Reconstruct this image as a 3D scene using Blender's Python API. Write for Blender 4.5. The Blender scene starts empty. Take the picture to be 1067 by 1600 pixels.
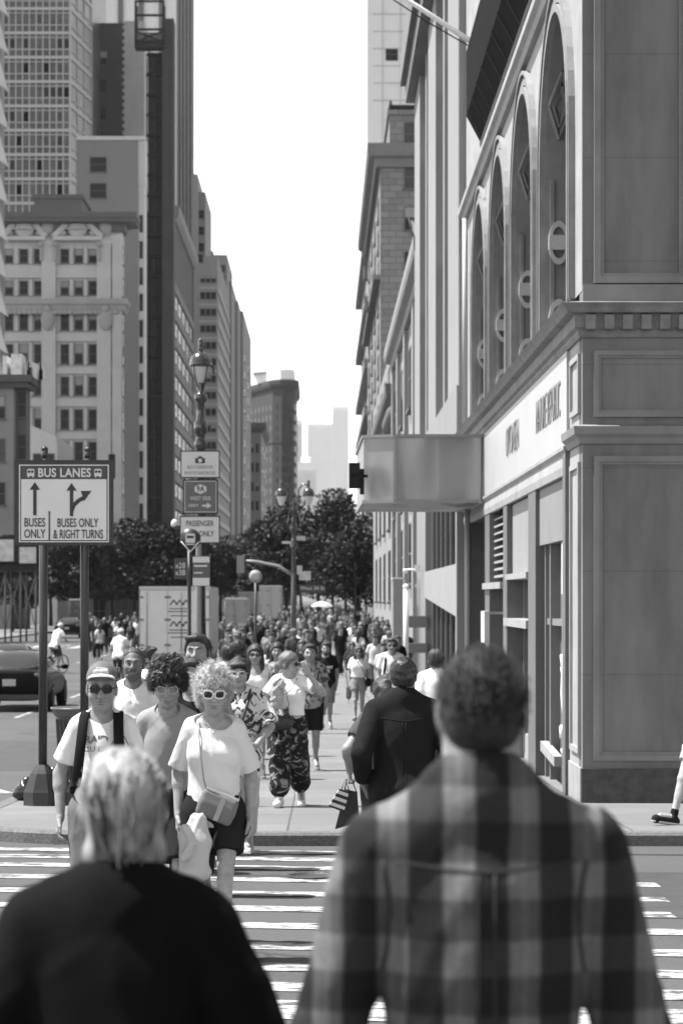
import bpy, math, random
import numpy as np
from mathutils import Vector, Matrix
R = math.radians
random.seed(7)
C = bpy.context.scene.collection
SC = bpy.context.scene

# ---------------------------------------------------------------- camera, sky, sun, exposure
CAMZ = 1.95
FPX, VX, VY = 3780.0, 503.0, 935.0          # focal length in photo pixels and vanishing point of the avenue
cam = bpy.data.cameras.new('camera'); camo = bpy.data.objects.new('camera', cam); C.objects.link(camo)
camo.location = (0, 0, CAMZ); camo.rotation_euler = (R(90), 0, 0)
cam.sensor_width = 36; cam.lens = 36 * FPX / 1600
cam.shift_x = (533.5 - VX) / 1600; cam.shift_y = (VY - 800) / 1600
cam.clip_start = 0.1; cam.clip_end = 20000
cam.dof.use_dof = True; cam.dof.focus_distance = 16.0; cam.dof.aperture_fstop = 5.2
SC.camera = camo
SUN_EL, SUN_AZ = 64.0, -84.0                 # azimuth measured from +Y towards +X: the sun stands high on the left, a little ahead
w = bpy.data.worlds.new('World'); SC.world = w; w.use_nodes = True
nt = w.node_tree; bg = nt.nodes['Background']
sky = nt.nodes.new('ShaderNodeTexSky'); sky.sky_type = 'NISHITA'; sky.sun_disc = False
sky.sun_elevation = R(SUN_EL); sky.sun_rotation = R(SUN_AZ); sky.air_density = 1.0; sky.dust_density = 1.0; sky.altitude = 0
bw = nt.nodes.new('ShaderNodeRGBToBW')       # the photograph is black and white: the sky's light is neutral
nt.links.new(sky.outputs[0], bw.inputs[0])
tcw = nt.nodes.new('ShaderNodeTexCoord'); sxw = nt.nodes.new('ShaderNodeSeparateXYZ'); nt.links.new(tcw.outputs['Generated'], sxw.inputs[0])
mrw = nt.nodes.new('ShaderNodeMapRange'); mrw.interpolation_type = 'SMOOTHSTEP'   # a milky summer sky: whiter low down than overhead
for i_, v_ in ((1, .05), (2, .75), (3, 2.0), (4, .62)): mrw.inputs[i_].default_value = v_
nt.links.new(sxw.outputs[2], mrw.inputs[0]); muw = nt.nodes.new('ShaderNodeMath'); muw.operation = 'MULTIPLY'
nt.links.new(bw.outputs[0], muw.inputs[0]); nt.links.new(mrw.outputs[0], muw.inputs[1]); nt.links.new(muw.outputs[0], bg.inputs[0]); bg.inputs[1].default_value = 0.11
sl = bpy.data.lights.new('sun', 'SUN'); sl.energy = 5.0; sl.angle = R(0.6); sl.color = (1, 1, 1)
so = bpy.data.objects.new('sun', sl); C.objects.link(so)
sd = Vector((math.sin(R(SUN_AZ)) * math.cos(R(SUN_EL)), math.cos(R(SUN_AZ)) * math.cos(R(SUN_EL)), math.sin(R(SUN_EL))))
so.rotation_euler = sd.to_track_quat('Z', 'Y').to_euler(); so.location = (0, 0, 60)
SC.view_settings.view_transform = 'Standard'; SC.view_settings.look = 'None'; SC.view_settings.gamma = 1
SC.view_settings.exposure = 1.15
SC.cycles.use_denoising = True
SC.cycles.max_bounces = 6; SC.cycles.diffuse_bounces = 3; SC.cycles.volume_bounces = 1; SC.cycles.caustics_reflective = False; SC.cycles.caustics_refractive = False

def WX(px, Y): return (px - VX) * Y / FPX
def WZ(py, Y): return CAMZ - (py - VY) * Y / FPX
_gy = [-60, 0, 12, 20.7, 26, 47, 70, 6000]
_gz = [0, 0, 0, -.17, -.33, -.70, -.78, -.78]
def gz(y): return float(np.interp(y, _gy, _gz))       # road level: the avenue falls gently away from the crossing
def sz(y): return gz(y) + .11                          # pavement level

# ---------------------------------------------------------------- materials (greys: the picture is black and white)
MATS = {}
def mat(name, g=.3, rough=.7, var=0.0, scale=6.0, bump=0.0, bscale=40.0, metal=0.0, spec=.5, detail=5, coat=0, extra=None):
    if name in MATS: return MATS[name]
    m = bpy.data.materials.new(name); m.use_nodes = True; MATS[name] = m
    n = m.node_tree.nodes; l = m.node_tree.links; p = n['Principled BSDF']
    p.inputs['Roughness'].default_value = rough; p.inputs['Metallic'].default_value = metal
    p.inputs['Specular IOR Level'].default_value = spec
    p.inputs['Coat Weight'].default_value = coat
    p.inputs['Base Color'].default_value = (g, g, g, 1)
    m.diffuse_color = (g, g, g, 1)
    tc = n.new('ShaderNodeTexCoord')
    if var > 0:
        a = n.new('ShaderNodeTexNoise'); a.inputs['Scale'].default_value = scale; a.inputs['Detail'].default_value = detail
        a.inputs['Roughness'].default_value = .62
        l.new(tc.outputs['Object'], a.inputs['Vector'])
        r = n.new('ShaderNodeMapRange'); r.inputs[1].default_value = .3; r.inputs[2].default_value = .7
        r.inputs[3].default_value = g * (1 - var); r.inputs[4].default_value = g * (1 + var)
        l.new(a.outputs[0], r.inputs[0]); l.new(r.outputs[0], p.inputs['Base Color'])
    if bump > 0:
        b = n.new('ShaderNodeTexNoise'); b.inputs['Scale'].default_value = bscale; b.inputs['Detail'].default_value = 4
        l.new(tc.outputs['Object'], b.inputs['Vector'])
        bn = n.new('ShaderNodeBump'); bn.inputs['Strength'].default_value = bump; bn.inputs['Distance'].default_value = .02
        l.new(b.outputs[0], bn.inputs['Height']); l.new(bn.outputs[0], p.inputs['Normal'])
    if extra: extra(m, n, l, p, tc)
    return m
def N(n, t, **kw):
    x = n.new(t)
    for k, v in kw.items(): setattr(x, k, v)
    return x
def mth(n, l, op, a, b=None, c=None):
    x = n.new('ShaderNodeMath'); x.operation = op
    for i, v in enumerate((a, b, c)):
        if v is None: continue
        if isinstance(v, (int, float)): x.inputs[i].default_value = v
        else: l.new(v, x.inputs[i])
    return x.outputs[0]

# ---------------------------------------------------------------- objects
def link(name, data, parent=None):
    o = bpy.data.objects.new(name, data); C.objects.link(o)
    if parent is not None: o.parent = parent
    return o
def tag(o, label=None, cat=None, group=None, kind=None):
    if label: o['label'] = label
    if cat: o['category'] = cat
    if group: o['group'] = group
    if kind: o['kind'] = kind
    return o
def thing(name, label, cat, loc=(0, 0, 0), rz=0, group=None):
    o = link(name, None); o.location = loc; o.rotation_euler = (0, 0, rz); o.empty_display_size = .2
    return tag(o, label, cat, group)
def copy_tree(o, parent=None):
    c = o.copy(); C.objects.link(c)
    if parent is not None: c.parent = parent
    for ch in list(o.children): copy_tree(ch, c)
    return c

class MB:
    """collects simple shapes and links them as ONE mesh object"""
    def __init__(s): s.v = []; s.f = []; s.sm = []
    def add(s, vs, fs, smooth=False):
        k = len(s.v); s.v += [tuple(v) for v in vs]; s.f += [tuple(i + k for i in f) for f in fs]; s.sm += [smooth] * len(fs); return s
    def box(s, x0, x1, y0, y1, z0, z1, m=None):
        vs = [(x, y, z) for x in (x0, x1) for y in (y0, y1) for z in (z0, z1)]
        if m is not None: vs = [m @ Vector(v) for v in vs]
        return s.add(vs, [(0, 1, 3, 2), (4, 6, 7, 5), (0, 4, 5, 1), (2, 3, 7, 6), (0, 2, 6, 4), (1, 5, 7, 3)])
    def bar(s, a, b, w, h=None, up=(0, 0, 1)):
        a, b = Vector(a), Vector(b); h = h or w; d = (b - a).normalized(); up = Vector(up)
        if abs(d.dot(up)) > .98: up = Vector((0, 1, 0))
        x = d.cross(up).normalized(); z = x.cross(d)
        vs = [p + x * sx * w / 2 + z * szz * h / 2 for p in (a, b) for sx in (-1, 1) for szz in (-1, 1)]
        return s.add(vs, [(0, 1, 3, 2), (4, 6, 7, 5), (0, 4, 5, 1), (2, 3, 7, 6), (0, 2, 6, 4), (1, 5, 7, 3)])
    def tube(s, pts, r, n=10, cap=True):
        pts = [Vector(p) for p in pts]; rs = r if isinstance(r, (list, tuple)) else [r] * len(pts); vs = []; fs = []
        u = None
        for i, p in enumerate(pts):
            d = (pts[min(i + 1, len(pts) - 1)] - pts[max(i - 1, 0)]).normalized()
            if u is None:
                u = d.orthogonal().normalized()
            u = (u - d * u.dot(d)).normalized(); v = d.cross(u)
            for j in range(n):
                a = 2 * math.pi * j / n; vs.append(p + (u * math.cos(a) + v * math.sin(a)) * rs[i])
        for i in range(len(pts) - 1):
            for j in range(n):
                k = (j + 1) % n; fs.append((i * n + j, i * n + k, (i + 1) * n + k, (i + 1) * n + j))
        s.add(vs, fs, True)
        if cap:
            k = len(s.v) - len(vs)
            s.f += [tuple(k + j for j in range(n))[::-1], tuple(k + (len(pts) - 1) * n + j for j in range(n))]; s.sm += [False, False]
        return s
    def lathe(s, prof, c=(0, 0, 0), n=20, smooth=True):
        vs = []; fs = []; m = len(prof)
        for r, z in prof:
            for j in range(n):
                a = 2 * math.pi * (j + .5) / n; vs.append((c[0] + r * math.cos(a), c[1] + r * math.sin(a), c[2] + z))
        for i in range(m - 1):
            for j in range(n):
                k = (j + 1) % n; fs.append((i * n + j, i * n + k, (i + 1) * n + k, (i + 1) * n + j))
        s.add(vs, fs, smooth)
        k = len(s.v) - len(vs)
        s.f += [tuple(k + j for j in range(n))[::-1], tuple(k + (m - 1) * n + j for j in range(n))]; s.sm += [False, False]
        return s
    def prism(s, poly, axis, a, b):
        """poly: 2-D outline; axis 'x','y','z': the direction it is extruded along from a to b"""
        def P(u, v, t): return {'x': (t, u, v), 'y': (u, t, v), 'z': (u, v, t)}[axis]
        n = len(poly); vs = [P(u, v, a) for u, v in poly] + [P(u, v, b) for u, v in poly]
        return s.add(vs, [tuple(range(n))[::-1], tuple(range(n, 2 * n))] + [(i, (i + 1) % n, n + (i + 1) % n, n + i) for i in range(n)])
    def sweep(s, prof, path, closed=False, side=-1, capends=True):
        """prof: (outward, z) points swept along a horizontal polyline with mitred corners; outward = side * right-hand normal"""
        path = [Vector((p[0], p[1])) for p in path]; n = len(path); vs = []; m = len(prof)
        for i, p in enumerate(path):
            if closed: d0 = (p - path[i - 1]).normalized(); d1 = (path[(i + 1) % n] - p).normalized()
            else:
                d1 = (path[i + 1] - p).normalized() if i < n - 1 else (p - path[i - 1]).normalized()
                d0 = (p - path[i - 1]).normalized() if i > 0 else d1
            n0 = Vector((d0.y, -d0.x)) * side; n1 = Vector((d1.y, -d1.x)) * side
            b = (n0 + n1); b = b / max(b.dot(n0), 1e-6) if b.length > 1e-6 else n0
            for o, z in prof: vs.append((p.x + b.x * o, p.y + b.y * o, z))
        fs = []
        for i in range(n if closed else n - 1):
            k = (i + 1) % n
            for j in range(m): fs.append((i * m + j, i * m + (j + 1) % m, k * m + (j + 1) % m, k * m + j))
        if not closed and capends: fs += [tuple(range(m))[::-1], tuple((n - 1) * m + j for j in range(m))]
        return s.add(vs, fs)
    def sphere(s, c, r, n=12, sc=(1, 1, 1)):
        prof = [(math.sin(math.pi * i / n), -math.cos(math.pi * i / n)) for i in range(n + 1)]
        vs = []; fs = []; k = n * 2
        for a, z in prof:
            for j in range(k):
                t = 2 * math.pi * j / k; vs.append((c[0] + r * sc[0] * a * math.cos(t), c[1] + r * sc[1] * a * math.sin(t), c[2] + r * sc[2] * z))
        for i in range(n):
            for j in range(k): fs.append((i * k + j, i * k + (j + 1) % k, (i + 1) * k + (j + 1) % k, (i + 1) * k + j))
        return s.add(vs, fs, True)
    def mesh(s, name, m):
        me = bpy.data.meshes.new(name); me.from_pydata([tuple(v) for v in s.v], [], s.f); me.materials.append(m)
        me.polygons.foreach_set('use_smooth', s.sm); me.update()
        return me
    def build(s, name, m, parent=None, fix=True):
        me = s.mesh(name, m)
        if fix: fixn(me)
        return link(name, me, parent)
def each(mb, name, m, parent):
    """every box of mb (8 points, 6 faces) as an object of its own"""
    for i in range(len(mb.f) // 6):
        q = MB(); q.add(mb.v[i * 8:i * 8 + 8], [tuple(j - i * 8 for j in f) for f in mb.f[i * 6:i * 6 + 6]]); q.build(name, m, parent)
def fixn(me):
    import bmesh
    b = bmesh.new(); b.from_mesh(me); bmesh.ops.recalc_face_normals(b, faces=b.faces); b.to_mesh(me); b.free()

def text(name, s, size, m, parent, loc, rot=(90, 0, 0), xs=1.0, bold=0.0, ext=.004, align='CENTER', spacing=1.0, shear=0):
    cu = bpy.data.curves.new(name, 'FONT'); cu.body = s; cu.size = size; cu.align_x = align; cu.align_y = 'CENTER'
    cu.offset = bold; cu.extrude = ext; cu.space_character = spacing; cu.resolution_u = 3; cu.shear = shear
    t = bpy.data.objects.new('tmp', cu); C.objects.link(t)
    me = bpy.data.meshes.new_from_object(t.evaluated_get(bpy.context.evaluated_depsgraph_get()))
    bpy.data.objects.remove(t); bpy.data.curves.remove(cu)
    me.materials.clear(); me.materials.append(m); me.name = name
    o = link(name, me, parent); o.location = loc; o.rotation_euler = tuple(R(a) for a in rot); o.scale = (xs, 1, 1)
    return o
# ---------------------------------------------------------------- blended-surface modelling for people, cloth and bags
EDG = [(0, 1), (2, 3), (4, 5), (6, 7), (0, 2), (1, 3), (4, 6), (5, 7), (0, 4), (1, 5), (2, 6), (3, 7)]
def surface_nets(D, lo, h):
    n = np.array(D.shape); S = D < 0
    cnt = np.zeros(n - 1, np.int8)
    offs = [(i, j, k) for i in (0, 1) for j in (0, 1) for k in (0, 1)]
    sl = lambda o: tuple(slice(o[a], n[a] - 1 + o[a]) for a in range(3))
    for o in offs: cnt += S[sl(o)]
    act = (cnt > 0) & (cnt < 8); idx = np.argwhere(act); M = len(idx)
    ids = -np.ones(act.shape, np.int64); ids[act] = np.arange(M)
    cv = np.stack([D[idx[:, 0] + o[0], idx[:, 1] + o[1], idx[:, 2] + o[2]] for o in offs], 1)
    acc = np.zeros((M, 3)); w = np.zeros(M); of = np.array(offs, float)
    for a, b in EDG:
        da, db = cv[:, a], cv[:, b]; x = (da < 0) != (db < 0)
        t = np.where(x, da / np.where(x, da - db, 1), 0)[:, None]
        acc += np.where(x[:, None], of[a] * (1 - t) + of[b] * t, 0); w += x
    V = (idx + acc / w[:, None]) * h + lo
    F = []
    for ax in range(3):
        b, c = (ax + 1) % 3, (ax + 2) % 3
        s0 = [slice(None)] * 3; s1 = [slice(None)] * 3; s0[ax] = slice(0, -1); s1[ax] = slice(1, None)
        for q in (b, c): s0[q] = slice(1, -1); s1[q] = slice(1, -1)
        A, B = S[tuple(s0)], S[tuple(s1)]
        for flip in (False, True):
            e = np.argwhere((A & ~B) if not flip else (~A & B))
            if not len(e): continue
            e[:, b] += 1; e[:, c] += 1
            def g(db, dc):
                q = e.copy(); q[:, b] += db; q[:, c] += dc; return ids[q[:, 0], q[:, 1], q[:, 2]]
            qd = np.stack([g(-1, -1), g(0, -1), g(0, 0), g(-1, 0)], 1)
            F.append(qd[:, ::-1] if flip else qd)
    return V, (np.concatenate(F) if F else np.zeros((0, 4), int))

def np_mesh(name, V, F, m):
    me = bpy.data.meshes.new(name); me.vertices.add(len(V)); me.vertices.foreach_set('co', V.astype(np.float32).ravel())
    me.loops.add(F.size); me.loops.foreach_set('vertex_index', F.astype(np.int32).ravel())
    me.polygons.add(len(F)); me.polygons.foreach_set('loop_start', np.arange(0, F.size, 4, dtype=np.int32))
    me.polygons.foreach_set('loop_total', np.full(len(F), 4, np.int32))
    me.polygons.foreach_set('use_smooth', np.ones(len(F), bool)); me.materials.append(m); me.update(calc_edges=True)
    return me
v3 = lambda *a: np.array(a, float)
def nrm(a): a = np.asarray(a, float); return a / max(np.linalg.norm(a), 1e-9)
I3 = np.eye(3)

class Sdf:
    """a list of rounded shapes that melt into one surface"""
    def __init__(s, h=.01): s.h = h; s.p = []; s.post = []
    def cap(s, a, b, r1, r2=None, k=.02, sy=1.0, cuts=(), sub=False, off=0):
        s.p.append(('c', v3(*a), v3(*b), r1, r1 if r2 is None else r2, k, sy, cuts, sub)); return s
    def ell(s, c, r, k=.02, rot=I3, cuts=(), sub=False):
        s.p.append(('e', v3(*c), v3(*r), rot, 0, k, 1, cuts, sub)); return s
    def cut(s, n, c): s.post.append((nrm(n), c)); return s      # keep only n.p > c
    def chain(s, pts, rs, k=.02, **kw):
        for i in range(len(pts) - 1): s.cap(pts[i], pts[i + 1], rs[i], rs[i + 1], k, **kw)
        return s
    def bounds(s):
        lo = v3(9, 9, 9); hi = -lo
        for p in s.p:
            if p[8]: continue
            if p[0] == 'c': r = max(p[3], p[4]) * max(1, p[6]); l, u = np.minimum(p[1], p[2]) - r, np.maximum(p[1], p[2]) + r
            else: e = np.abs(p[3]) @ p[2]; l, u = p[1] - e, p[1] + e
            lo = np.minimum(lo, l); hi = np.maximum(hi, u)
        return lo, hi
    def field(s, disp=None):
        h = s.h; lo, hi = s.bounds(); lo = lo - 4 * h - .02; hi = hi + 4 * h + .02
        n = np.ceil((hi - lo) / h).astype(int) + 1
        D = np.full(n, .3, np.float32); ax = [(lo[i] + h * np.arange(n[i])).astype(np.float32) for i in range(3)]
        for t, a, b, r1, r2, k, sy, cuts, sub in s.p:
            m = k + 2.5 * h + .01
            if t == 'c':
                r = max(r1, r2) * max(1, sy) + m; l, u = np.minimum(a, b) - r, np.maximum(a, b) + r
            else:
                e = np.abs(r1) @ b; l, u = a - e - m, a + e + m
            i0 = np.maximum(np.floor((l - lo) / h).astype(int), 0); i1 = np.minimum(np.ceil((u - lo) / h).astype(int) + 1, n)
            if (i1 <= i0).any(): continue
            X, Y, Z = np.meshgrid(*[ax[i][i0[i]:i1[i]] for i in range(3)], indexing='ij', sparse=True)
            if t == 'c':
                ba = b - a; q = 1 / sy
                dx, dy, dz = X - a[0], (Y - a[1]) * q, Z - a[2]; bb = v3(ba[0], ba[1] * q, ba[2]); L = max(bb @ bb, 1e-9)
                tt = np.clip((dx * bb[0] + dy * bb[1] + dz * bb[2]) / L, 0, 1)
                d = np.sqrt((dx - tt * bb[0]) ** 2 + (dy - tt * bb[1]) ** 2 + (dz - tt * bb[2]) ** 2) - (r1 + (r2 - r1) * tt)
                if sy < 1: d = d * (sy + 1) / 2
            else:
                M = r1; dx, dy, dz = X - a[0], Y - a[1], Z - a[2]
                e = [(dx * M[0, i] + dy * M[1, i] + dz * M[2, i]) / b[i] for i in range(3)]
                k0 = np.sqrt(e[0] ** 2 + e[1] ** 2 + e[2] ** 2); k1 = np.sqrt((e[0] / b[0]) ** 2 + (e[1] / b[1]) ** 2 + (e[2] / b[2]) ** 2)
                d = k0 * (k0 - 1) / np.maximum(k1, 1e-6)
            for nn, c in cuts: d = np.maximum(d, c - (nn[0] * X + nn[1] * Y + nn[2] * Z))
            S = D[i0[0]:i1[0], i0[1]:i1[1], i0[2]:i1[2]]
            if sub:
                d = -d; hh = np.maximum(k - np.abs(S - d), 0) / max(k, 1e-6); S[...] = np.maximum(S, d) + hh * hh * k / 4
            else:
                hh = np.maximum(k - np.abs(S - d), 0) / max(k, 1e-6); S[...] = np.minimum(S, d) - hh * hh * k / 4
        for nn, c in s.post:
            X, Y, Z = np.meshgrid(*ax, indexing='ij', sparse=True)
            D = np.maximum(D, c - (nn[0] * X + nn[1] * Y + nn[2] * Z))
        if disp is not None:
            w = np.argwhere(np.abs(D) < .06); P = w * h + lo
            D[w[:, 0], w[:, 1], w[:, 2]] -= disp(P).astype(np.float32)
        return D, lo
    def build(s, name, m, parent=None, disp=None):
        D, lo = s.field(disp); V, F = surface_nets(D, lo, s.h)
        return link(name, np_mesh(name, V, F, m), parent)

def folds(amp=.008, f=28, seed=0, aniso=(1, 1, .6), nd=4, sharp=2.0):
    rg = np.random.RandomState(seed); ds = []
    for i in range(nd):
        d = nrm(rg.normal(size=3) * np.array(aniso)); e = nrm(rg.normal(size=3)); ds.append((d, e, rg.uniform(0, 6, 3), rg.uniform(.6, 1.5)))
    def fn(P):
        o = np.zeros(len(P))
        for d, e, ph, q in ds:
            a = P @ d; b = P @ e
            w = np.sin(f * q * a + 1.8 * np.sin(f * .33 * b + ph[0]) + ph[1]); g = .5 + .5 * np.sin(f * .21 * b + f * .13 * a + ph[2])
            o += g * np.clip(1 - np.abs(w), 0, 1) ** sharp
        return amp * o / nd * 2
    return fn
def lumps(amp, f, seed=0, nd=6):
    rg = np.random.RandomState(seed); K = [(nrm(rg.normal(size=3)) * f * rg.uniform(.6, 1.7), rg.uniform(0, 6)) for _ in range(nd)]
    return lambda P: amp * sum(np.sin(P @ k + p) for k, p in K) / nd ** .5

def ik(a, c, l1, l2, pole):
    a, c = v3(*a), v3(*c); d = c - a; L = min(np.linalg.norm(d), (l1 + l2) * .999); u = nrm(d); c = a + u * L
    x = (l1 * l1 - l2 * l2 + L * L) / (2 * L); hgt = math.sqrt(max(l1 * l1 - x * x, 0)); p = v3(*pole); p = nrm(p - u * (p @ u))
    return a + u * x + p * hgt, c
def rot_xyz(p=0, r=0, y=0):
    return np.array(Matrix.Rotation(R(y), 3, 'Z') @ Matrix.Rotation(R(r), 3, 'Y') @ Matrix.Rotation(R(p), 3, 'X'))
# ---------------------------------------------------------------- people
def skin(g): return mat('skin_%d' % round(g * 100), g, .5, .2, 22, .22, 260, spec=.4)
def cloth(g, name='cloth', var=.06, sc=5, bump=.25): return mat('%s_%d' % (name, round(g * 1000)), g, .9, var, sc, bump, 420, spec=.2 if g > .03 else .06)
def hairmat(g, name='hair', var=.35, stretch=(60, 60, 9), rough=.5):
    key = '%s_%d' % (name, round(g * 1000))
    if key in MATS: return MATS[key]
    def ex(m, n, l, p, tc):
        mp = N(n, 'ShaderNodeMapping'); mp.inputs['Scale'].default_value = stretch
        a = N(n, 'ShaderNodeTexNoise'); a.inputs['Scale'].default_value = 1.6; a.inputs['Detail'].default_value = 6; a.inputs['Distortion'].default_value = .6
        l.new(tc.outputs['Object'], mp.inputs[0]); l.new(mp.outputs[0], a.inputs['Vector'])
        r = N(n, 'ShaderNodeMapRange'); r.inputs[1].default_value = .3; r.inputs[2].default_value = .7
        r.inputs[3].default_value = g * (1 - var); r.inputs[4].default_value = min(.9, g * (1 + var))
        l.new(a.outputs[0], r.inputs[0]); l.new(r.outputs[0], p.inputs['Base Color'])
        b = N(n, 'ShaderNodeBump'); b.inputs['Strength'].default_value = .7; b.inputs['Distance'].default_value = .008
        l.new(a.outputs[0], b.inputs['Height']); l.new(b.outputs[0], p.inputs['Normal'])
    return mat(key, g, rough, extra=ex, spec=.4)

def skel(H, sw=.092, trap=0., hsc=1., hz=0., lean=0., arms=None, legs=None, head=(0, 0, 0), hoff=(0, 0)):
    J = dict(trap=trap, H=H, hs=.146 * hsc * H / .228)
    up = lambda z: lean * (z - .53) * H
    J['pel'] = v3(0, 0, .53 * H); J['waist'] = v3(0, -up(.62), .62 * H); J['chest'] = v3(0, -up(.73), .73 * H)
    J['neck'] = v3(0, .012 - up(.84), .838 * H)
    J['hR'] = rot_xyz(*head)
    J['head'] = v3(hoff[0], -.012 - up(.94) + hoff[1], H - .115 * J['hs'] + hz)
    for s, sg in (('a', -1), ('b', 1)):
        J['sh' + s] = v3(sg * sw * H, .012 - up(.815), .812 * H); J['hip' + s] = v3(sg * .052 * H, 0, .515 * H)
        A = (arms or {}).get(s, {})
        wr = A.get('w', (sg * (sw + .034) * H, -.02, .50 * H))
        J['el' + s], J['wr' + s] = ik(J['sh' + s], wr, .178 * H, .155 * H, A.get('pole', (sg * .5, 1, 0)))
        J['hu' + s] = nrm(A.get('u', nrm(J['wr' + s] - J['el' + s]) + v3(0, 0, -.5))); J['ht' + s] = A.get('t', (0, -1, 0)); J['hc' + s] = A.get('curl', .5)
        L = (legs or {}).get(s, {})
        an = L.get('a', (sg * .055 * H, 0, .047 * H))
        J['kn' + s], J['an' + s] = ik(J['hip' + s], an, .247 * H, .235 * H, L.get('pole', (0, -1, 0)))
        J['toe' + s] = nrm(L.get('toe', (sg * .2, -1, -.28)))
    return J
def walk(H, front='a', st=.2, lift=.0):
    """legs of a walker seen mid-stride"""
    o = 'b' if front == 'a' else 'a'; sg = {'a': -1, 'b': 1}
    return {front: dict(a=(sg[front] * .045 * H, -st, .052 * H + lift), toe=(sg[front] * .15, -1, .12)), o: dict(a=(sg[o] * .045 * H, st * .9, .085 * H + lift), toe=(sg[o] * .15, -1, -.75))}

def torso(S, J, off=0, b=1., belly=0., bust=0., k=.05, hip=1., cuts=(), sw_r=1., butt=1.):
    H = J['H']; ch, wa, pe = J['chest'], J['waist'], J['pel']
    S.ell(pe + v3(0, .006, 0), v3(.093 * b * hip * H + off, .068 * b * H + off, .085 * H + off), k, cuts=cuts)
    S.cap(pe + v3(0, 0, .03 * H), wa + v3(0, 0, .04 * H), .080 * b * H + off, .079 * b * H + off, k, sy=.76, cuts=cuts)
    S.ell(ch, v3(.087 * b * H + off, .063 * b * H + off, .10 * H + off), k, cuts=cuts)
    for s, sg in (('a', -1), ('b', 1)):
        sh = J['sh' + s]
        S.cap((0, sh[1], .785 * H), sh - v3(sg * .010 * H, 0, .006 * H), .042 * H * b + off, .029 * H * sw_r * b ** .5 + off, k, cuts=cuts)
        S.cap(J['neck'] + v3(0, .004, .004 * H), sh + v3(-sg * .03 * H, .004, .012 * H), .030 * H + off, .027 * H + off, k, cuts=cuts)
        if J['trap']: S.cap(J['neck'] + v3(0, .006, J['trap'] * H), sh + v3(-sg * .05 * H, .006, .018 * H), .034 * H + off, .024 * H + off, k, cuts=cuts)
        S.ell((sg * .045 * H, .042 * H * b, .512 * H), v3(.05 * b * H + off, .048 * b * H * butt + off, .06 * H + off), k, cuts=cuts)
        if bust: S.ell(ch + v3(sg * .043 * H, -.052 * H * b, -.005 * H), v3(.04, .034 * bust, .04) * H + off, k, cuts=cuts)
    if belly: S.ell(wa + v3(0, -.03 * H - .02 * belly * H, -.02 * H), v3(.075 * b, .045 + .03 * belly, .09) * H + off, k, cuts=cuts)

def hand(S, J, s, sc=1., simple=False):
    w = J['wr' + s]; u = J['hu' + s]; t = v3(*J['ht' + s]); t = nrm(t - u * (t @ u)); n = np.cross(u, t) * (-1 if s == 'a' else 1); c = J['hc' + s]
    g = sc * J['H'] / 1.75
    if simple:
        S.cap(w, w + u * .07 * g, .022 * g, .028 * g, .01); S.cap(w + u * .08 * g, w + (u * .15 + n * .03) * g, .02 * g, .014 * g, .01)
        S.cap(w + (u * .03 + t * .02) * g, w + (u * .09 + t * .045) * g, .013 * g, .011 * g, .008); return
    for o in (-.024, 0, .024): S.cap(w + t * o * .6 * g, w + (u * .085 + t * o) * g, .0155 * g, .014 * g, .012)
    for i, L in enumerate((.072, .08, .075, .058)):
        o = .031 - .0205 * i; b = w + (u * (.088 - .004 * (i in (0, 3))) + t * o) * g; a1 = c * (.7 + .12 * i); a2 = c * (1.7 + .15 * i)
        spl = t * (.10 - .07 * i)
        d1 = nrm(u * math.cos(a1) + n * math.sin(a1) + spl); d2 = nrm(u * math.cos(a2) + n * math.sin(a2) + spl)
        m = b + d1 * L * .5 * g
        S.cap(b, m, .0092 * g, .0086 * g, .004); S.cap(m, m + d2 * L * .5 * g, .0086 * g, .0072 * g, .004)
    b = w + (u * .022 + t * .026) * g; m = b + nrm(u * .8 + t * .62 + n * .25) * .045 * g
    S.cap(b, m, .0145 * g, .011 * g, .008); S.cap(m, m + nrm(u * .95 + t * .2 + n * .25) * .034 * g, .0105 * g, .008 * g, .004)

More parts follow.
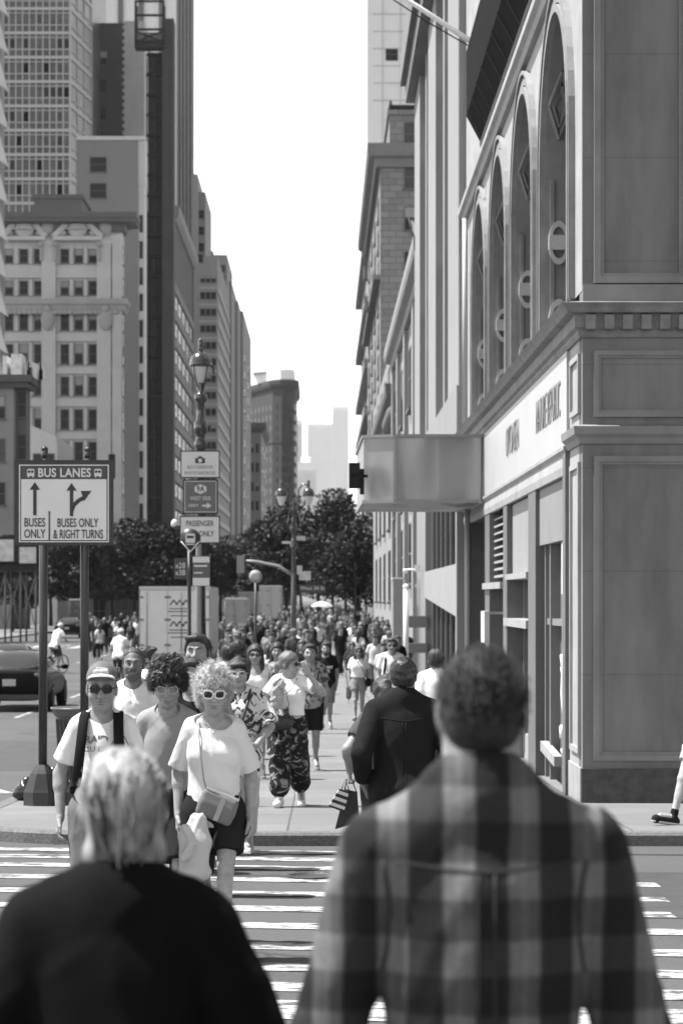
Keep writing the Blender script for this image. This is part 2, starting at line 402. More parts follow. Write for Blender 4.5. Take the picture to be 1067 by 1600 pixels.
class Head:
    def __init__(s, J): s.c = J['head']; s.R = J['hR']; s.k = J['hs']; s.w = J.get('hw', 1.)
    def __call__(s, x, y, z): return s.c + s.R @ (v3(x * s.w, y, z) * s.k)
    def ell(s, S, c, r, k=.02, **kw): S.ell(s(*c), v3(r[0] * s.w, r[1], r[2]) * s.k, k * s.k, rot=s.R, **kw)
    def cap(s, S, a, b, r1, r2=None, k=.02, **kw): S.cap(s(*a), s(*b), r1 * s.k, (r1 if r2 is None else r2) * s.k, k * s.k, **kw)
    def plane(s, n, p):
        n = s.R @ nrm(n); return (n, float(n @ s(*p)))
def head_prims(S, J, w=1., jaw=1., nose=1., detail=True, neck=1., dbl=0):
    h = Head(J)
    h.ell(S, (0, .012, .028), (.076 * w, .096, .086), .03); h.ell(S, (0, -.026, -.03), (.061 * w * jaw ** .5, .066, .077), .03)
    h.ell(S, (0, -.05, -.083), (.036 * jaw, .036, .028), .03)
    S.cap(h(0, .02, -.06), J['neck'] + v3(0, .004, -.02), .053 * h.k * neck, .058 * h.k * neck, .03)
    if dbl: h.ell(S, (0, -.025, -.095), (.05 * dbl, .05, .03), .03)
    for sg in (-1, 1):
        h.ell(S, (sg * .077 * w, .012, -.006), (.011, .021, .033), .006)
        if not detail: continue
        h.ell(S, (sg * .039 * w, -.066, -.026), (.026, .026, .028), .03)
        h.cap(S, (sg * .016, -.089, .026), (sg * .046, -.078, .024), .010, .008, .014)
        h.ell(S, (sg * .031, -.105, .006), (.019, .018, .012), .012, sub=True)
    if detail:
        h.cap(S, (0, -.088, .014), (0, -.112 * (.6 + .4 * nose), -.026), .0085, .0125 * nose, .012)
        for sg in (-1, 1): h.ell(S, (sg * .0125 * nose, -.1, -.031), (.0085, .011, .0085), .008)
        h.ell(S, (0, -.088, -.055), (.026, .014, .0095), .010); h.ell(S, (0, -.084, -.069), (.022, .015, .009), .010)
        for sg in (-1, 1): h.cap(S, (sg * .021, -.094, -.03), (sg * .033, -.082, -.056), .0014, .0014, .006, sub=True); h.cap(S, (sg * .018, -.094, -.006), (sg * .040, -.083, -.012), .0018, .0018, .006, sub=True)
        h.cap(S, (-.021, -.1, -.0615), (.021, -.1, -.0615), .0032, .0032, .004, sub=True)
    return h
def face_bits(root, h, brow_m, lip_m, eyes=True, lips=True, brows=True, hh=.0035):
    if eyes:
        for sg in (-1, 1):
            e = MB(); e.sphere((0, 0, 0), .0122 * h.k, 8); o = e.build('eye', mat('eye_white', .26, .3), root); o.location = h(sg * .031, -.0775, .006)
            i = MB(); i.sphere((0, 0, 0), .0062 * h.k, 6, (1, .5, 1)); q = i.build('iris', mat('iris', .02, .1), o); q.location = tuple(h.R @ v3(0, -.0108 * h.k, -.001))
    if brows:
        for sg in (-1, 1):
            S = Sdf(hh); h.cap(S, (sg * .015, -.099, .0245), (sg * .032, -.0965, .0305), .0046, .005, .004); h.cap(S, (sg * .032, -.0965, .0305), (sg * .048, -.083, .0255), .005, .003, .004); S.build('eyebrow', brow_m, root)
    if lips:
        S = Sdf(hh); h.ell(S, (0, -.0895, -.0555), (.029, .0135, .0052), .004); h.ell(S, (0, -.0865, -.0675), (.025, .0145, .0056), .004); S.build('lips', lip_m, root)

def hair_short(S, h, t=.012, hl=.066, k=.02, nape=-.07, side=-.045):
    cuts = [h.plane((0, .62, .42), (0, -.085, hl)), h.plane((0, 0, 1), (0, 0, nape))]
    h.ell(S, (0, .014, .032), (.076 + t, .096 + t, .086 + t), k, cuts=cuts)
    h.ell(S, (0, .035, -.02), (.068 + t * .6, .072 + t, .075), k, cuts=cuts)
    for sg in (-1, 1): h.cap(S, (sg * .073, -.022, .02), (sg * .072, -.016, side), .009, .006, .01)
def scalp_points(h, n, seed, hl=.05, r=(.082, .1, .092), back=-.07, jit=.008):
    rg = np.random.RandomState(seed); out = []
    pn, pc = nrm((0, .62, .42)), nrm((0, .62, .42)) @ v3(0, -.085, hl)
    while len(out) < n:
        d = nrm(rg.normal(size=3)); p = v3(0, .014, .03) + d * v3(*r) + rg.normal(size=3) * jit
        if pn @ p > pc and p[2] > back: out.append(p)
    return out
def hair_curls(S, h, n=260, seed=1, rr=(.011, .017), hl=.045, r=(.088, .104, .098), back=-.06, jit=.010):
    rg = np.random.RandomState(seed + 50)
    h.ell(S, (0, .016, .034), (r[0] - .006, r[1] - .006, r[2] - .006), .004, cuts=[h.plane((0, .62, .42), (0, -.085, hl - .01)), h.plane((0, 0, 1), (0, 0, back))])
    for p in scalp_points(h, n, seed, hl, r, back, jit):
        # each curl is a short bent lock
        q = rg.uniform(*rr); a = nrm(rg.normal(size=3)) * q * 1.3; b = nrm(rg.normal(size=3)) * q * 1.1
        h.cap(S, p - a, p, q * .62, q * .7, .003); h.cap(S, p, p + b, q * .7, q * .4, .003)
def curl_locks(name, h, m, parent, n=500, seed=3, hl=.045, r=(.09, .107, .1), back=-.07, rad=.0022, coil=.009, length=3, wind=.95, ns=5):
    """loose spiral locks standing off the head: one mesh"""
    rg = np.random.RandomState(seed); b = MB()
    for p in scalp_points(h, n, seed, hl, r, back, .006):
        d = nrm(p - v3(0, .014, .03)); x = nrm(np.cross(d, rg.normal(size=3))); y = np.cross(d, x); t = nrm(d * rg.uniform(.1, .9) + x * rg.normal() * .6 + v3(0, 0, -.35)); ph = rg.uniform(0, 6); q = coil * rg.uniform(.6, 1.3)
        pts = []
        for i in range(9):
            a = ph + i * wind; pts.append(h(*(p + t * i * .0042 * length / 3 + (x * math.cos(a) + y * math.sin(a)) * q)))
        b.tube(pts, [rad * h.k * .8] + [rad * h.k] * 7 + [rad * h.k * .4], ns, cap=False)
    return b.build(name, m, parent, fix=False)
def strands(name, m, parent, roots, rad=.0016, seed=0):
    b = MB()
    for pts in roots: b.tube(pts, [rad] * (len(pts) - 1) + [rad * .3], 4, cap=False)
    return b.build(name, m, parent, fix=False)

def surf(o, x, z, front=True):
    """y of the outermost surface of mesh o at (x, z)"""
    from mathutils.bvhtree import BVHTree
    t = TREES.get(o.name)
    if t is None: t = TREES[o.name] = BVHTree.FromPolygons([v.co for v in o.data.vertices], [tuple(p.vertices) for p in o.data.polygons])
    h = t.ray_cast(Vector((x, -2 if front else 2, z)), Vector((0, 1 if front else -1, 0))); return h[0].y if h[0] is not None else 0.
TREES = {}
def seam(name, m, o, pts, r=.004, front=True):
    b = MB(); b.tube([(x, surf(o, x, z, front) + (-.001 if front else .001), z) for x, z in pts], r, 5); return b.build(name, m, o)
def ribbon(name, m, parent, pts, w=.055, t=.014, c=(0, .02)):
    """a flat strap lying on the body: its thickness points away from the body's axis"""
    b = MB(); vs = []
    for i, p in enumerate(pts):
        d = nrm(v3(*pts[min(i + 1, len(pts) - 1)]) - v3(*pts[max(i - 1, 0)])); o = v3(p[0] * .25, p[1] - c[1], 0)
        if abs(d[2]) < .75: o = v3(0, 0, 1)
        o = nrm(o - d * (o @ d)); x = np.cross(d, o)
        for a, q in ((-1, 0), (-.8, 1), (.8, 1), (1, 0), (.8, -.6), (-.8, -.6)): vs.append(v3(*p) + x * a * w / 2 + o * q * t)
    n = 6; fs = [(i * n + j, i * n + (j + 1) % n, (i + 1) * n + (j + 1) % n, (i + 1) * n + j) for i in range(len(pts) - 1) for j in range(n)]
    b.add(vs, fs + [tuple(range(n))[::-1], tuple((len(pts) - 1) * n + j for j in range(n))], True); return b.build(name, m, parent)
def smooth_path(pts, k=4):
    P = [v3(*p) for p in pts]; P = [2 * P[0] - P[1]] + P + [2 * P[-1] - P[-2]]; out = []
    for i in range(1, len(P) - 2):
        for j in range(k):
            t = j / k; a, b, c, d = P[i - 1:i + 3]; out.append(.5 * (2 * b + (c - a) * t + (2 * a - 5 * b + 4 * c - d) * t * t + (3 * b - a - 3 * c + d) * t ** 3))
    return out + [P[-2]]
def scalp_strands(h, m, parent, n=600, seed=1, hl=.075, r=(.078, .10, .091), back=-.07, L=(.02, .035), rad=.0016, lift=.3, name='hair_strands', part=0.):
    """short hair: many fine strands combed back and down, with a broken hairline"""
    rg = np.random.RandomState(seed); out = []
    for p in scalp_points(h, n, seed, hl - .006, r, back, .003):
        d = nrm(p - v3(0, .014, .03)); f = nrm(v3(rg.normal() * .3 + p[0] * 5 + part, .5 + rg.normal() * .2, -.5 - max(0, .06 - p[2]) * 8) + d * lift); l_ = rg.uniform(*L)
        f2 = nrm(f - d * .3 + v3(0, 0, -.3)); out.append([h(*p), h(*(p + f * l_ * .5)), h(*(p + f * l_ * .5 + f2 * l_ * .5))])
    return strands(name, m, parent, out, rad)
def arms_prims(S, J, b=1., simple=False, hands=True):
    H = J['H']
    for s in 'ab':
        q = b ** .6
        S.cap(J['sh' + s], J['el' + s], .0275 * H * q, .0225 * H * q, .015); S.cap(J['el' + s], J['wr' + s], .0245 * H * q, .0155 * H * q ** .5, .015)
        m = J['el' + s] * .72 + J['wr' + s] * .28; S.cap(J['el' + s] * .9 + J['wr' + s] * .1, m, .022 * H * q, .0245 * H * q, .02)
        if hands: hand(S, J, s, simple=simple)
def legs_prims(S, J, b=1., feet=True):
    H = J['H']
    for s in 'ab':
        kn, an = J['kn' + s], J['an' + s]; q = b ** .8
        S.cap(J['hip' + s], kn, .053 * H * q, .031 * H * q, .02); S.cap(kn, an, .029 * H * q, .0185 * H, .015)
        d = nrm(an - kn); bk = nrm(v3(0, 1, 0) - d * d[1]); c = kn * .70 + an * .30 + bk * .010 * H; S.cap(kn * .85 + an * .15 + bk * .006 * H, c + d * .03 * H, .024 * H * q, .0285 * H * q, .03); 
        S.ell(kn - bk * .008 * H, (.022 * H, .022 * H, .026 * H), .02)
        if feet: S.cap(an, an + J['toe' + s] * .09 * H, .02 * H, .018 * H, .02)
def shoes(root, J, m, sole_m=None, h=.008, big=1.):
    H = J['H']
    for s in 'ab':
        an, t = J['an' + s], J['toe' + s]; up = nrm(v3(0, 0, 1) - t * t[2]); base = an - up * .018 * H; S = Sdf(h)
        c0 = (up, float(up @ (an - up * .043 * H)))
        S.cap(an + up * .006 * H, an + up * .002 * H, .0255 * H * big, k=.01); S.cap(base - t * .018 * H, base + t * .115 * H, .027 * H * big, .023 * H * big, .02, cuts=[c0]); S.cap(base + t * .115 * H - up * .004 * H, base + t * .118 * H - up * .004 * H, .023 * H, k=.02, cuts=[c0])
        o = S.build('shoe', m, root)
        if sole_m:
            Q = Sdf(h); Q.cap(base - t * .018 * H, base + t * .118 * H, .0285 * H * big, .0245 * H * big, .01, cuts=[c0, (-up, -float(up @ (an - up * .030 * H)))]); Q.build('sole', sole_m, o)

def top(root, J, m, name='shirt', sleeve='short', hem=.5, off=.012, b=1., belly=0, bust=0, h=.01, neck='crew', amp=.006, ff=26, seed=0, loose=0., flare=0., frac=None, k=.05, sw_r=1., hemn=(0, 0, 1), hip=1., aniso=(1, 1, .45)):
    H = J['H']; S = Sdf(h); hn = nrm(hemn); hc = (hn, float(hn @ v3(0, 0, hem * H)))
    torso(S, J, off, b, belly, bust, k, cuts=[hc], sw_r=sw_r, hip=hip)
    if loose: S.cap(J['chest'] + v3(0, 0, .0), v3(0, .004, hem * H - .05), .080 * H * b + off, .086 * H * b + off + loose, .04, sy=.76, cuts=[hc])
    for s in 'ab':
        sh, el, wr = J['sh' + s], J['el' + s], J['wr' + s]; q = b ** .5
        if sleeve == 'short':
            f = frac or .62; e = sh + (el - sh) * f; d = nrm(el - sh); S.cap(sh, e + d * .03, .0295 * H * q + off, .028 * H * q + off + .003 + flare, .016, cuts=[(-d, -float(d @ e))])
        elif sleeve == 'long':
            f = frac or .97; e = el + (wr - el) * f; d = nrm(wr - el)
            S.cap(sh, el, .030 * H * q + off, .026 * H * q + off, .012); S.cap(el, e + d * .02, .026 * H * q + off, .018 * H * q + off, .008, cuts=[(-d, -float(d @ e))])
        elif sleeve == 'cap':
            d = nrm(el - sh); e = sh + (el - sh) * .2; S.cap(sh, e, .034 * H * q + off, .034 * H * q + off, .03, cuts=[(-d, -float(d @ e))])
    nk = J['neck']
    if neck == 'crew': S.ell(nk + v3(0, -.03 * H, .016 * H), v3(.047, .052, .034) * H, .006, sub=True)
    elif neck == 'scoop': S.ell(nk + v3(0, -.045 * H, .0 * H), v3(.062, .05, .062) * H, .008, sub=True)
    elif neck == 'v':
        S.ell(nk + v3(0, -.035 * H, .012 * H), v3(.074, .06, .045) * H, .008, sub=True); S.cap(nk + v3(-.035 * H, -.065 * H, .0), nk + v3(0, -.085 * H, -.068 * H), .02 * H, .006 * H, .012, sub=True); S.cap(nk + v3(.035 * H, -.065 * H, .0), nk + v3(0, -.085 * H, -.068 * H), .018 * H, .006 * H, .012, sub=True)
    elif neck == 'tank':
        S.ell(nk + v3(0, -.04 * H, -.01 * H), v3(.058, .07, .07) * H, .008, sub=True)
    elif neck == 'open':
        S.ell(nk + v3(0, -.03 * H, .018 * H), v3(.042, .05, .034) * H, .006, sub=True); S.cap(nk + v3(0, -.06 * H, .01 * H), nk + v3(0, -.085 * H, -.075 * H), .026 * H, .006 * H, .01, sub=True)
    if amp:
        f1 = folds(amp, ff, seed, aniso); f2 = folds(amp * .45, ff * 2.1, seed + 9, (1, 1, .8))
        o = S.build(name, m, root, lambda P: f1(P) + f2(P))
    else: o = S.build(name, m, root)
    return o
def collar(root, J, m, r=.040, h=.006, zb=.006, drop=.02, open_=.35, name='collar', hgt=.018):
    H = J['H']; nk = J['neck']; S = Sdf(h); n = 18; pts = []
    for i in range(n + 1):
        a = math.pi / 2 + open_ + (2 * math.pi - 2 * open_) * i / n - math.pi      # gap at the front
        pts.append(nk + v3(math.cos(a) * r * H, -.004 * H + math.sin(a) * r * H * .95 * 1, zb * H - drop * H * max(0, -math.sin(a))))
    for i in range(n):
        S.cap(pts[i], pts[i + 1], .0075 * H, k=.004); S.cap(pts[i] + v3(0, 0, hgt * H), pts[i + 1] + v3(0, 0, hgt * H), .006 * H, k=.004); S.cap((pts[i] + pts[i + 1]) / 2, (pts[i] + pts[i + 1]) / 2 + v3(0, 0, hgt * H), .0065 * H, k=.006)
    return S.build(name, m, root)
def bottoms(root, J, m, name='shorts', frac=.75, full=False, off=.014, b=1., h=.01, flare=.012, waist=.6, amp=.006, seed=1, ff=24, gather=False, hip=1., inseam=None):
    H = J['H']; S = Sdf(h); wc = (v3(0, 0, -1), -waist * H); k = .03
    S.ell(J['pel'] + v3(0, .006, 0), v3(.093 * b * hip * H + off, .07 * b * H + off, .085 * H + off), k, cuts=[wc])
    S.cap(J['pel'], J['waist'], .083 * b * hip * H + off, .078 * b * H + off, k, sy=.76, cuts=[wc])
    for s, sg in (('a', -1), ('b', 1)):
        hp, kn, an = J['hip' + s], J['kn' + s], J['an' + s]; q = b ** .8
        S.ell((sg * .045 * H, .042 * H * b, .512 * H), v3(.05 * b, .05 * b, .06) * H + off, k, cuts=[wc])
        if full:
            e = kn + (an - kn) * frac; d = nrm(an - kn)
            S.cap(hp, kn, .056 * H * q + off, .036 * H * q + off + flare, k)
            if gather: S.cap(kn, kn + (e - kn) * .75, .036 * H + off + flare, .034 * H + off + flare, k); S.cap(kn + (e - kn) * .75, e, .036 * H + off + flare, .022 * H + off * .5, .02)
            else: S.cap(kn, e + d * .02, .036 * H * q + off + flare, .026 * H * q + off + flare, k, cuts=[(-d, -float(d @ e))])
        else:
            e = hp + (kn - hp) * frac; d = nrm(kn - hp)
            S.cap(hp, e + d * .03, .056 * H * q + off, .05 * H * q * (1 - .3 * frac) + off + flare, k, cuts=[(-d, -float(d @ e))])
    f1 = folds(amp, ff, seed, (1, 1, .7)) if amp else None
    return S.build(name, m, root, f1)
def ring_strap(name, m, parent, pts, w=.006, closed=False):
    b = MB(); b.tube(pts, w, 6); return b.build(name, m, parent)
def glasses(root, h, m_frame, m_lens, sun=True, sc=1., drop=0., thick=.0032):
    fr = MB()
    lens = []
    for sg in (-1, 1):
        pts = []
        for i in range(15):
            a = 2 * math.pi * i / 14; x = sg * .033 + .0255 * sc * math.copysign(abs(math.cos(a)) ** .75, math.cos(a)); z = .004 - drop + .0172 * sc * math.copysign(abs(math.sin(a)) ** .75, math.sin(a)) + (.004 if math.sin(a) > 0 else 0) * abs(x) / .05
            y = -.108 + .35 * max(0, abs(x) - .02) ** 1.0 * .9
            pts.append(h(x, y, z))
        fr.tube(pts, thick * h.k, 6)
        lens.append([p for p in pts[:-1]])
        x0 = sg * .059 * sc; fr.tube([h(x0, -.094, .008 - drop), h(sg * .075, -.07, .008 - drop), h(sg * .083, .005, .004), h(sg * .082, .025, -.012)], thick * h.k * .9, 6)
    fr.tube([h(-.009, -.109, .006 - drop), h(0, -.113, .009 - drop), h(.009, -.109, .006 - drop)], thick * h.k, 6)
    o = fr.build('sunglasses' if sun else 'glasses', m_frame, root)
    for L in (lens if m_lens is not M_CLEAR else []):
        b = MB(); c = sum(L) / len(L); f = h.R @ v3(0, -.003 * h.k, 0)
        n = len(L); bk = h.R @ v3(0, .002 * h.k, 0)
        b.add([p for p in L] + [c + f], [(i, (i + 1) % n, n) for i in range(n)], True); b.add([p + bk for p in L], [tuple(range(n))])
        b.build('lens', m_lens, o)
    return o
# ---------------------------------------------------------------- ground
def wear(name, g0, g1, scale=9, lo=.42, hi=.56, rough=.8, st=(1, 1, 1)):
    def ex(m, n, l, p, tc):
        mp = N(n, 'ShaderNodeMapping'); mp.inputs['Scale'].default_value = st; l.new(tc.outputs['Object'], mp.inputs[0])
        a = N(n, 'ShaderNodeTexNoise'); a.inputs['Scale'].default_value = scale; a.inputs['Detail'].default_value = 7; a.inputs['Roughness'].default_value = .7
        l.new(mp.outputs[0], a.inputs['Vector'])
        r = N(n, 'ShaderNodeMapRange'); r.inputs[1].default_value = lo; r.inputs[2].default_value = hi; r.inputs[3].default_value = g0; r.inputs[4].default_value = g1
        l.new(a.outputs[0], r.inputs[0]); l.new(r.outputs[0], p.inputs['Base Color'])
    return mat(name, g1, rough, extra=ex)
def asphalt_nodes(m, n, l, p, tc):
    a = N(n, 'ShaderNodeTexNoise'); a.inputs['Scale'].default_value = .45; a.inputs['Detail'].default_value = 6
    b = N(n, 'ShaderNodeTexNoise'); b.inputs['Scale'].default_value = 55; b.inputs['Detail'].default_value = 3
    v = N(n, 'ShaderNodeTexVoronoi', feature='DISTANCE_TO_EDGE'); v.inputs['Scale'].default_value = .22
    wn = N(n, 'ShaderNodeTexNoise'); wn.inputs['Scale'].default_value = 2; wn.inputs['Detail'].default_value = 5
    mx = N(n, 'ShaderNodeVectorMath', operation='MULTIPLY_ADD'); mx.inputs[1].default_value = (.5, .5, .5)
    for x in (a, b, wn): l.new(tc.outputs['Object'], x.inputs['Vector'])
    l.new(wn.outputs['Color'], mx.inputs[0]); l.new(tc.outputs['Object'], mx.inputs[2]); l.new(mx.outputs[0], v.inputs['Vector'])
    base = mth(n, l, 'MULTIPLY_ADD', a.outputs[0], .055, .032); sp = mth(n, l, 'MULTIPLY_ADD', b.outputs[0], .06, -.03)
    tot = mth(n, l, 'ADD', base, sp)
    cr = N(n, 'ShaderNodeMapRange'); cr.inputs[1].default_value = .002; cr.inputs[2].default_value = .012; cr.inputs[3].default_value = .45; cr.inputs[4].default_value = 1
    l.new(v.outputs[0], cr.inputs[0]); l.new(mth(n, l, 'MULTIPLY', tot, cr.outputs[0]), p.inputs['Base Color'])
    bn = N(n, 'ShaderNodeBump'); bn.inputs['Strength'].default_value = .35; bn.inputs['Distance'].default_value = .01; l.new(b.outputs[0], bn.inputs['Height']); l.new(bn.outputs[0], p.inputs['Normal'])
M_ASPH = mat('asphalt', .12, .85, extra=asphalt_nodes)
def pave_nodes(m, n, l, p, tc):
    br = N(n, 'ShaderNodeTexBrick', offset=.0); br.inputs['Scale'].default_value = 1; br.inputs['Brick Width'].default_value = 1.5; br.inputs['Row Height'].default_value = 1.5; br.inputs['Mortar Size'].default_value = .012
    for i, g in (('Color1', .125), ('Color2', .15), ('Mortar', .065)): br.inputs[i].default_value = (g, g, g, 1)
    mp = N(n, 'ShaderNodeMapping'); mp.inputs['Location'].default_value = (.3, .55, 0); l.new(tc.outputs['Object'], mp.inputs[0]); l.new(mp.outputs[0], br.inputs['Vector'])
    a = N(n, 'ShaderNodeTexNoise'); a.inputs['Scale'].default_value = 1.3; a.inputs['Detail'].default_value = 7; a.inputs['Roughness'].default_value = .65
    b = N(n, 'ShaderNodeTexNoise'); b.inputs['Scale'].default_value = 45; b.inputs['Detail'].default_value = 3
    l.new(tc.outputs['Object'], a.inputs['Vector']); l.new(tc.outputs['Object'], b.inputs['Vector'])
    # dark spots of old gum
    v = N(n, 'ShaderNodeTexVoronoi'); v.inputs['Scale'].default_value = 2.1; l.new(tc.outputs['Object'], v.inputs['Vector'])
    sp = N(n, 'ShaderNodeMapRange'); sp.inputs[1].default_value = .05; sp.inputs[2].default_value = .085; sp.inputs[3].default_value = .6; sp.inputs[4].default_value = 1; l.new(v.outputs['Distance'], sp.inputs[0])
    k = mth(n, l, 'MULTIPLY_ADD', a.outputs[0], .7, .66); k = mth(n, l, 'MULTIPLY', k, mth(n, l, 'MULTIPLY_ADD', b.outputs[0], .35, .83)); k = mth(n, l, 'MULTIPLY', k, sp.outputs[0])
    l.new(mth(n, l, 'MULTIPLY', br.outputs['Color'], k), p.inputs['Base Color'])
M_PAVE = mat('pavement_flags', .34, .85, extra=pave_nodes)
M_KERB = mat('kerb_granite', .11, .8, .35, 30, .3, 60)
M_PAINT = wear('road_paint', .06, .38, 5, .43, .51, st=(1, 2.2, 1))

GX, GY = [-1500, -60, -24, -3.42, 6, 60, 1500], [-60, 0, 6, 12, 16, 20.7, 26, 36, 47, 70, 200, 900, 6000]
b = MB(); vs = [(x, y, gz(y)) for y in GY for x in GX]; nx = len(GX)
b.add(vs, [(j * nx + i, j * nx + i + 1, (j + 1) * nx + i + 1, (j + 1) * nx + i) for j in range(len(GY) - 1) for i in range(nx - 1)])
tag(b.build('road', M_ASPH), kind='structure')
KX, KY, KR = -3.42, 20.7, 2.0
def kerb_path(far):
    pts = [(60, KY), (20, KY), (6, KY), (2, KY), (KX + KR, KY)]
    for i in range(1, 11):
        a = math.pi / 2 * i / 10; pts.append((KX + KR - KR * math.sin(a), KY + KR - KR * math.cos(a)))
    return pts + [(KX, y) for y in (26, 36, 47, 58, 70, 200, far)]
kp = kerb_path(900)
def pavement(name, pts, xr, m=M_PAVE, inset=.16):
    """strip between the kerb line and xr(y), following the fall of the street"""
    b = MB(); ys = sorted(set([round(p[1], 4) for p in pts if p[1] > KY] + [KY + inset, 25.5]))
    rows = []
    for y in ys:
        best = [p for p in pts]; x = None
        for (xa, ya), (xb, yb) in zip(pts, pts[1:]):
            if ya <= y <= yb + 1e-6 and yb > ya: x = xa + (xb - xa) * (y - ya) / (yb - ya); break
        rows.append((x + inset, xr(y), y))
    vs = []; fs = []
    for xa, xb, y in rows: vs += [(xa, y, sz(y)), (2.0, y, sz(y)), (xb, y, sz(y))]
    for i in range(len(rows) - 1):
        for k in (0, 1): fs.append((i * 3 + k, i * 3 + k + 1, i * 3 + k + 4, i * 3 + k + 3))
    b.add(vs, fs); return tag(b.build(name, m), kind='structure')
pavement('pavement', kp, lambda y: 60 if y < 25.6 else 5.5)
b = MB(); vs = []; fs = []
for i, (x, y) in enumerate(kp):
    d0 = Vector(kp[max(i - 1, 0)]); d1 = Vector(kp[min(i + 1, len(kp) - 1)]); d = (d1 - d0).normalized(); nn = Vector((d.y, -d.x))
    z = gz(y); zt = sz(y); inn = Vector((x, y)) + nn * .17 if nn.y > -.5 else Vector((x, y)) - nn * .17
    inn = Vector((x, y)) + Vector((d.y, -d.x)) * .17
    vs += [(x, y, z - .15), (x, y, zt - .02), (x + (inn.x - x) * .12, y + (inn.y - y) * .12, zt + .004), (inn.x, inn.y, zt + .004)]
for i in range(len(kp) - 1):
    for k in range(3): fs.append((i * 4 + k, i * 4 + k + 1, i * 4 + k + 5, i * 4 + k + 4))
b.add(vs, fs); tag(b.build('kerb', M_KERB), kind='structure')
# the far pavement on the left of the avenue, and the one past the next crossing
b = MB(); ys = [28, 36, 47, 70, 200, 900]; vs = []; fs = []
for y in ys: vs += [(-21.5, y, gz(y) - .1), (-21.5, y, sz(y)), (-60, y, sz(y))]
for i in range(len(ys) - 1):
    for k in (0, 1): fs.append((i * 3 + k, i * 3 + k + 1, i * 3 + k + 4, i * 3 + k + 3))
b.add(vs, fs); tag(b.build('far_pavement', M_PAVE), kind='structure')

# painted ladder crossing: bars run across the walkers' way, turned a little
b = MB(); th = R(-8); yc = 11.43; k = 0
for Y0 in (9.6, 10.5, 11.43, 12.12, 12.86, 13.75, 14.75, 15.7, 16.65, 17.65, 18.6, 19.35, 20.0):
    hw = .26 if k == 2 else .155; k += 1
    for xa, xb in ((-5.2, -2.2), (-2.2, .2), (.2, 2.32 + .1 * math.sin(k * 2.1))):
        vs = []
        for x, s in ((xa, -1), (xb, -1), (xb, 1), (xa, 1)):
            y = Y0 + x * math.tan(th) + s * hw; vs.append((x, y, gz(y) + .005))
        b.add(vs, [(0, 1, 2, 3)])
tag(b.build('crossing_markings', M_PAINT, fix=False), kind='structure')
b = MB()
for i in range(14):                                  # the far crossing on the avenue and lane lines
    x = -20 + i * 1.2; b.add([(x, 132, gz(132) + .006), (x + .65, 132, gz(132) + .006), (x + .65, 141, gz(141) + .006), (x, 141, gz(141) + .006)], [(0, 1, 2, 3)])
for lx in (-6.9, -10.4, -14, -17.6):
    for y in range(30, 130, 12):
        ys = [y + j for j in range(0, 5)]
        for ya in ys[:-1]:
            b.add([(lx, ya, gz(ya) + .006), (lx + .12, ya, gz(ya) + .006), (lx + .12, ya + 1, gz(ya + 1) + .006), (lx, ya + 1, gz(ya + 1) + .006)], [(0, 1, 2, 3)])
def arrow_mark(x, y, s=1.0):
    for poly in ([(-.08, 0), (.08, 0), (.08, 1.3), (-.08, 1.3)], [(-.4, 1.25), (.4, 1.25), (0, 2.3)]):
        b.add([(x + u * s, y + v * s, gz(y + v * s) + .007) for u, v in poly], [tuple(range(len(poly)))])
arrow_mark(-4.1, 27.4, 1.15); arrow_mark(-8.6, 33, 1.2)
tag(b.build('lane_markings', M_PAINT, fix=False), kind='structure')
b = MB(); b.lathe([(.02, 0), (.19, 0), (.195, .012), (.17, .012), (.165, .004), (.02, .004)], n=28)
o = b.build('manhole_cover', mat('iron', .03, .5, .3, 30, .4, 60)); o.location = (-.07, 17.9, gz(17.9) + .008); tag(o, 'dark round iron manhole cover set among the painted crossing bars', 'manhole cover')

b = MB()                                             # tarred repairs and saw cuts in the carriageway
for x0_, x1_, y0_, y1_ in ((-4.5, -1.6, 9.2, 13.3), (1.1, 4.6, 15.2, 18.3), (-12, -5.2, 34, 44), (-9, -6.2, 60, 90)):
    n_ = max(2, int((y1_ - y0_) / 2)); ys_ = [y0_ + (y1_ - y0_) * i / n_ for i in range(n_ + 1)]
    for a_, c_ in zip(ys_, ys_[1:]): b.add([(x0_ + .04 * a_, a_, gz(a_) + .0025), (x1_ + .04 * a_, a_, gz(a_) + .0025), (x1_ + .04 * c_, c_, gz(c_) + .0025), (x0_ + .04 * c_, c_, gz(c_) + .0025)], [(0, 1, 2, 3)])
tag(b.build('asphalt_patch', mat('patch_asphalt', .042, .8, .25, 3, .35, 70), fix=False), kind='structure')
b = MB()
for pts in ([(-6, 19.9), (-2, 19.7), (1.2, 19.95), (5, 19.6), (9, 19.8)], [(-3.1, 9), (-2.8, 12), (-3.2, 15), (-2.7, 18), (-2.9, 20.3)], [(.7, 10), (1.0, 13), (.6, 16.4), (1.1, 20.2)]):
    for (xa, ya), (xb, yb) in zip(pts, pts[1:]):
        d_ = Vector((xb - xa, yb - ya)).normalized() * .022; b.add([(xa - d_.y, ya + d_.x, gz(ya) + .0065), (xa + d_.y, ya - d_.x, gz(ya) + .0065), (xb + d_.y, yb - d_.x, gz(yb) + .0065), (xb - d_.y, yb + d_.x, gz(yb) + .0065)], [(0, 1, 2, 3)])
tag(b.build('tar_seam', mat('tar', .018, .5), fix=False), kind='structure')

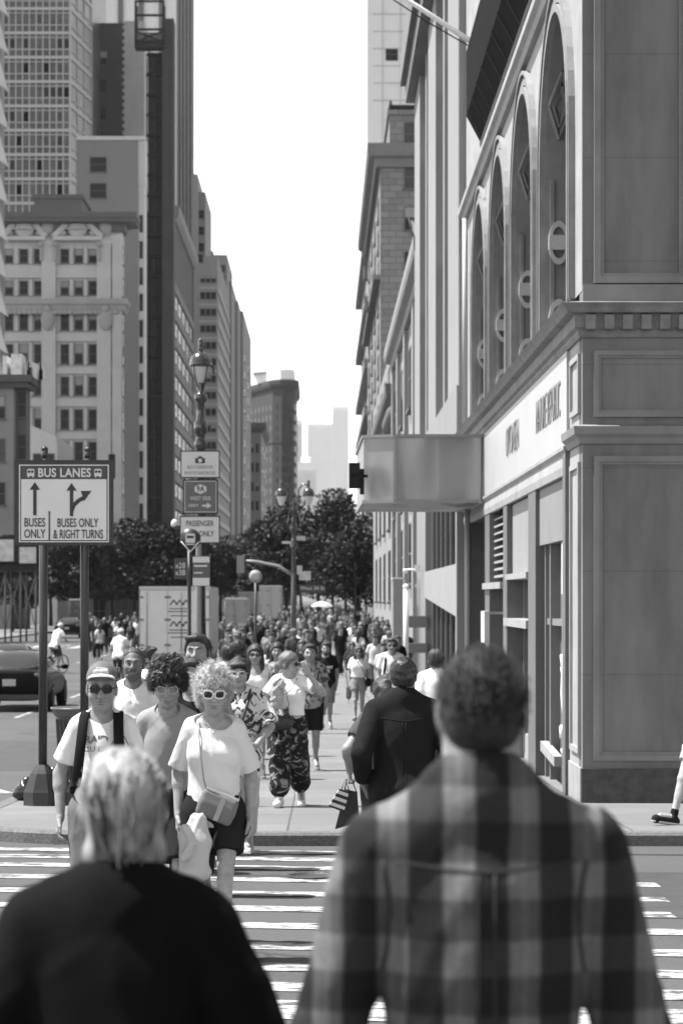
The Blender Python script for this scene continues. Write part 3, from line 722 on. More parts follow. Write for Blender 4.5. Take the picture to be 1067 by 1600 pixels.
# ---------------------------------------------------------------- building helpers
M_GLASS = mat('window_glass', .012, .2, spec=.14)
M_GLASS2 = mat('window_glass_pale', .05, .25, .4, .4, spec=.2)
M_BLIND = mat('window_blind', .26, .8)
M_DARK = mat('dark_metal', .014, .55, .3, 4, spec=.2)
M_FRAME = mat('window_frame', .09, .6)
def stone(g, name='stone', var=.10, sc=.8, bump=.2): return mat('%s_%d' % (name, round(g * 100)), g, .85, var, sc, bump, 6)
_wm = {}
def window_mesh(w, h, bars=1, kind=0, fr=None, proud=.05, sill=True, frw=.07):
    key = (round(w, 2), round(h, 2), bars, kind, fr, proud, sill)
    if key in _wm: return _wm[key]
    b = MB(); f = fr or M_FRAME
    b.box(-w / 2, w / 2, -proud * .4, .05, 0, h); n0 = len(b.f)
    nb = 0
    if kind == 1: b.box(-w / 2 + frw, w / 2 - frw, -proud * .5, 0, h * .55, h - frw); nb = 6
    n1 = len(b.f)
    for x in (-w / 2, w / 2 - frw): b.box(x, x + frw, -proud, .04, 0, h)
    b.box(-w / 2, w / 2, -proud * .96, .04, h - frw, h); b.box(-w / 2, w / 2, -proud * .94, .04, 0, frw)
    if bars >= 1: b.box(-w / 2 + .02, w / 2 - .02, -proud * .9, .03, h * .5 - frw * .4, h * .5 + frw * .4)
    for i in range(1, bars): x = -w / 2 + w * i / bars; b.box(x - frw * .35, x + frw * .35, -proud * .88, .03, .02, h - .02)
    if sill: b.box(-w / 2 - .08, w / 2 + .08, -proud - .1, .05, -.12, -.01)
    me = b.mesh('window', M_GLASS2 if kind == 2 else M_GLASS); fixn(me); me.materials.append(M_BLIND); me.materials.append(f)
    for i, p in enumerate(me.polygons): p.material_index = 0 if i < n0 else (1 if i < n1 else 2)
    _wm[key] = me; return me
_wr = random.Random(3)
def put_window(root, x, y, z, w, h, face='front', bars=1, kinds=(0, 0, 0, 1, 2), fr=None, proud=.05, sill=True):
    o = link('window', window_mesh(w, h, bars, _wr.choice(kinds), fr, proud, sill), root)
    o.location = (x, y, z); o.rotation_euler = (0, 0, {'front': 0, 'left': R(-90), 'right': R(90)}[face]); return o
def building(name, label, x0, x1, y0, y1, ztop, m, group=None, z0=None):
    root = thing(name, label, 'building', (0, 0, 0), group=group); b = MB(); z0 = gz(y0) - .5 if z0 is None else z0
    b.box(x0, x1, y0, y1, z0, ztop); b.build('wall', m, root); return root
def cornice(root, path, z, m, out=.6, h=.9, name='cornice', side=-1, steps=None):
    b = MB(); b.sweep(steps or [(-.02, z), (out * .35, z), (out * .45, z + h * .35), (out * .9, z + h * .45), (out, z + h * .62), (out, z + h), (-.02, z + h)], path, side=side)
    return b.build(name, m, root)

# ---------------------------------------------------------------- the corner building on the right
BX, BY, BEND = 2.74, 25.5, 46.0
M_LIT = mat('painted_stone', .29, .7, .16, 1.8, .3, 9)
M_ORNA = mat('ornament_paint', .42, .7, .1, 4)  # brighter than the wall: sunlight on the carved rings put into the colour
M_FRONT = mat('painted_stone_shaded', .18, .75, .22, 1.6, .35, 7)  # darker copy of M_LIT: shade of street front and reveals painted in
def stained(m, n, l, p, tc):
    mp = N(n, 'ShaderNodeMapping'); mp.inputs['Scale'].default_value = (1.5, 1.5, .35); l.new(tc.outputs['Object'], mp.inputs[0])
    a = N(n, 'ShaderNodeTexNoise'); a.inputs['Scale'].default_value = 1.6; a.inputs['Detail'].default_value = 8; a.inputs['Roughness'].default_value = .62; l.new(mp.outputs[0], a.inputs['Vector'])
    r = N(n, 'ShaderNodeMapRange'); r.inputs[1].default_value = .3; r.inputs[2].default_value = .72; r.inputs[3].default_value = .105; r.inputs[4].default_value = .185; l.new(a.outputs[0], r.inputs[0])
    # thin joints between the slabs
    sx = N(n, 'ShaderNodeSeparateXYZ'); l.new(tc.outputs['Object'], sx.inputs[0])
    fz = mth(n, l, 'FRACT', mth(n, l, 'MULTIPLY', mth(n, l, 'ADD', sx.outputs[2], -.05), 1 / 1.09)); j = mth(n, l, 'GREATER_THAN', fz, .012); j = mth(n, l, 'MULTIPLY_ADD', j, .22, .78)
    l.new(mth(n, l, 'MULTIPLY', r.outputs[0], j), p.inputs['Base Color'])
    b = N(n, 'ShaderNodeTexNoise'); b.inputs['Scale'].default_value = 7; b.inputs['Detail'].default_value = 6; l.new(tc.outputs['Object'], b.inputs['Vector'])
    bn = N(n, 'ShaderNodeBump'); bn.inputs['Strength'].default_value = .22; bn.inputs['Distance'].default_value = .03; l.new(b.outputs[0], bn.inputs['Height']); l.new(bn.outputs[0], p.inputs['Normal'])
M_STAIN = mat('stained_slabs', .32, .8, extra=stained)  # real stains over a base colour darkened for the shaded street front
M_GRAN = mat('dark_granite', .035, .55, .55, 9, .3, 40)
corner = thing('corner_building', 'corner building with arched windows, dentil cornice and grey panelled pilaster, beside the crossing', 'building')
XB = 16.0
def arch_wall(root, ys, zb, zt, r, zs, depth=.55):
    """avenue wall above the cornice: real arched openings with reveals"""
    wb, ab = MB(), MB(); na = 20; edge = BY + .02; y = edge
    for i, c in enumerate(ys):
        a0, a1 = c - r, c + r; nxt = (ys[i + 1] - r + a1) / 2 if i < len(ys) - 1 else BEND
        wb.add([(BX, y, zb), (BX, a0, zb), (BX, a0, zt), (BX, y, zt)], [(0, 1, 2, 3)]); wb.add([(BX, a1, zb), (BX, nxt, zb), (BX, nxt, zt), (BX, a1, zt)], [(0, 1, 2, 3)])
        arc = [(c - r * math.cos(math.pi * j / na), zs + r * math.sin(math.pi * j / na)) for j in range(na + 1)]
        for (ya, za), (yb, zb2) in zip(arc, arc[1:]): wb.add([(BX, ya, za), (BX, yb, zb2), (BX, yb, zt), (BX, ya, zt)], [(0, 1, 2, 3)])
        out = [(a0, zb)] + arc + [(a1, zb)]
        rv = MB()
        for (ya, za), (yb, zb2) in zip(out, out[1:]): rv.add([(BX, ya, za), (BX, yb, zb2), (BX + depth, yb, zb2), (BX + depth, ya, za)], [(0, 1, 2, 3)])
        rv.add([(BX - .04, a0, zb + .05), (BX - .04, a1, zb + .05), (BX + depth, a1, zb + .05), (BX + depth, a0, zb + .05)], [(0, 1, 2, 3)])
        win = rv.build('arched_window', M_FRONT, root)
        g = MB(); g.add([(BX + depth - .02, p[0], p[1]) for p in out], [tuple(range(len(out)))]); g.build('pane', M_GLASS, win)
        fr = MB()
        for yy in (c - r * .5, c, c + r * .5): fr.box(BX + depth - .1, BX + depth - .02, yy - .04, yy + .04, zb + .05, zs + math.sqrt(max(r * r - (yy - c) ** 2, 0)) - .03)
        for z in (zb + 1.3, zs): fr.box(BX + depth - .11, BX + depth - .025, a0 + .02, a1 - .02, z - .05, z + .05)
        fr.build('frame', mat('arch_frame', .2, .6), win)
        # archivolt: three stepped bands round the opening
        for rr, w, pr in ((r + .01, .09, .07), (r + .12, .10, .045), (r + .26, .05, .075)):
            o1 = [(c - rr, zb)] + [(c - rr * math.cos(math.pi * j / na), zs + rr * math.sin(math.pi * j / na)) for j in range(na + 1)] + [(c + rr, zb)]
            r2 = rr + w; o2 = [(c - r2, zb)] + [(c - r2 * math.cos(math.pi * j / na), zs + r2 * math.sin(math.pi * j / na)) for j in range(na + 1)] + [(c + r2, zb)]
            n = len(o1); vs = [(BX - pr, *p) for p in o1] + [(BX - pr, *p) for p in o2] + [(BX + .01, *p) for p in o1] + [(BX + .01, *p) for p in o2]
            ab.add(vs, [f for j in range(n - 1) for f in ((j, j + 1, n + j + 1, n + j), (j, j + 1, 2 * n + j + 1, 2 * n + j), (n + j, n + j + 1, 3 * n + j + 1, 3 * n + j))])
        # carved ornaments standing on the far jamb: a ring with a bar, a lozenge, a half ring at the sill
        jy = a1 - .002; xc = BX + .165
        def ring(zc, rx, rz, t, half=False):
            q = MB(); nn = 28
            for k2 in range(nn if not half else nn // 2):
                A = [2 * math.pi * (k2 + d) / nn for d in (0, 1)]
                P = [(xc + s2 * rx * math.cos(t2), zc + s2 * rz * math.sin(t2)) for t2 in A for s2 in (1, 1 - t)]
                vs = [(p[0], jy - .07, p[1]) for p in P] + [(p[0], jy, p[1]) for p in P]
                q.add(vs, [(0, 2, 3, 1), (0, 4, 6, 2), (1, 3, 7, 5)])
            return q
        q = ring(zb + 1.12, .125, .27, .28); q.box(xc - .122, xc + .122, jy - .09, jy, zb + 1.03, zb + 1.21); q.build('ornament', M_ORNA, win)
        ring(zb + .16, .125, .27, .3, True).build('ornament', M_ORNA, win)
        q = MB()
        for s2 in (1, .62):
            P = [(xc, .36), (xc + .19, 0), (xc, -.36), (xc - .19, 0)]
            for (xa, za), (xb, zb2) in zip(P, P[1:] + P[:1]):
                e = [(xc + (xx - xc) * s2 * .7, c + math.sqrt(r * r - (.85 + zz_ * s2) ** 2) - .02, zs + .85 + zz_ * s2) for xx, zz_ in ((xa, za), (xb, zb2))]; q.bar(e[0], e[1], .045, .05)
        q.build('ornament', M_FRONT, win)
        q = MB()
        for xx in (BX + .06, BX + depth - .1): q.box(xx, xx + .05, jy - .035, jy, zb + .05, zs)
        q.build('jamb_moulding', M_FRONT, win)
        y = nxt
    wb.build('avenue_wall', M_LIT, root); ab.build('archivolt', mat('archivolt_paint', .21, .75, .2, 2.5, .3, 9), root)
ARCH = [28.15, 32.65, 37.15, 41.65]
arch_wall(corner, ARCH, 5.2, 9.15, 1.62, 7.1)
b = MB(); b.box(BX, XB, BY + .3, BEND, 9.15, 15); b.box(BX + .6, XB, BY + .3, BEND - .002, -1.2, 9.14); b.build('upper_wall', M_LIT, corner)
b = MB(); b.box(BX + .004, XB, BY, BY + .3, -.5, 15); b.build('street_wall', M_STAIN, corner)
# mouldings on the street front: panels of the corner pilaster
def frame_panel(bm, x0, x1, z0, z1, w=.06, pr=.035, y=BY):
    for i, (ww, pp) in enumerate(((w, pr), (w * .5, pr * .55))):
        o = i * w * 1.0
        bm.box(x0 + o, x1 - o, y - pp, y, z0 + o, z0 + o + ww); bm.box(x0 + o, x1 - o, y - pp, y, z1 - o - ww, z1 - o)
        bm.box(x0 + o, x0 + o + ww, y - pp + .001, y, z0 + o + ww, z1 - o - ww); bm.box(x1 - o - ww, x1 - o, y - pp + .001, y, z0 + o + ww, z1 - o - ww)
b = MB()
for x0 in (2.86, 4.35, 7.2, 10.2):
    x1 = x0 + (1.0 if x0 < 3 else 2.4)
    frame_panel(b, x0, x1 + .35, .24, 3.45); frame_panel(b, x0, x1 + .35, 3.86, 4.56, .05)
    frame_panel(b, x0, x1, 5.27, 8.95, .07, .05)
b.build('panel_moulding', M_FRONT, corner)
b = MB(); b.box(BX + .002, 3.96, BY - .045, BY - .001, 5.0, 5.255); b.box(BX + .003, 4.0, BY - .03, BY - .001, 8.98, 9.3); each(b, 'pilaster_block', M_FRONT, corner)
b = MB(); b.box(BX - .012, XB, BY - .05, BY + .2, -.6, .155); b.build('plinth', M_GRAN, corner)
side = [(BX, BEND), (BX, BY), (XB, BY)]
b = MB(); b.sweep([(-.03, 4.70), (.03, 4.70), (.05, 4.745), (.05, 4.775), (.09, 4.80), (.09, 4.93), (.17, 4.95), (.20, 5.0), (.24, 5.045), (-.03, 5.09)], side, side=1)
k = BX + .02
while k < XB: b.box(k, k + .105, BY - .155, BY - .05, 4.775, 4.925); k += .195
b.build('main_cornice', mat('cornice_paint', .17, .75, .3, 5, .2, 12), corner)
b = MB(); b.sweep([(-.03, 3.58), (.03, 3.58), (.05, 3.64), (.09, 3.68), (.10, 3.76), (-.03, 3.79)], [(BX, BY + 1.28), (BX, BY), (XB, BY)], side=1); b.build('pilaster_cap', M_FRONT, corner)
b = MB(); b.sweep([(-.02, 9.08), (.07, 9.08), (.10, 9.16), (.16, 9.20), (.16, 9.30), (-.02, 9.34)], side, side=1); b.build('string_course', M_LIT, corner)
# corner pilaster seen from the avenue, with a sunk panel
b = MB(); b.box(BX, BX + .6, BY + .3, BY + 1.28, -.6, 4.72); frs = ((.3, 3.4), (3.92, 4.55))
for z0, z1 in frs:
    for ya in (BY + .18, BY + 1.0): b.box(BX - .03, BX, ya, ya + .07, z0, z1)
    b.box(BX - .03, BX, BY + .25, BY + 1.0, z0, z0 + .06); b.box(BX - .03, BX, BY + .25, BY + 1.0, z1 - .06, z1)
b.box(BX - .02, BX, BY + .02, BY + 1.26, -.6, .16)
b.build('corner_pilaster', M_LIT, corner)
# the far end pilaster and piers of the shop front
b = MB()
for ya, yb in ((30.75, 31.85), (35.5, 36.25), (39.2, 40.35), (44.6, BEND)): b.box(BX - .03, BX + .35, ya, yb, -.8, 3.34)
for ya in (26.79,): b.box(BX - .05, BX + .2, ya, ya + .3, -.8, 3.6)
each(b, 'shop_pier', mat('shop_pier_paint', .11, .6, .12, 3), corner)
b = MB(); b.sweep([(-.02, 3.33), (.04, 3.33), (.05, 3.42), (.03, 3.56), (.07, 3.60), (.07, 3.64), (-.02, 3.64)], [(BX, BEND), (BX, BY + 1.3)], side=1); b.build('shop_architrave', M_LIT, corner)
b = MB(); b.box(BX - .035, BX + .3, BY + 1.29, BEND - .3, 3.645, 4.69); sb = b.build('sign_band', mat('sign_white', .37, .5, .06, 1.2), corner)
M_LET = mat('sign_letters', .13, .5)
text('lettering', 'NATURE REPUBLIC', .62, M_LET, sb, (BX - .04, 29.0, 4.20), (90, 0, -90), .6, -.010, .004)
text('lettering', 'OPTONSEN', .62, M_LET, sb, (BX - .05, 34.3, 4.20), (90, 0, -90), .7, -.010, .004)
# shop bays
def bay(y0, y1):
    pass
M_SHOP = mat('shop_frame', .16, .5, .1, 4)
sf = MB(); sf.box(BX + .22, BX + .6, 27.1, BEND, -.9, -.02)          # stall riser behind
sf.build('stall_riser', mat('riser', .3, .7, .2, 3), corner)
# bay A: boarded door with a pale blind above and scrawl in white
b = MB(); b.box(BX + .2, BX + .26, 27.1, 30.75, -.3, 3.33); d = b.build('boarded_door', mat('grey_board', .10, .6, .12, 2.5), corner)
b = MB()
for y in (27.1, 28.15, 28.35, 29.9, 30.55): b.box(BX + .08, BX + .2, y, y + .12, -.3, 3.33)
b.box(BX + .1, BX + .2, 27.2, 30.6, 1.62, 1.70); b.build('door_frame', M_SHOP, d)
b = MB(); b.box(BX + .02, BX + .16, 27.22, 30.72, 2.62, 3.32); b.build('blind', mat('pale_blind', .19, .7, .1, 2), d)
b = MB(); b.box(BX + .04, BX + .19, 27.25, 28.14, 2.0, 2.6); b.build('side_light', mat('pale_panel', .55, .5), d)
b = MB(); b.bar((BX + .05, 28.6, .02), (BX + .05, 30.4, .10), .1, .12); b.build('rail', M_LIT, d)
for s_, z, y, sz_ in (('S', 1.02, 29.3, .5), ('A', .62, 29.3, .42), ('shop', .18, 29.25, .3), ('open', -.08, 29.2, .26)):
    pass
b = MB()
for pts in ([(29.55, 1.25), (29.35, 1.1), (29.5, .8), (29.3, .55), (29.1, .5)], [(29.5, 1.1), (29.2, .95)], [(29.6, .38), (29.0, .33)], [(29.6, .24), (29.6, .38)], [(29.5, .1), (29.0, .02)], [(29.6, -.05), (29.0, -.14)]):
    b.tube([(BX + .19, y, z) for y, z in pts], .03, 6)
b.build('white_scrawl', mat('white_paint', .75, .6), d)
# bay B: display window with a pale fascia, a ledge and clutter behind the glass
b = MB(); b.box(BX + .3, BX + .34, 31.85, 35.5, .1, 2.2); d = b.build('display_window', mat('display_glass_reflections', .06, .06, .95, 2.2, spec=.7), corner)  # strong blotches in the glass colour paint in reflected trees
b = MB(); b.box(BX + .05, BX + .3, 31.9, 35.45, 2.3, 3.32); b.build('fascia_panel', mat('pale_fascia', .24, .6, .08, 1.5), d)
b = MB(); b.box(BX - .06, BX + .3, 31.86, 35.49, 2.22, 2.3); b.box(BX - .06, BX + .28, 31.86, 35.8, 1.55, 1.66); b.build('ledge', M_LIT, d)
b = MB()
for y in (32.0, 33.1, 34.3, 35.3): b.box(BX + .2, BX + .3, y, y + .09, -.3, 2.22)
b.build('frame', M_SHOP, d)
rr = random.Random(5); b = MB()
for i in range(60):
    y = rr.uniform(32.1, 34.2); z = rr.uniform(.1, 2.1); s_ = rr.uniform(.04, .12); b.box(BX + .27, BX + .3, y, y + s_, z, z + s_ * rr.uniform(.5, 2))
b.build('goods_on_display', mat('goods', .3, .5, .9, 6), d)
# bay C: louvred vent over a narrow window
b = MB(); b.box(BX + .3, BX + .33, 36.25, 39.2, 2.2, 3.33); d = b.build('louvre', M_DARK, corner)
b = MB()
for i in range(9):
    z = 2.28 + i * .115; b.add([(BX + .04, 36.3, z), (BX + .04, 39.15, z), (BX + .26, 39.15, z + .07), (BX + .26, 36.3, z + .07), (BX + .04, 36.3, z + .03), (BX + .04, 39.15, z + .03), (BX + .26, 39.15, z + .10), (BX + .26, 36.3, z + .10)], [(0, 1, 2, 3), (4, 5, 6, 7), (0, 1, 5, 4), (2, 3, 7, 6), (0, 3, 7, 4), (1, 2, 6, 5)])
b.build('slats', M_LIT, d)
b = MB(); b.box(BX - .08, BX + .3, 36.26, 40.3, 2.1, 2.2); b.build('ledge', M_LIT, d)
b = MB(); b.box(BX + .34, BX + .37, 36.25, 39.2, -.3, 2.1); d = b.build('shop_window', M_GLASS, corner)
b = MB()
for y in (36.4, 37.4, 38.2, 39.0): b.box(BX + .2, BX + .34, y, y + .12, -.4, 2.1)
b.build('frame', M_LIT, d)
b = MB(); b.box(BX - .22, BX - .14, 37.6, 38.4, 1.25, 1.75); b.box(BX - .15, BX + .3, 37.98, 38.02, 1.7, 1.74); d = b.build('projecting_sign', mat('sign_grey', .55, .6, .15, 4), corner)
b = MB(); b.box(BX + .4, BX + .43, 40.35, 44.6, -.5, 3.33); b.build('dark_recess', M_DARK, corner)
b = MB(); b.tube([(BX - .08, 44.2, -.6), (BX - .08, 44.2, 5.0)], .06, 10); b.tube([(BX - .09, 44.9, 5.2), (BX - .09, 44.9, 9.0)], .05, 8); b.build('drain_pipe', mat('pipe_grey', .35, .5), corner)
# slanted boarded eave above the arches
eave = MB()
eave.prism([(BX - .02, 9.36), (BX - .10, 9.32), (2.36, 9.84), (2.36, 10.9), (BX - .02, 10.9)], 'y', 27.0, 39.6)
ev = eave.build('boarded_eave', mat('dark_boards', .012, .9, .4, 3, .4, 14, spec=.05), corner)
b = MB()
for i in range(12):
    y = 27.1 + i * 1.1; b.bar((BX - .115, y, 9.335), (2.345, y, 9.845), .012, .012)
each(b, 'batten', mat('dark_boards2', .03, .6), ev)
b = MB(); b.box(BX - .16, BX - .02, 27, 39.62, 9.341, 9.43); b.build('eave_trim', M_DARK, ev)

# flag pole above the eave
fp = thing('flagpole', 'white slanting flagpole with halyard high on the right hand wall, above the boarded eave', 'flagpole', (BX, 41.2, 11.3))
b = MB(); b.tube([(0, 0, 0), (-1.7, -.6, .95)], [.05, .035], 10); b.build('pole', mat('white_metal', .75, .4), fp)
b = MB(); b.tube([(-.1, -.1, -.05), (-1.0, -.3, .42), (-1.75, -.55, .85)], .012, 5); b.build('halyard', M_DARK, fp)
b = MB(); b.box(-.05, .05, -.15, .15, -.2, .2); b.build('bracket', M_DARK, fp)

# the metal-clad entrance canopy across the pavement
def dented(m, n, l, p, tc):
    a = N(n, 'ShaderNodeTexNoise'); a.inputs['Scale'].default_value = .8; a.inputs['Detail'].default_value = 1; mp = N(n, 'ShaderNodeMapping'); mp.inputs['Scale'].default_value = (1.6, 1, .5); mp.inputs['Rotation'].default_value = (0, .25, 0); l.new(tc.outputs['Object'], mp.inputs[0]); l.new(mp.outputs[0], a.inputs['Vector'])
    bn = N(n, 'ShaderNodeBump'); bn.inputs['Strength'].default_value = 1.0; bn.inputs['Distance'].default_value = .45; l.new(a.outputs[0], bn.inputs['Height']); l.new(bn.outputs[0], p.inputs['Normal'])
M_CLAD = mat('metal_cladding', .25, .42, metal=.55, extra=dented)
cn = thing('entrance_canopy', 'grey metal-clad entrance canopy projecting over the pavement beyond the shop sign', 'canopy', (0, 0, 0))
b = MB(); P = [(BX, 40.4), (1.95, 40.36), (1.20, 40.4), (.70, 40.62), (.66, 45.6), (BX, 45.6)]
b.prism(P, 'z', 3.58, 4.66); b.build('cladding', M_CLAD, cn)
b = MB(); b.sweep([(-.02, 3.545), (.03, 3.545), (.03, 3.60), (-.02, 3.60)], P[:-1], side=-1); b.sweep([(-.02, 4.64), (.035, 4.64), (.035, 4.69), (-.02, 4.69)], P[:-1], side=-1); b.build('edge_trim', mat('canopy_trim', .22, .5), cn)
b = MB(); b.box(1.19, 1.235, 40.37, 40.40, 3.53, 4.64); b.box(2.62, 2.65, 40.36, 40.41, 3.53, 4.64); b.build('seam', mat('canopy_seam', .3, .5), cn)
ts = thing('traffic_signal', 'black traffic signal head seen from behind at the canopy end', 'traffic signal', (0.56, 40.2, 3.98))
b = MB(); b.box(-.11, .07, -.1, .12, -.2, .22); b.build('housing', M_DARK, ts)
b = MB(); b.box(.07, .2, .0, .06, -.02, .03); b.box(.07, .14, -.06, .1, -.3, .12); b.build('bracket', M_DARK, ts)
b = MB()
for z in (-.1, .1): b.box(-.10, .06, -.2, -.09, z - .07, z + .07)
b.build('visor', M_DARK, ts)
# ---------------------------------------------------------------- right side of the avenue, going away
M_PALE = stone(.24, 'pale_stone', .06, .5); M_MIDS = stone(.23, 'mid_stone', .1, .6); M_BRN = stone(.12, 'brown_stone', .15, .6)
r = building('pale_pier_building', 'tall pale stone building with deep upright window strips, past the grey canopy', 2.95, 14, 46.06, 68, 30, M_PALE)
b = MB()
for y0, y1, x in ((46.05, 50.0, 2.60), (52.6, 53.2, 2.66), (55.4, 59.3, 2.60), (61.6, 62.2, 2.66), (64.4, 68.0, 2.60)): b.box(x, 2.95, y0, y1, 6.0, 30)
for z in (9.5, 13.5, 18): b.box(2.80, 2.95, 50, 64.4, z, z + .9)
each(b, 'pier', M_PALE, r)
b = MB(); b.box(2.56, 2.95, 46.04, 46.4, -1.2, 6.0); b.box(2.58, 2.95, 46.4, 68, 5.1, 6.05); b.build('base_course', M_MIDS, r)
b = MB(); b.box(2.2, 2.95, 52.0, 68.3, 16.4, 17.2); b.box(2.35, 2.95, 52.1, 68.2, 15.9, 16.4); b.build('cornice', stone(.16, 'dark_stone'), r)
for y in (51.3, 54.3, 60.4, 63.3):
    for z in (6.6, 10.6, 14.4): put_window(r, 2.948, y, z, 1.3, 2.6, 'left', 2)
b = MB(); b.box(2.85, 2.9, 46.4, 62, -.9, 5.1); sg = b.build('dark_shop_glazing', mat('black_glass', .006, .85, spec=.03), r)
b = MB()
for i in range(8): y = 46.5 + i * 2.15; b.box(2.80, 2.85, y, y + .10, -.9, 5.1)
each(b, 'mullion', mat('steel_mullion', .2, .4), r)
b = MB(); b.add([(x, y, z) for y, zl in ((46.45, 1.58), (61.5, 1.98)) for x in (2.60, 2.8) for z in (zl, 2.62)], [(0, 1, 3, 2), (4, 6, 7, 5), (0, 4, 5, 1), (2, 3, 7, 6), (0, 2, 6, 4), (1, 5, 7, 3)]); b.build('spandrel_panel', mat('spandrel_grey', .26, .5, .15, 2), r)
b = MB(); b.box(2.22, 2.7, 62.1, 62.3, 1.2, 1.5); b.box(2.22, 2.7, 62.1, 62.3, .55, .8); b.box(2.66, 2.9, 62.3, 68, -.9, 5.1); b.build('entrance_frame', mat('steel_mullion', .32, .4), r)

r = building('low_pale_building', 'low pale building with moulded cornice between the tall pale piers and the brown stone block', 3.0, 16, 68.06, 100, 12, M_PALE)
cornice(r, [(3.0, 100), (3.0, 68.06), (10, 68.06)], 11.3, M_MIDS, .45, .8, side=1)
b = MB()
for y in (68.1, 76, 84, 92, 98.5): b.box(2.85, 3.0, y, y + 1.3, -1, 11.3)
each(b, 'pilaster', M_PALE, r)
for i in range(4):
    for z in (2.4, 5.2, 8.3): put_window(r, 2.998, 73 + i * 8, z, 2.6, 2.1, 'left', 2)
r = building('grey_stone_building', 'narrow grey building with carved brackets beside the low pale building', 3.2, 18, 100.1, 150, 10.4, M_MIDS)
cornice(r, [(3.2, 150), (3.2, 100.1), (12, 100.1)], 9.9, M_BRN, .6, .9, side=1)
for i in range(5):
    for z in (1.8, 5.2): put_window(r, 3.198, 105 + i * 9, z, 2.4, 2.4, 'left', 2)
for k in range(5): b = MB(); b.sphere((3.0, 101 + k * 1.6, 9.6), .35, 6, (1, .6, 1.2)); b.build('carved_bracket', M_BRN, r)
r = building('grey_loft_building', 'grey loft building below the cornice of the brown stone block', 4.3, 20, 150.1, 204, 17.5, M_MIDS)
for i in range(5):
    for z in (2, 6, 10, 14): put_window(r, 4.298, 155 + i * 10, z, 3, 2.6, 'left', 2)

fl = thing('flag', 'white flag hanging from a short pole on the low pale building', 'flag', (3.0, 74, 12.6))
b = MB(); b.tube([(0, 0, -.6), (-.35, 0, 1.0)], .03); b.build('pole', M_DARK, fl)
b = MB(); n = 8
vs = [(-.35 + .06 * j + .55 * i / n * (.4 + .12 * j), .06 * math.sin(i * 1.3 + j), .95 - .17 * j - .1 * i / n) for j in range(6) for i in range(n + 1)]
b.add(vs, [(j * (n + 1) + i, j * (n + 1) + i + 1, (j + 1) * (n + 1) + i + 1, (j + 1) * (n + 1) + i) for j in range(5) for i in range(n)], True); b.build('cloth', mat('flag_white', .8, .8), fl, fix=False)

# rusticated block with the deep cornice
def rustic(m, n, l, p, tc):
    br = N(n, 'ShaderNodeTexBrick'); br.inputs['Scale'].default_value = 1; br.inputs['Brick Width'].default_value = 1.15; br.inputs['Row Height'].default_value = .55; br.inputs['Mortar Size'].default_value = .035
    for i, g in (('Color1', .17), ('Color2', .225), ('Mortar', .13)): br.inputs[i].default_value = (g, g, g, 1)
    sx = N(n, 'ShaderNodeSeparateXYZ'); l.new(tc.outputs['Object'], sx.inputs[0]); cx = N(n, 'ShaderNodeCombineXYZ')
    l.new(mth(n, l, 'ADD', sx.outputs[0], sx.outputs[1]), cx.inputs[0]); l.new(sx.outputs[2], cx.inputs[1]); l.new(cx.outputs[0], br.inputs['Vector']); l.new(br.outputs['Color'], p.inputs['Base Color'])
    bn = N(n, 'ShaderNodeBump'); bn.inputs['Strength'].default_value = .6; bn.inputs['Distance'].default_value = .1; l.new(br.outputs['Fac'], bn.inputs['Height']); bn.invert = True; l.new(bn.outputs[0], p.inputs['Normal'])
M_RUST = mat('rusticated_stone', .25, .85, extra=rustic)
Y4 = 204.2; X4 = WX(594, Y4)
r = building('brown_stone_block', 'brown stone block with deep dark cornice and rusticated walls, right of the avenue', X4, X4 + 22, Y4, Y4 + 55, WZ(232, Y4), M_RUST)
cornice(r, [(X4, Y4 + 55), (X4, Y4), (X4 + 22, Y4)], WZ(262, Y4), stone(.17, 'dark_stone'), 1.1, 1.9, side=1)
b = MB(); b.box(X4 + .8, X4 + 21, Y4 + .6, Y4 + 50, WZ(240, Y4), WZ(172, Y4)); b.box(X4 + .6, X4 + 21, Y4 + .4, Y4 + 50, WZ(178, Y4), WZ(170, Y4)); b.build('attic', M_RUST, r)
for py in (224, 293, 358, 428, 498, 565, 635, 700):
    for px in (647, 690): put_window(r, WX(px, Y4), Y4 + (.6 if py == 224 else 0), WZ(py, Y4) - .1, 1.7, 2.0, 'front', 1)
for k in range(9):
    for i in range(4): put_window(r, X4, Y4 + 6 + i * 13, WZ(330 + k * 50, Y4), 3.2, 1.9, 'left', 2)
b = MB(); b.box(X4 + .8, X4 + 10, Y4 + 1, Y4 + 9, WZ(172, Y4), WZ(160, Y4)); b.build('roof_parapet', M_DARK, r)
b = MB(); b.box(X4 - .9, X4, Y4 + 20, Y4 + 22, WZ(440, Y4), WZ(425, Y4)); b.box(X4 - .6, X4, Y4, Y4 + 55, WZ(436, Y4), WZ(429, Y4)); b.build('balcony_ledge', stone(.17, 'dark_stone'), r)
t = thing('potted_conifer', 'small dark conifer standing on the roof of the brown stone block', 'plant', (WX(610, Y4 + 3), Y4 + 3, WZ(172, Y4)))
b = MB(); rr = random.Random(2)
for i in range(300):
    z = rr.uniform(.1, 1.35); q = .28 * (1 - z / 1.45) + .03; a = rr.uniform(0, 6.28); x, y = q * math.cos(a), q * math.sin(a); s_ = .07
    b.add([(x, y, z), (x * 1.5 + .02, y * 1.5, z + s_ * 1.3), (x + s_ * math.sin(a), y - s_ * math.cos(a), z + s_)], [(0, 1, 2)])
b.build('foliage', mat('conifer', .05, .8), t, fix=False)
r = building('ornate_pale_building', 'pale ornate building with bracketed ledges beyond the brown stone block', WX(566, 320), WX(566, 320) + 20, 262, 330, WZ(462, 320), M_PALE)
X5 = WX(566, 320)
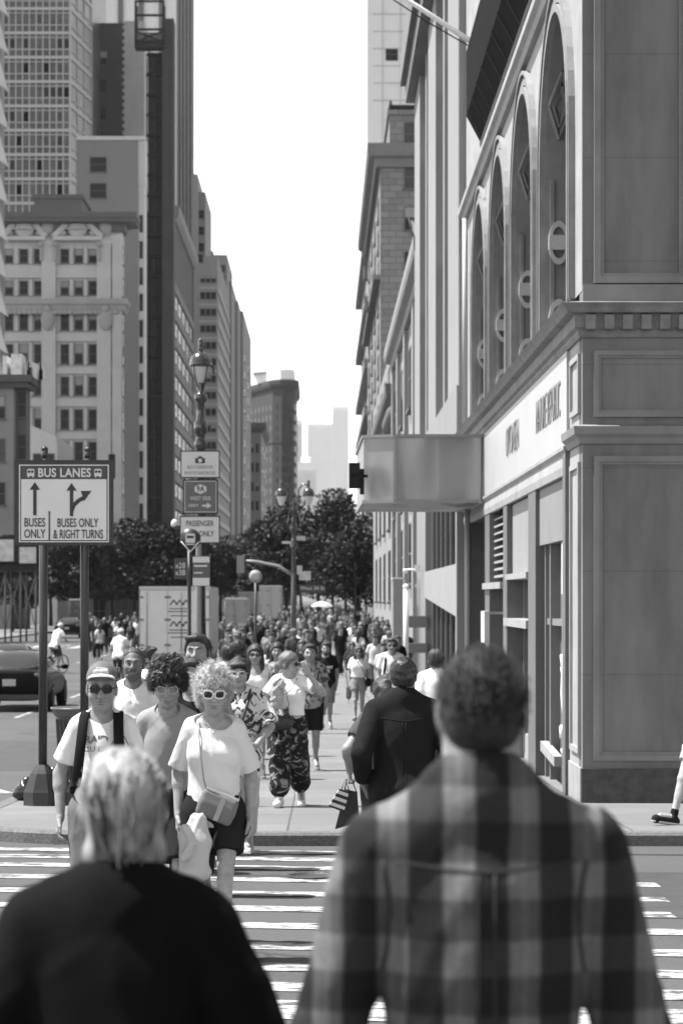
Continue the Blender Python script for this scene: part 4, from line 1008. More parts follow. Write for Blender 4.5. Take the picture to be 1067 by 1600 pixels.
for z in (WZ(470, 320), WZ(560, 320), WZ(700, 320), WZ(640, 320)):
    b = MB(); b.box(X5 - .8, X5 + .01, 262, 330.2, z, z + 1.0); b.build('ledge', M_MIDS if z < 35 else M_PALE, r)
for k in range(8):
    for i in range(3): put_window(r, X5, 272 + i * 20, WZ(525 + k * 45, 320), 4, 2.0, 'left', 2)
r = building('dark_capped_building', 'slim building with a dark projecting cap between the pale ornate one and the brown block', WX(576, 262), WX(576, 262) + 20, 259.5, 261.9, WZ(428, 262), M_MIDS)
b = MB(); b.box(WX(568, 262), WX(600, 262), 259, 262, WZ(440, 262), WZ(420, 262)); b.build('roof_cap', stone(.17, 'dark_stone'), r)
# white tower
Y6 = 300; r = building('white_tower', 'white high tower rising behind the brown stone block', WX(583, Y6), WX(583, Y6) + 26, Y6 + 40, Y6 + 70, 98, stone(.70, 'white_cladding', .03))
Y6 = 340; b = MB()
for py in range(-60, 170, 27): b.box(WX(583, Y6) - .04, WX(583, Y6) + 26, Y6 - .12, Y6, WZ(py + 1.5, Y6), WZ(py, Y6))
for px in (597, 625, 652, 680): b.box(WX(px, Y6), WX(px + 1, Y6), Y6 - .13, Y6, 40, 98)
b.build('panel_joint', stone(.5, 'pale_joint'), r)
for px in (612, 640, 668):
    for py in (95, 205, -10): put_window(r, WX(px, Y6), Y6, WZ(py, Y6), 1.75, 1.75, 'front', 1, kinds=(0,), sill=False)

# ---------------------------------------------------------------- left side of the avenue
# ornate white block
Y1 = 280.0; S1 = FPX / Y1; XR = WX(190, Y1); XL = WX(-60, Y1)
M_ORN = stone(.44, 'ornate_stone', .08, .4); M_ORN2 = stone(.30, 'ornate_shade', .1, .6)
r = building('ornate_white_block', 'ornate white stone block with pediments, heavy cornice and triple windows behind the bus lane sign', XL, XR, Y1 + .5, Y1 + 4, WZ(345, Y1), M_ORN)
b = MB()
for c in (-20, 75.5, 162): b.box(WX(c - 10, Y1), WX(c + 12, Y1), Y1 - .15, Y1 + .5, -1.5, WZ(380, Y1))
b.box(WX(176, Y1), XR + .02, Y1 - .25, Y1 + 1.4, -1.5, WZ(372, Y1)); each(b, 'pier', M_ORN, r)
rows = [(388, 410), (438, 460), (485, 515), (537, 568), (588, 617), (639, 670), (690, 720), (742, 772), (795, 825)]
b = MB()
for (a, z1), (c, d) in zip(rows, rows[1:]): b.box(XL, WX(176, Y1), Y1 + .1, Y1 + .5, WZ(c - 4, Y1), WZ(z1 + 6, Y1))
each(b, 'spandrel', M_ORN, r)
for ri, (a, c) in enumerate(rows):
    for bay in ((14, 37, 60), (101, 123, 145)):
        for px in bay: put_window(r, WX(px, Y1), Y1 + .5, WZ(c, Y1), .98, WZ(a, Y1) - WZ(c, Y1), 'front', 1, kinds=(0, 0, 1), sill=True)
        if ri == 0: continue
b = MB()
for px in (26, 48.5, 112, 134):
    for a, c in rows: b.box(WX(px - 2.2, Y1), WX(px + 2.2, Y1), Y1 + .15, Y1 + .5, WZ(c + 2, Y1), WZ(a - 2, Y1))
each(b, 'mullion', M_ORN, r)
b = MB(); zt = WZ(345, Y1)
b.sweep([(-.1, zt - 1.3), (.35, zt - 1.1), (.5, zt - .45), (1.75, zt - .3), (1.75, zt + .05), (1.9, zt + .12), (1.9, zt + .75), (-.1, zt + .85)], [(XL, Y1), (XR, Y1), (XR, Y1 + 4)], side=1); b.build('cornice', stone(.10, 'cornice_dark'), r)
b = MB(); zt = WZ(478, Y1); b.sweep([(-.1, zt - .7), (.3, zt - .6), (.5, zt), (.75, zt + .2), (.75, zt + .8), (-.1, zt + .9)], [(XL, Y1), (XR, Y1), (XR, Y1 + 4)], side=1)
for i in range(30): b.sphere((XL + 1 + i * (XR - XL - 1) / 30, Y1 - .35, zt - .75), .36, 5, (1.2, .6, .8))
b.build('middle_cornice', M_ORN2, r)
def pediment(px0, px1, py0, py1):
    q = MB(); z0, z1 = WZ(py0, Y1), WZ(py1, Y1); x0, x1 = WX(px0, Y1), WX(px1, Y1); c = (x0 + x1) / 2
    q.bar((x0, Y1 - .3, z0), (x1, Y1 - .3, z0), .6, .45); q.bar((x0, Y1 - .3, z0 + .2), (c - 1.2, Y1 - .3, z1), .6, .4, (0, 1, 0)); q.bar((x1, Y1 - .3, z0 + .2), (c + 1.2, Y1 - .3, z1), .6, .4, (0, 1, 0))
    q.sphere((c, Y1 - .2, (z0 + z1) / 2 + .3), 1.15, 8, (1, .5, 1)); q.lathe([(1.0, -.1), (1.35, -.05), (1.35, .05), (1.0, .1)], (c, Y1 - .25, (z0 + z1) / 2 + .2), 12)
    for sx in (-1, 1): q.sphere((c + sx * 1.9, Y1 - .1, z0 + .7), .5, 6, (1.3, .5, .8))
    q.build('pediment', M_ORN, r)
pediment(6, 72, 373, 350); pediment(84, 160, 373, 350)
CR = []
for c in (75.5, 166):
    CR.append(MB()); b = CR[-1]; b.sphere((WX(c, Y1), Y1 - .3, WZ(356, Y1)), .75, 8, (1, .6, 1.1)); CR.append(MB()); b = CR[-1]; b.sphere((WX(c, Y1), Y1 - .35, WZ(500, Y1)), .8, 8, (1, .5, 1.6)); b.sphere((WX(c, Y1), Y1 - .35, WZ(483, Y1)), .5, 8)
for c in (65, 87, 156): CR.append(MB()); b = CR[-1]; b.box(WX(c - 2, Y1), WX(c + 2, Y1), Y1 - .45, Y1, WZ(408, Y1), WZ(378, Y1)); b.sphere((WX(c, Y1), Y1 - .5, WZ(382, Y1)), .35, 6)
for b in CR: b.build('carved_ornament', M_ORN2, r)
for k in range(9):
    put_window(r, XR, Y1 + 2.6, WZ(rows[k][1], Y1), 1.4, 2.2, 'right', 1)
b = MB(); b.box(WX(46, Y1), WX(122, Y1), Y1 + 5, Y1 + 14, WZ(345, Y1), WZ(299, Y1)); b.box(WX(43, Y1), WX(125, Y1), Y1 + 4.7, Y1 + 14.3, WZ(299, Y1), WZ(293, Y1)); b.build('roof_house', stone(.07, 'roof_house', .1), r)

# balcony tower on the frame edge
YA = 215; r = building('balcony_tower', 'tower of stacked white wedge balconies at the left edge of the photo', WX(-60, YA), WX(3, YA), YA, YA + 2, 62, M_MIDS)
for i in range(16):
    py = 20 + i * 58.5
    b = MB(); z = WZ(py, YA); b.prism([(0, z), (0, z + 2.2), (.75, z - .5)], 'y', YA - 1.5, YA - .3)
    o = b.build('balcony', stone(.5, 'balcony_white'), r); o.location.x = WX(2, YA)
# glass grid tower behind
Y3 = 370.0; xg0, xg1, xg2 = WX(4, Y3), WX(110, Y3), WX(143, Y3 + 14)
r = thing('glass_grid_tower', 'glass grid tower with white mullions and an angled corner behind the ornate white block', 'building')
b = MB(); ztop = 105; b.prism([(xg0 - 8, Y3), (xg1, Y3), (xg2, Y3 + 14), (xg2, Y3 + 40), (xg0 - 8, Y3 + 40)], 'z', 0, ztop); b.build('wall', mat('tower_glass', .075, .3, .6, .35, spec=.3), r)
M_GRID = stone(.38, 'white_mullion', .04); nf = 0
z = WZ(320, Y3)
bm, bs = MB(), MB()
while z < ztop:
    bm.box(xg0 - 8, xg1, Y3 - .25, Y3, z, z + .42); bm.box(xg0 - 8, xg1, Y3 - .18, Y3, z + 1.35, z + 1.5); bm.box(xg0 - 8, xg1, Y3 - .18, Y3, z + 3.2, z + 3.32)
    for da, db in ((0, .6),): bm.bar((xg1, Y3 - .1, z + .27), (xg2, Y3 + 13.9, z + .27), .3, .6); bs.bar((xg1, Y3 - .05, z + 1.4), (xg2, Y3 + 13.95, z + 1.4), .2, .2)
    z += 3.72
bm.build('floor_band', M_GRID, r); bs.build('rail_band', M_GRID, r)
b = MB()
for i in range(12): x = xg0 - 1 + i * (xg1 - xg0 + 1) / 11; b.box(x - .085, x + .085, Y3 - .22, Y3, 40, ztop)
for t_ in (0, .33, .66, 1): b.box(xg1 + (xg2 - xg1) * t_ - .15, xg1 + (xg2 - xg1) * t_ + .15, Y3 + 14 * t_ - .2, Y3 + 14 * t_ + .1, 40, ztop)
b.build('mullion', M_GRID, r)
rr = random.Random(11)
for i in range(70):
    c = rr.randrange(11); f = rr.randrange(12); x = xg0 - 1 + (c + .5) * (xg1 - xg0 + 1) / 11; z = WZ(320, Y3) + f * 3.72
    q = link('window', window_mesh(.78, 1.5, 0, rr.choice((0, 2, 2, 0)), M_GRID, .05, False, .03), r); q.location = (x, Y3 - .02, z + 1.6)

def plain(name, label, px0, px1, pyt, Y, depth, m, rowspec=(), cols=(), w=1.2, h=1.6, sidecols=0, sidew=1.4, kinds=(0, 0, 1), bars=1, rw=None, back=False):
    x0, x1 = WX(px0, Y), WX(px1, Y); q = building(name, label, x0, x1, Y, Y + depth, WZ(pyt, Y), m)
    n = 0
    for py in rowspec:
        for px in cols: put_window(q, WX(px, Y), Y, WZ(py, Y) - h / 2, w, h, 'front', bars, kinds); n += 1
        for i in range(sidecols): put_window(q, x1, Y + depth * (i + .5) / sidecols, WZ(py, Y) - h / 2, sidew, h, 'right', 1, kinds)
    return q
r = plain('dark_brick_block', 'dark brick block with three small windows above the plain grey wall', 60, 196, 36, 400, 20, stone(.05, 'dark_brick', .15, .5), (91, 134, 177), (162,), 1.25, 2.3, kinds=(0, 0, 1))
b = MB(); Y2 = 400
b.box(WX(195, Y2), WX(226, Y2), Y2 - .1, Y2 + 20, 0, WZ(33, Y2))
for i in range(16): z = WZ(40 + i * 11, Y2); b.box(WX(192, Y2), WX(195, Y2) + .01, Y2 - .12, Y2 + .2, z - .55, z)
b.build('quoin', stone(.40, 'quoin_pale', .12, .3), r)
r = plain('plain_grey_wall_building', 'plain mid grey building with two wide windows high up, right of the ornate white block', 120, 216, 217, 330, 4, stone(.17, 'party_wall', .06, .15), (257, 298), (154,), 2.3, 2.1, kinds=(0, 0, 1))
X_ = WX(216, 330)
b = MB(); b.box(X_, X_ + .9, 330.2, 334, 0, WZ(290, 330)); b.box(X_, X_ + .95, 330.1, 334, WZ(290, 330), WZ(214, 330)); b.build('side_return', stone(.42, 'return_pale', .1, .3), r)
for i in range(13): put_window(r, X_ + .42, 330.2, WZ(363 + i * 41, 330), .5, 2.4, 'front', 0, kinds=(0,), sill=False)
b = MB(); b.box(WX(120, 330), X_ + 1, 329.8, 331, WZ(219, 330), WZ(213, 330)); b.build('coping', stone(.45, 'coping'), r)
# construction hoist tower
Yh = 385; r = thing('construction_hoist', 'dark netted construction hoist tower with a cage at its top', 'scaffold')
xa, xb, xc = WX(226, Yh), WX(254, Yh), WX(272, Yh); zt = WZ(30, Yh)
b = MB(); b.box(xa + .5, xb, Yh + 1, Yh + 4, 0, WZ(80, Yh)); b.build('netting', mat('hoist_net', .012, .9, .6, .6), r)
b = MB(); b.box(xb, xc, Yh - .5, Yh + 4, 0, zt); b.build('mast_sheet', mat('hoist_sheet', .032, .8, .15, .2), r)
b = MB()
for i in range(28):
    z = 2 + i * 3.2; b.box(xa + .2, xb, Yh, Yh + .3, z, z + .15); b.bar((xa + .3, Yh + .2, z), (xb, Yh + .2, z + 3.2), .12)
    b.box(xa + .3, xb, Yh - .3, Yh + 1, z, z + .08)
for x in (xa + .3, (xa + xb) / 2, xb - .1): b.box(x, x + .15, Yh - .1, Yh + .2, 0, WZ(90, Yh))
b.build('lattice', M_DARK, r)
cx0, cx1 = WX(212, Yh), WX(258, Yh); b = MB()
for x in (cx0, cx1 - .3): b.box(x, x + .35, Yh - 2, Yh - 1.6, WZ(75, Yh), WZ(8, Yh)); b.box(x, x + .35, Yh + .6, Yh + 1, WZ(75, Yh), WZ(8, Yh))
for py in (75, 70, 52, 30, 8): b.box(cx0, cx1, Yh - 2, Yh - 1.7, WZ(py, Yh), WZ(py, Yh) + .35)
b.bar((cx0, Yh - 1.8, WZ(70, Yh)), (cx1, Yh - 1.8, WZ(52, Yh)), .2); b.bar((cx1, Yh - 1.8, WZ(70, Yh)), (cx0, Yh - 1.8, WZ(52, Yh)), .2)
b.box(cx0, cx1, Yh - 2, Yh + 1, WZ(78, Yh), WZ(75, Yh)); b.build('cage', M_DARK, r)
b = MB(); b.box(cx0 + .4, cx1 - .4, Yh - 1.5, Yh + .8, WZ(68, Yh), WZ(54, Yh)); b.build('cage_mesh', mat('cage_mesh', .12, .8, .7, 3), r)
# fluted tower on the skyline
Yf = 456; r = building('fluted_tower', 'grey fluted tower rising at the right end of the left skyline', WX(276, Yf), WX(302, Yf), Yf, Yf + 3, 138, stone(.16, 'fluted', .08, .3))
b = MB()
for px in (277, 282.5, 288, 293.5, 299): b.box(WX(px, Yf), WX(px + 2.4, Yf), Yf - .4, Yf, 0, 138)
b.build('flute', stone(.22, 'flute_rib'), r)
r = building('white_finned_tower', 'white tower with dark upright fins at the very top, behind the dark brick block', WX(138, 520), WX(290, 520), 520, 540, 160, stone(.72, 'white_tower_glass', .05))
b = MB()
for px in (153, 185, 217, 249, 281): b.box(WX(px, 520), WX(px + 8, 520), 519.5, 520, 60, 160)
b.build('fin', stone(.14, 'fin_dark'), r)
# striped loft building seen along the avenue
Xs = WX(271, 392); r = building('striped_loft_building', 'tall loft building with light storey bands and a heavy cornice, left of the street lamp', Xs - 15, Xs, 392, 452, WZ(330, 392), stone(.06, 'loft_dark', .12, .4))
zt = WZ(330, 392)
b = MB(); b.sweep([(-.1, zt - 1.6), (.4, zt - 1.4), (.9, zt - .6), (1.0, zt), (1.0, zt + .9), (-.1, zt + 1)], [(Xs, 392), (Xs, 452.5)], side=1); b.build('cornice', stone(.22, 'loft_cornice'), r)
b = MB()
for k in range(13):
    z = -1 + k * 4.4; b.box(Xs, Xs + .25, 392, 451.5, z, z + 1.5)
b.box(Xs, Xs + .3, 449.5, 452, -1, zt - 1); b.box(Xs, Xs + .3, 392, 393, -1, zt - 1); b.build('storey_band', stone(.17, 'loft_band', .1, .3), r)
for k in range(12):
    for i in range(5): put_window(r, Xs, 398 + i * 11.5, 1.0 + k * 4.4, 8, 2.2, 'right', 3, kinds=(0, 2), sill=False)
# stepped skyscraper
M_STEP = stone(.24, 'stepped_brick', .08, .3); Yz = 470.0
r = building('stepped_skyscraper', 'stepped grey skyscraper with paired windows to the right of the lamp', WX(280, Yz), WX(340, Yz), Yz, Yz + 60, WZ(400, Yz), M_STEP)
b = MB()
for px0, px1, pyt, Y0, Y1_ in ((280, 309, 272, 470.3, 495), (300, 321, 300, 474, 500), (300, 333, 392, 500, 528), (300, 355, 398, 528.3, 560), (330, 362, 440, 540, 575), (300, 380, 486, 575, 640), (340, 372, 470, 560, 590)):
    b.box(WX(px0, Y0), WX(px1, Y0), Y0, Y1_, 0, WZ(pyt, Y0))
b.build('setback', M_STEP, r)
for py in (336, 362, 388, 410): put_window(r, WX(315, 474), 474 if py < 400 else 470, WZ(py, 470), 1.1, 1.6, 'front', 1)
for k, py in enumerate(range(437, 830, 26)):
    for px in (317, 325.5, 334): put_window(r, WX(px, Yz), Yz, WZ(py + 4, Yz), .95, 1.35, 'front', 0, kinds=(0, 0, 1))
b = MB()
for py in range(450, 900, 26): b.box(WX(311, Yz), WX(340, Yz), Yz - .1, Yz, WZ(py + 1, Yz), WZ(py - 1, Yz)); b.box(WX(340, Yz), WX(340, Yz) + .25, Yz, Yz + 58, WZ(py + 6, Yz), WZ(py - 2, Yz))
b.build('belt_course', stone(.4, 'belt_pale'), r)
for k, py in enumerate(range(560, 900, 27)):
    put_window(r, WX(367, 575), 575, WZ(py, 575), 2.2, 1.9, 'front', 1, kinds=(0, 0, 1))
    for i in range(2): put_window(r, WX(380, 575), 585 + i * 28, WZ(py, 575), 6, 1.9, 'right', 2)
for py in (415, 432, 530):
    put_window(r, WX(345, 528), 528.3, WZ(py + 10, 528), 2, 1.6, 'front', 1)
# small corniced buildings lower down
r = plain('bracketed_house', 'low house with dark bracketed cornice left of the curved wedge building', 376, 408, 668, 640, 50, stone(.2, 'house_pale', .1, .3), (700, 730, 760, 790), (385, 394, 402), .9, 2.4, sidecols=2, sidew=5)
Xh = WX(408, 640); b = MB(); zt = WZ(668, 640); b.sweep([(-.1, zt - 1.5), (1.0, zt - .6), (1.4, zt), (1.4, zt + 1.2), (-.1, zt + 1.4)], [(WX(376, 640), 640), (Xh, 640), (Xh, 690)], side=1); b.build('cornice', stone(.12, 'house_cornice'), r)
# wedge building with a round prow
r = thing('wedge_building', 'tall wedge shaped building with rounded corner and pale attic closing the avenue', 'building')
Yw = 900.0; def_ = lambda px, Y: WX(px, Y)
xr = WX(462, Yw)
out = [(WX(374, 945), 945)]
cxp, cyp, rp = xr - 4.4, Yw + 4.4, 4.4
out += [(WX(426, 903), 903)]
for i in range(9):
    a = R(-100 + i * 100 / 8); out.append((cxp + rp * math.cos(a), cyp + rp * math.sin(a)))
out += [(xr, 960), (xr - 2, 990)]
zt = WZ(600, Yw)
M_FI = None
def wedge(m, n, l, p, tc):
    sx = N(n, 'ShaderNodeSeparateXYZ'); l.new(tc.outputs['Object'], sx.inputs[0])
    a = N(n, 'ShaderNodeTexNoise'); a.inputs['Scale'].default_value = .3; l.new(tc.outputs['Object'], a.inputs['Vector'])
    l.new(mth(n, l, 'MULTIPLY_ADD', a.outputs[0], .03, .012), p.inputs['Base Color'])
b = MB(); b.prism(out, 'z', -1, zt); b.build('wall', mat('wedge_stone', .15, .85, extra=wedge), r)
b = MB(); b.sweep([(-.1, zt - 2), (.9, zt - 1), (1.2, zt), (1.2, zt + 1.6), (-.1, zt + 1.8)], out[:-1], side=1)
for z in (18, 60): b.sweep([(-.1, z), (.25, z), (.25, z + .6), (-.1, z + .6)], out[:-1], side=1)
b.build('cornice', mat('wedge_stone_dark', .03, .8), r)
b = MB()
ins = [(x - .5 if i > 1 else x, y + .6) for i, (x, y) in enumerate(out)]
b.prism(ins, 'z', zt + 1.6, zt + 5.6); b.prism([(cxp - 12, Yw + 14), (cxp - 4, Yw + 8), (cxp - 4, Yw + 30), (cxp - 12, Yw + 36)], 'z', zt + 5.5, zt + 8)
b.build('attic', stone(.8, 'attic_white', .04), r)
mw = window_mesh(.9, 2.0, 0, 0, None, .05, False); segs = []
for (xa, ya), (xb, yb) in zip(out[:-1], out[1:-1]):
    d = math.hypot(xb - xa, yb - ya); k = max(1, int(d / 4.5)) if d > 3 else 1
    for i in range(k):
        t_ = (i + .5) / k; segs.append((xa + (xb - xa) * t_, ya + (yb - ya) * t_, math.atan2(yb - ya, xb - xa)))
wz = [6 + i * 3.9 for i in range(18)]; cnt = 0
for x, y, a in segs[6:26]:
    for z in wz[4::3] if cnt > 70 else wz[6::2]:
        if cnt >= 98: break
        q = link('window', mw, r); q.location = (x, y, z); q.rotation_euler = (0, 0, a); cnt += 1
b = MB()
for x, y, a in segs:
    for z in wz: b.box(-.5, .5, -.06, .02, z, z + 2.1, Matrix.Translation((x, y, 0)) @ Matrix.Rotation(a, 4, 'Z'))
q = b.build('distant_windows', M_GLASS, r); q['kind'] = 'stuff'
b = MB(); b.tube([(cxp - 3, Yw + 12, zt + 5), (cxp - 3, Yw + 12, zt + 26)], .12, 5); b.build('mast', M_DARK, r)
# far towers: much of their haze is put into the near-white colour
M_FAR = stone(.88, 'far_tower_hazed', .04, .01)
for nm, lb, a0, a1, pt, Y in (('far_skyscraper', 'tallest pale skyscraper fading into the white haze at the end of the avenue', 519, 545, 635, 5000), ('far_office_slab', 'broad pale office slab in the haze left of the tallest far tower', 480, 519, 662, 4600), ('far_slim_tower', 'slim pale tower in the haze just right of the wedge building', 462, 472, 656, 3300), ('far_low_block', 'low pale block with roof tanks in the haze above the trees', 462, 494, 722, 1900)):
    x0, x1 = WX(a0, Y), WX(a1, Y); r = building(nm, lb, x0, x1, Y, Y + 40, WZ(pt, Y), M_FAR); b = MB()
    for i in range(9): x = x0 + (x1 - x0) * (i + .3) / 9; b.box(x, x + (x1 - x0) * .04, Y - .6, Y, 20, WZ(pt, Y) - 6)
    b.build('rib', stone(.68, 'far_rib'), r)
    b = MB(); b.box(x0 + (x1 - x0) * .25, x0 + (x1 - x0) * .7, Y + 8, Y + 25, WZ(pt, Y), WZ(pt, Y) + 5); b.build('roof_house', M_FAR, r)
# low houses on the left, below the ornate block
Yl = 205; xr_ = WX(22, Yl)
r = building('corner_house', 'old grey corner house with dark bracketed cornice at the left edge, above the parked cars', WX(-40, Yl), xr_, Yl, Yl + 3, WZ(606, Yl), stone(.2, 'house_grey', .12, .4))
b = MB(); b.box(xr_, WX(39, Yl), Yl + 1.5, Yl + 4, -1, WZ(606, Yl)); b.build('angled_wall', stone(.1, 'house_dark', .12, .4), r)
b = MB(); b.box(WX(-45, Yl), WX(51, Yl), Yl - 1.2, Yl + 4.2, WZ(598, Yl), WZ(587, Yl)); b.box(WX(-43, Yl), WX(45, Yl), Yl - .7, Yl + 4.1, WZ(606, Yl), WZ(598, Yl)); b.build('cornice', stone(.07, 'cornice_black'), r)
for py in (655, 722, 790):
    for px in (1,): put_window(r, WX(px, Yl), Yl, WZ(py, Yl), .9, 2.0, 'front', 1)
    put_window(r, WX(32, Yl), Yl + 1.5, WZ(py - 5, Yl), .75, 2.2, 'front', 1)
b = MB(); rr = random.Random(4)
b.box(WX(13, Yl), WX(30, Yl), Yl + 2, Yl + 5, WZ(588, Yl), WZ(549, Yl)); b.box(WX(0, Yl), WX(7, Yl), Yl + 2, Yl + 5, WZ(588, Yl), WZ(552, Yl))
for i in range(12): x = WX(rr.uniform(30, 62), Yl); b.box(x, x + .25, Yl + 3, Yl + 3.3, WZ(588, Yl), WZ(rr.uniform(558, 575), Yl))
b.build('roof_clutter', stone(.6, 'roof_white', .3, 2), r)
r = building('low_white_house', 'low white house with a sloping parapet behind the bus lane sign', WX(42, 240), WX(90, 240), 240, 255, WZ(700, 240), stone(.55, 'house_white', .05))
b = MB(); b.prism([(WX(42, 240), WZ(700, 240)), (WX(90, 240), WZ(700, 240)), (WX(88, 240), WZ(682, 240)), (WX(66, 240), WZ(672, 240)), (WX(44, 240), WZ(662, 240))], 'y', 240.1, 255); b.build('parapet', stone(.55, 'house_white', .05), r)
put_window(r, WX(60, 240), 240, WZ(740, 240), 1, 2, 'front'); put_window(r, WX(78, 240), 240, WZ(740, 240), 1, 2, 'front')
r = building('dark_low_shop', 'dark low shop building under the trees left of the lamp, with tall narrow windows', WX(90, 262), WX(290, 262), 262, 276, WZ(880, 262) + 3, stone(.06, 'shop_dark', .2))
for px in (115, 135, 155, 190, 230, 262): put_window(r, WX(px, 262), 262, WZ(985, 262) + .4, 1.6, 3.4, 'front', 2)
b = MB(); b.box(WX(178, 268), WX(188, 268), 261.5, 262, WZ(752, 268), WZ(715, 268)); b.build('blade_sign', M_DARK, r)
# sidewalk shed with advertising panels on the left
Ysh = 150; r = thing('sidewalk_shed', 'dark scaffold shed over the left pavement with white notice panels on its parapet', 'scaffold')
b = MB(); b.box(WX(-80, Ysh), WX(62, Ysh), Ysh, Ysh + 3.5, WZ(892, Ysh), WZ(880, Ysh)); b.box(WX(-80, Ysh), WX(62, Ysh), Ysh, Ysh + .15, WZ(882, Ysh), WZ(838, Ysh)); b.build('deck', M_DARK, r)
for i in range(6):
    x = WX(-64 + i * 24, Ysh)
    for yy in (Ysh + .2, Ysh + 3.2):
        b = MB(); b.tube([(x, yy, gz(Ysh)), (x, yy, WZ(890, Ysh))], .07, 6); b.build('post', mat('post_grey', .12, .5), r)
b = MB()
for i in range(5): x = WX(-64 + i * 24, Ysh); b.bar((x, Ysh + .3, gz(Ysh) + .8), (x + .95, Ysh + .3, WZ(895, Ysh)), .06); b.bar((x + .95, Ysh + .3, gz(Ysh) + .8), (x, Ysh + .3, WZ(895, Ysh)), .06)
b.build('brace', mat('post_grey', .12, .5), r)
for a0, a1, p0, p1 in ((-4, 22, 843, 877), (31, 57, 855, 880)):
    b = MB(); b.box(WX(a0, Ysh), WX(a1, Ysh), Ysh - .06, Ysh - .002, WZ(p1, Ysh), WZ(p0, Ysh)); b.build('notice_panel', mat('notice_white', .5, .6, .25, 3), r)
# ---------------------------------------------------------------- trees
def leaf_mat():
    return mat('leaves', .02, .6, .55, 1.1, spec=.25)
def limb_mat(): return mat('bark', .03, .9, .3, 8, .5, 20)
def make_tree(name, label, group, h, cr, seed, n=5200, leaf=.30, trunk=.22, base=.35):
    rg = random.Random(seed); root = thing(name, label, 'tree', group=group)
    tb = MB(); z0 = h * base; tb.tube([(0, 0, -.3), (.05, 0, z0 * .5), (-.05, .05, z0), (.08, 0, h * .7)], [trunk, trunk * .8, trunk * .65, trunk * .25], 8)
    cl = []
    for i in range(9):
        a = i * 2.4 + rg.uniform(-.3, .3); zz = rg.uniform(z0 * .8, h * .65); e = (math.cos(a) * cr * rg.uniform(.5, .9), math.sin(a) * cr * rg.uniform(.5, .9), zz + rg.uniform(.12, .3) * h)
        tb.tube([(0, 0, zz), (e[0] * .5, e[1] * .5, zz + (e[2] - zz) * .35), e], [trunk * .42, trunk * .26, trunk * .08], 6); cl.append(e)
    tb.build('trunk', limb_mat(), root)
    for i in range(16):
        a = rg.uniform(0, 6.28); q = cr * rg.uniform(.15, .95) ** .6; zz = rg.uniform(h * (base + .02), h * .95); k = 1 - .75 * max(0, (zz / h - .55) / .45) ** 1.5
        cl.append((math.cos(a) * q * k, math.sin(a) * q * k, zz))
    lb = MB()
    for i in range(n):
        c = rg.choice(cl); s = cr * .36; d = Vector((rg.gauss(0, 1), rg.gauss(0, 1), rg.gauss(0, .8))); d = d.normalized() * s * rg.random() ** .4
        p = Vector(c) + d; p.z = min(p.z, h * 1.04); u = Vector((rg.gauss(0, 1), rg.gauss(0, 1), rg.gauss(0, .6))).normalized(); v = u.orthogonal().normalized(); v = Matrix.Rotation(rg.uniform(0, 6), 3, u) @ v
        L = leaf * rg.uniform(.6, 1.3); lb.add([p - u * L, p + v * L * .45, p + u * L, p - v * L * .45 + Vector((0, 0, L * .2))], [(0, 1, 2, 3)])
    lb.build('crown', leaf_mat(), root, fix=False)
    return root
T = [make_tree('street_tree', 'tallest dark street tree with broad uneven crown below the far skyscraper', 'street trees along the avenue', 11.5, 4.6, 1, 12000, .24),
     make_tree('street_tree', 'spreading dark street tree behind the bus stop pole and truck', 'street trees along the avenue', 8.6, 4.2, 2, 11000, .23),
     make_tree('street_tree', 'round dark street tree over the left pavement', 'street trees along the avenue', 9.2, 3.8, 3, 10000, .22)]
tl = [(0, WX(497, 205), 205, 1.0), (1, WX(240, 205), 205, 1.0), (2, WX(175, 225), 225, 1.0)]
for k, x, y, s in tl: T[k].location = (x, y, gz(y)); T[k].scale = (s, s, s)
LB = {0: 'dark crowned tree on the right pavement in the row beyond the twin lamp', 1: 'low spreading tree in the dark row beyond the truck', 2: 'tree in the dark row along the left pavement'}
for i, (k, px, y, s, rz, lab) in enumerate(((0, 540, 230, .82, 1.2, 'dark tree nearest the right hand buildings beyond the canopy'), (1, 448, 240, 1.02, 2.0, 'broad dark tree just left of the tallest street tree'), (0, 520, 290, 1.05, 3.1, 'dark tree deep in the avenue behind the tallest street tree'), (1, 395, 300, 1.1, .7, 'wide dark tree in front of the stepped skyscraper foot'),
        (2, 300, 245, 1.0, 4.0, 'dark tree rising behind the bus stop flag and route panels'), (1, 345, 260, 1.05, 2.6, 'dark tree between the lamp post and the mast arm'), (2, 210, 240, 1.1, 5.0, 'dark tree behind the white truck on the left pavement'), (2, 128, 215, 1.0, .4, 'leafy tree seen between the two posts of the bus lane sign'), (1, 80, 230, .95, 1.7, 'leafy tree seen left of the bus lane sign posts'), (2, 20, 190, .8, 2.2, 'thin leafy tree behind the scaffold shed at the left edge'),
        (0, 555, 165, .66, 4.4, 'small dark tree close to the grey stone building on the right'), (1, 470, 340, 1.3, .9, 'wide dark tree closing the end of the avenue'), (0, 430, 400, 1.3, 2.9, 'tall dark tree at the foot of the wedge building'), (1, 560, 300, 1.2, 5.2, 'dark tree hard against the pale ornate building'))):
    c = copy_tree(T[k]); c.location = (WX(px, y), y, gz(y)); c.scale = (s, s, s); c.rotation_euler = (0, 0, rz); c['label'] = lab

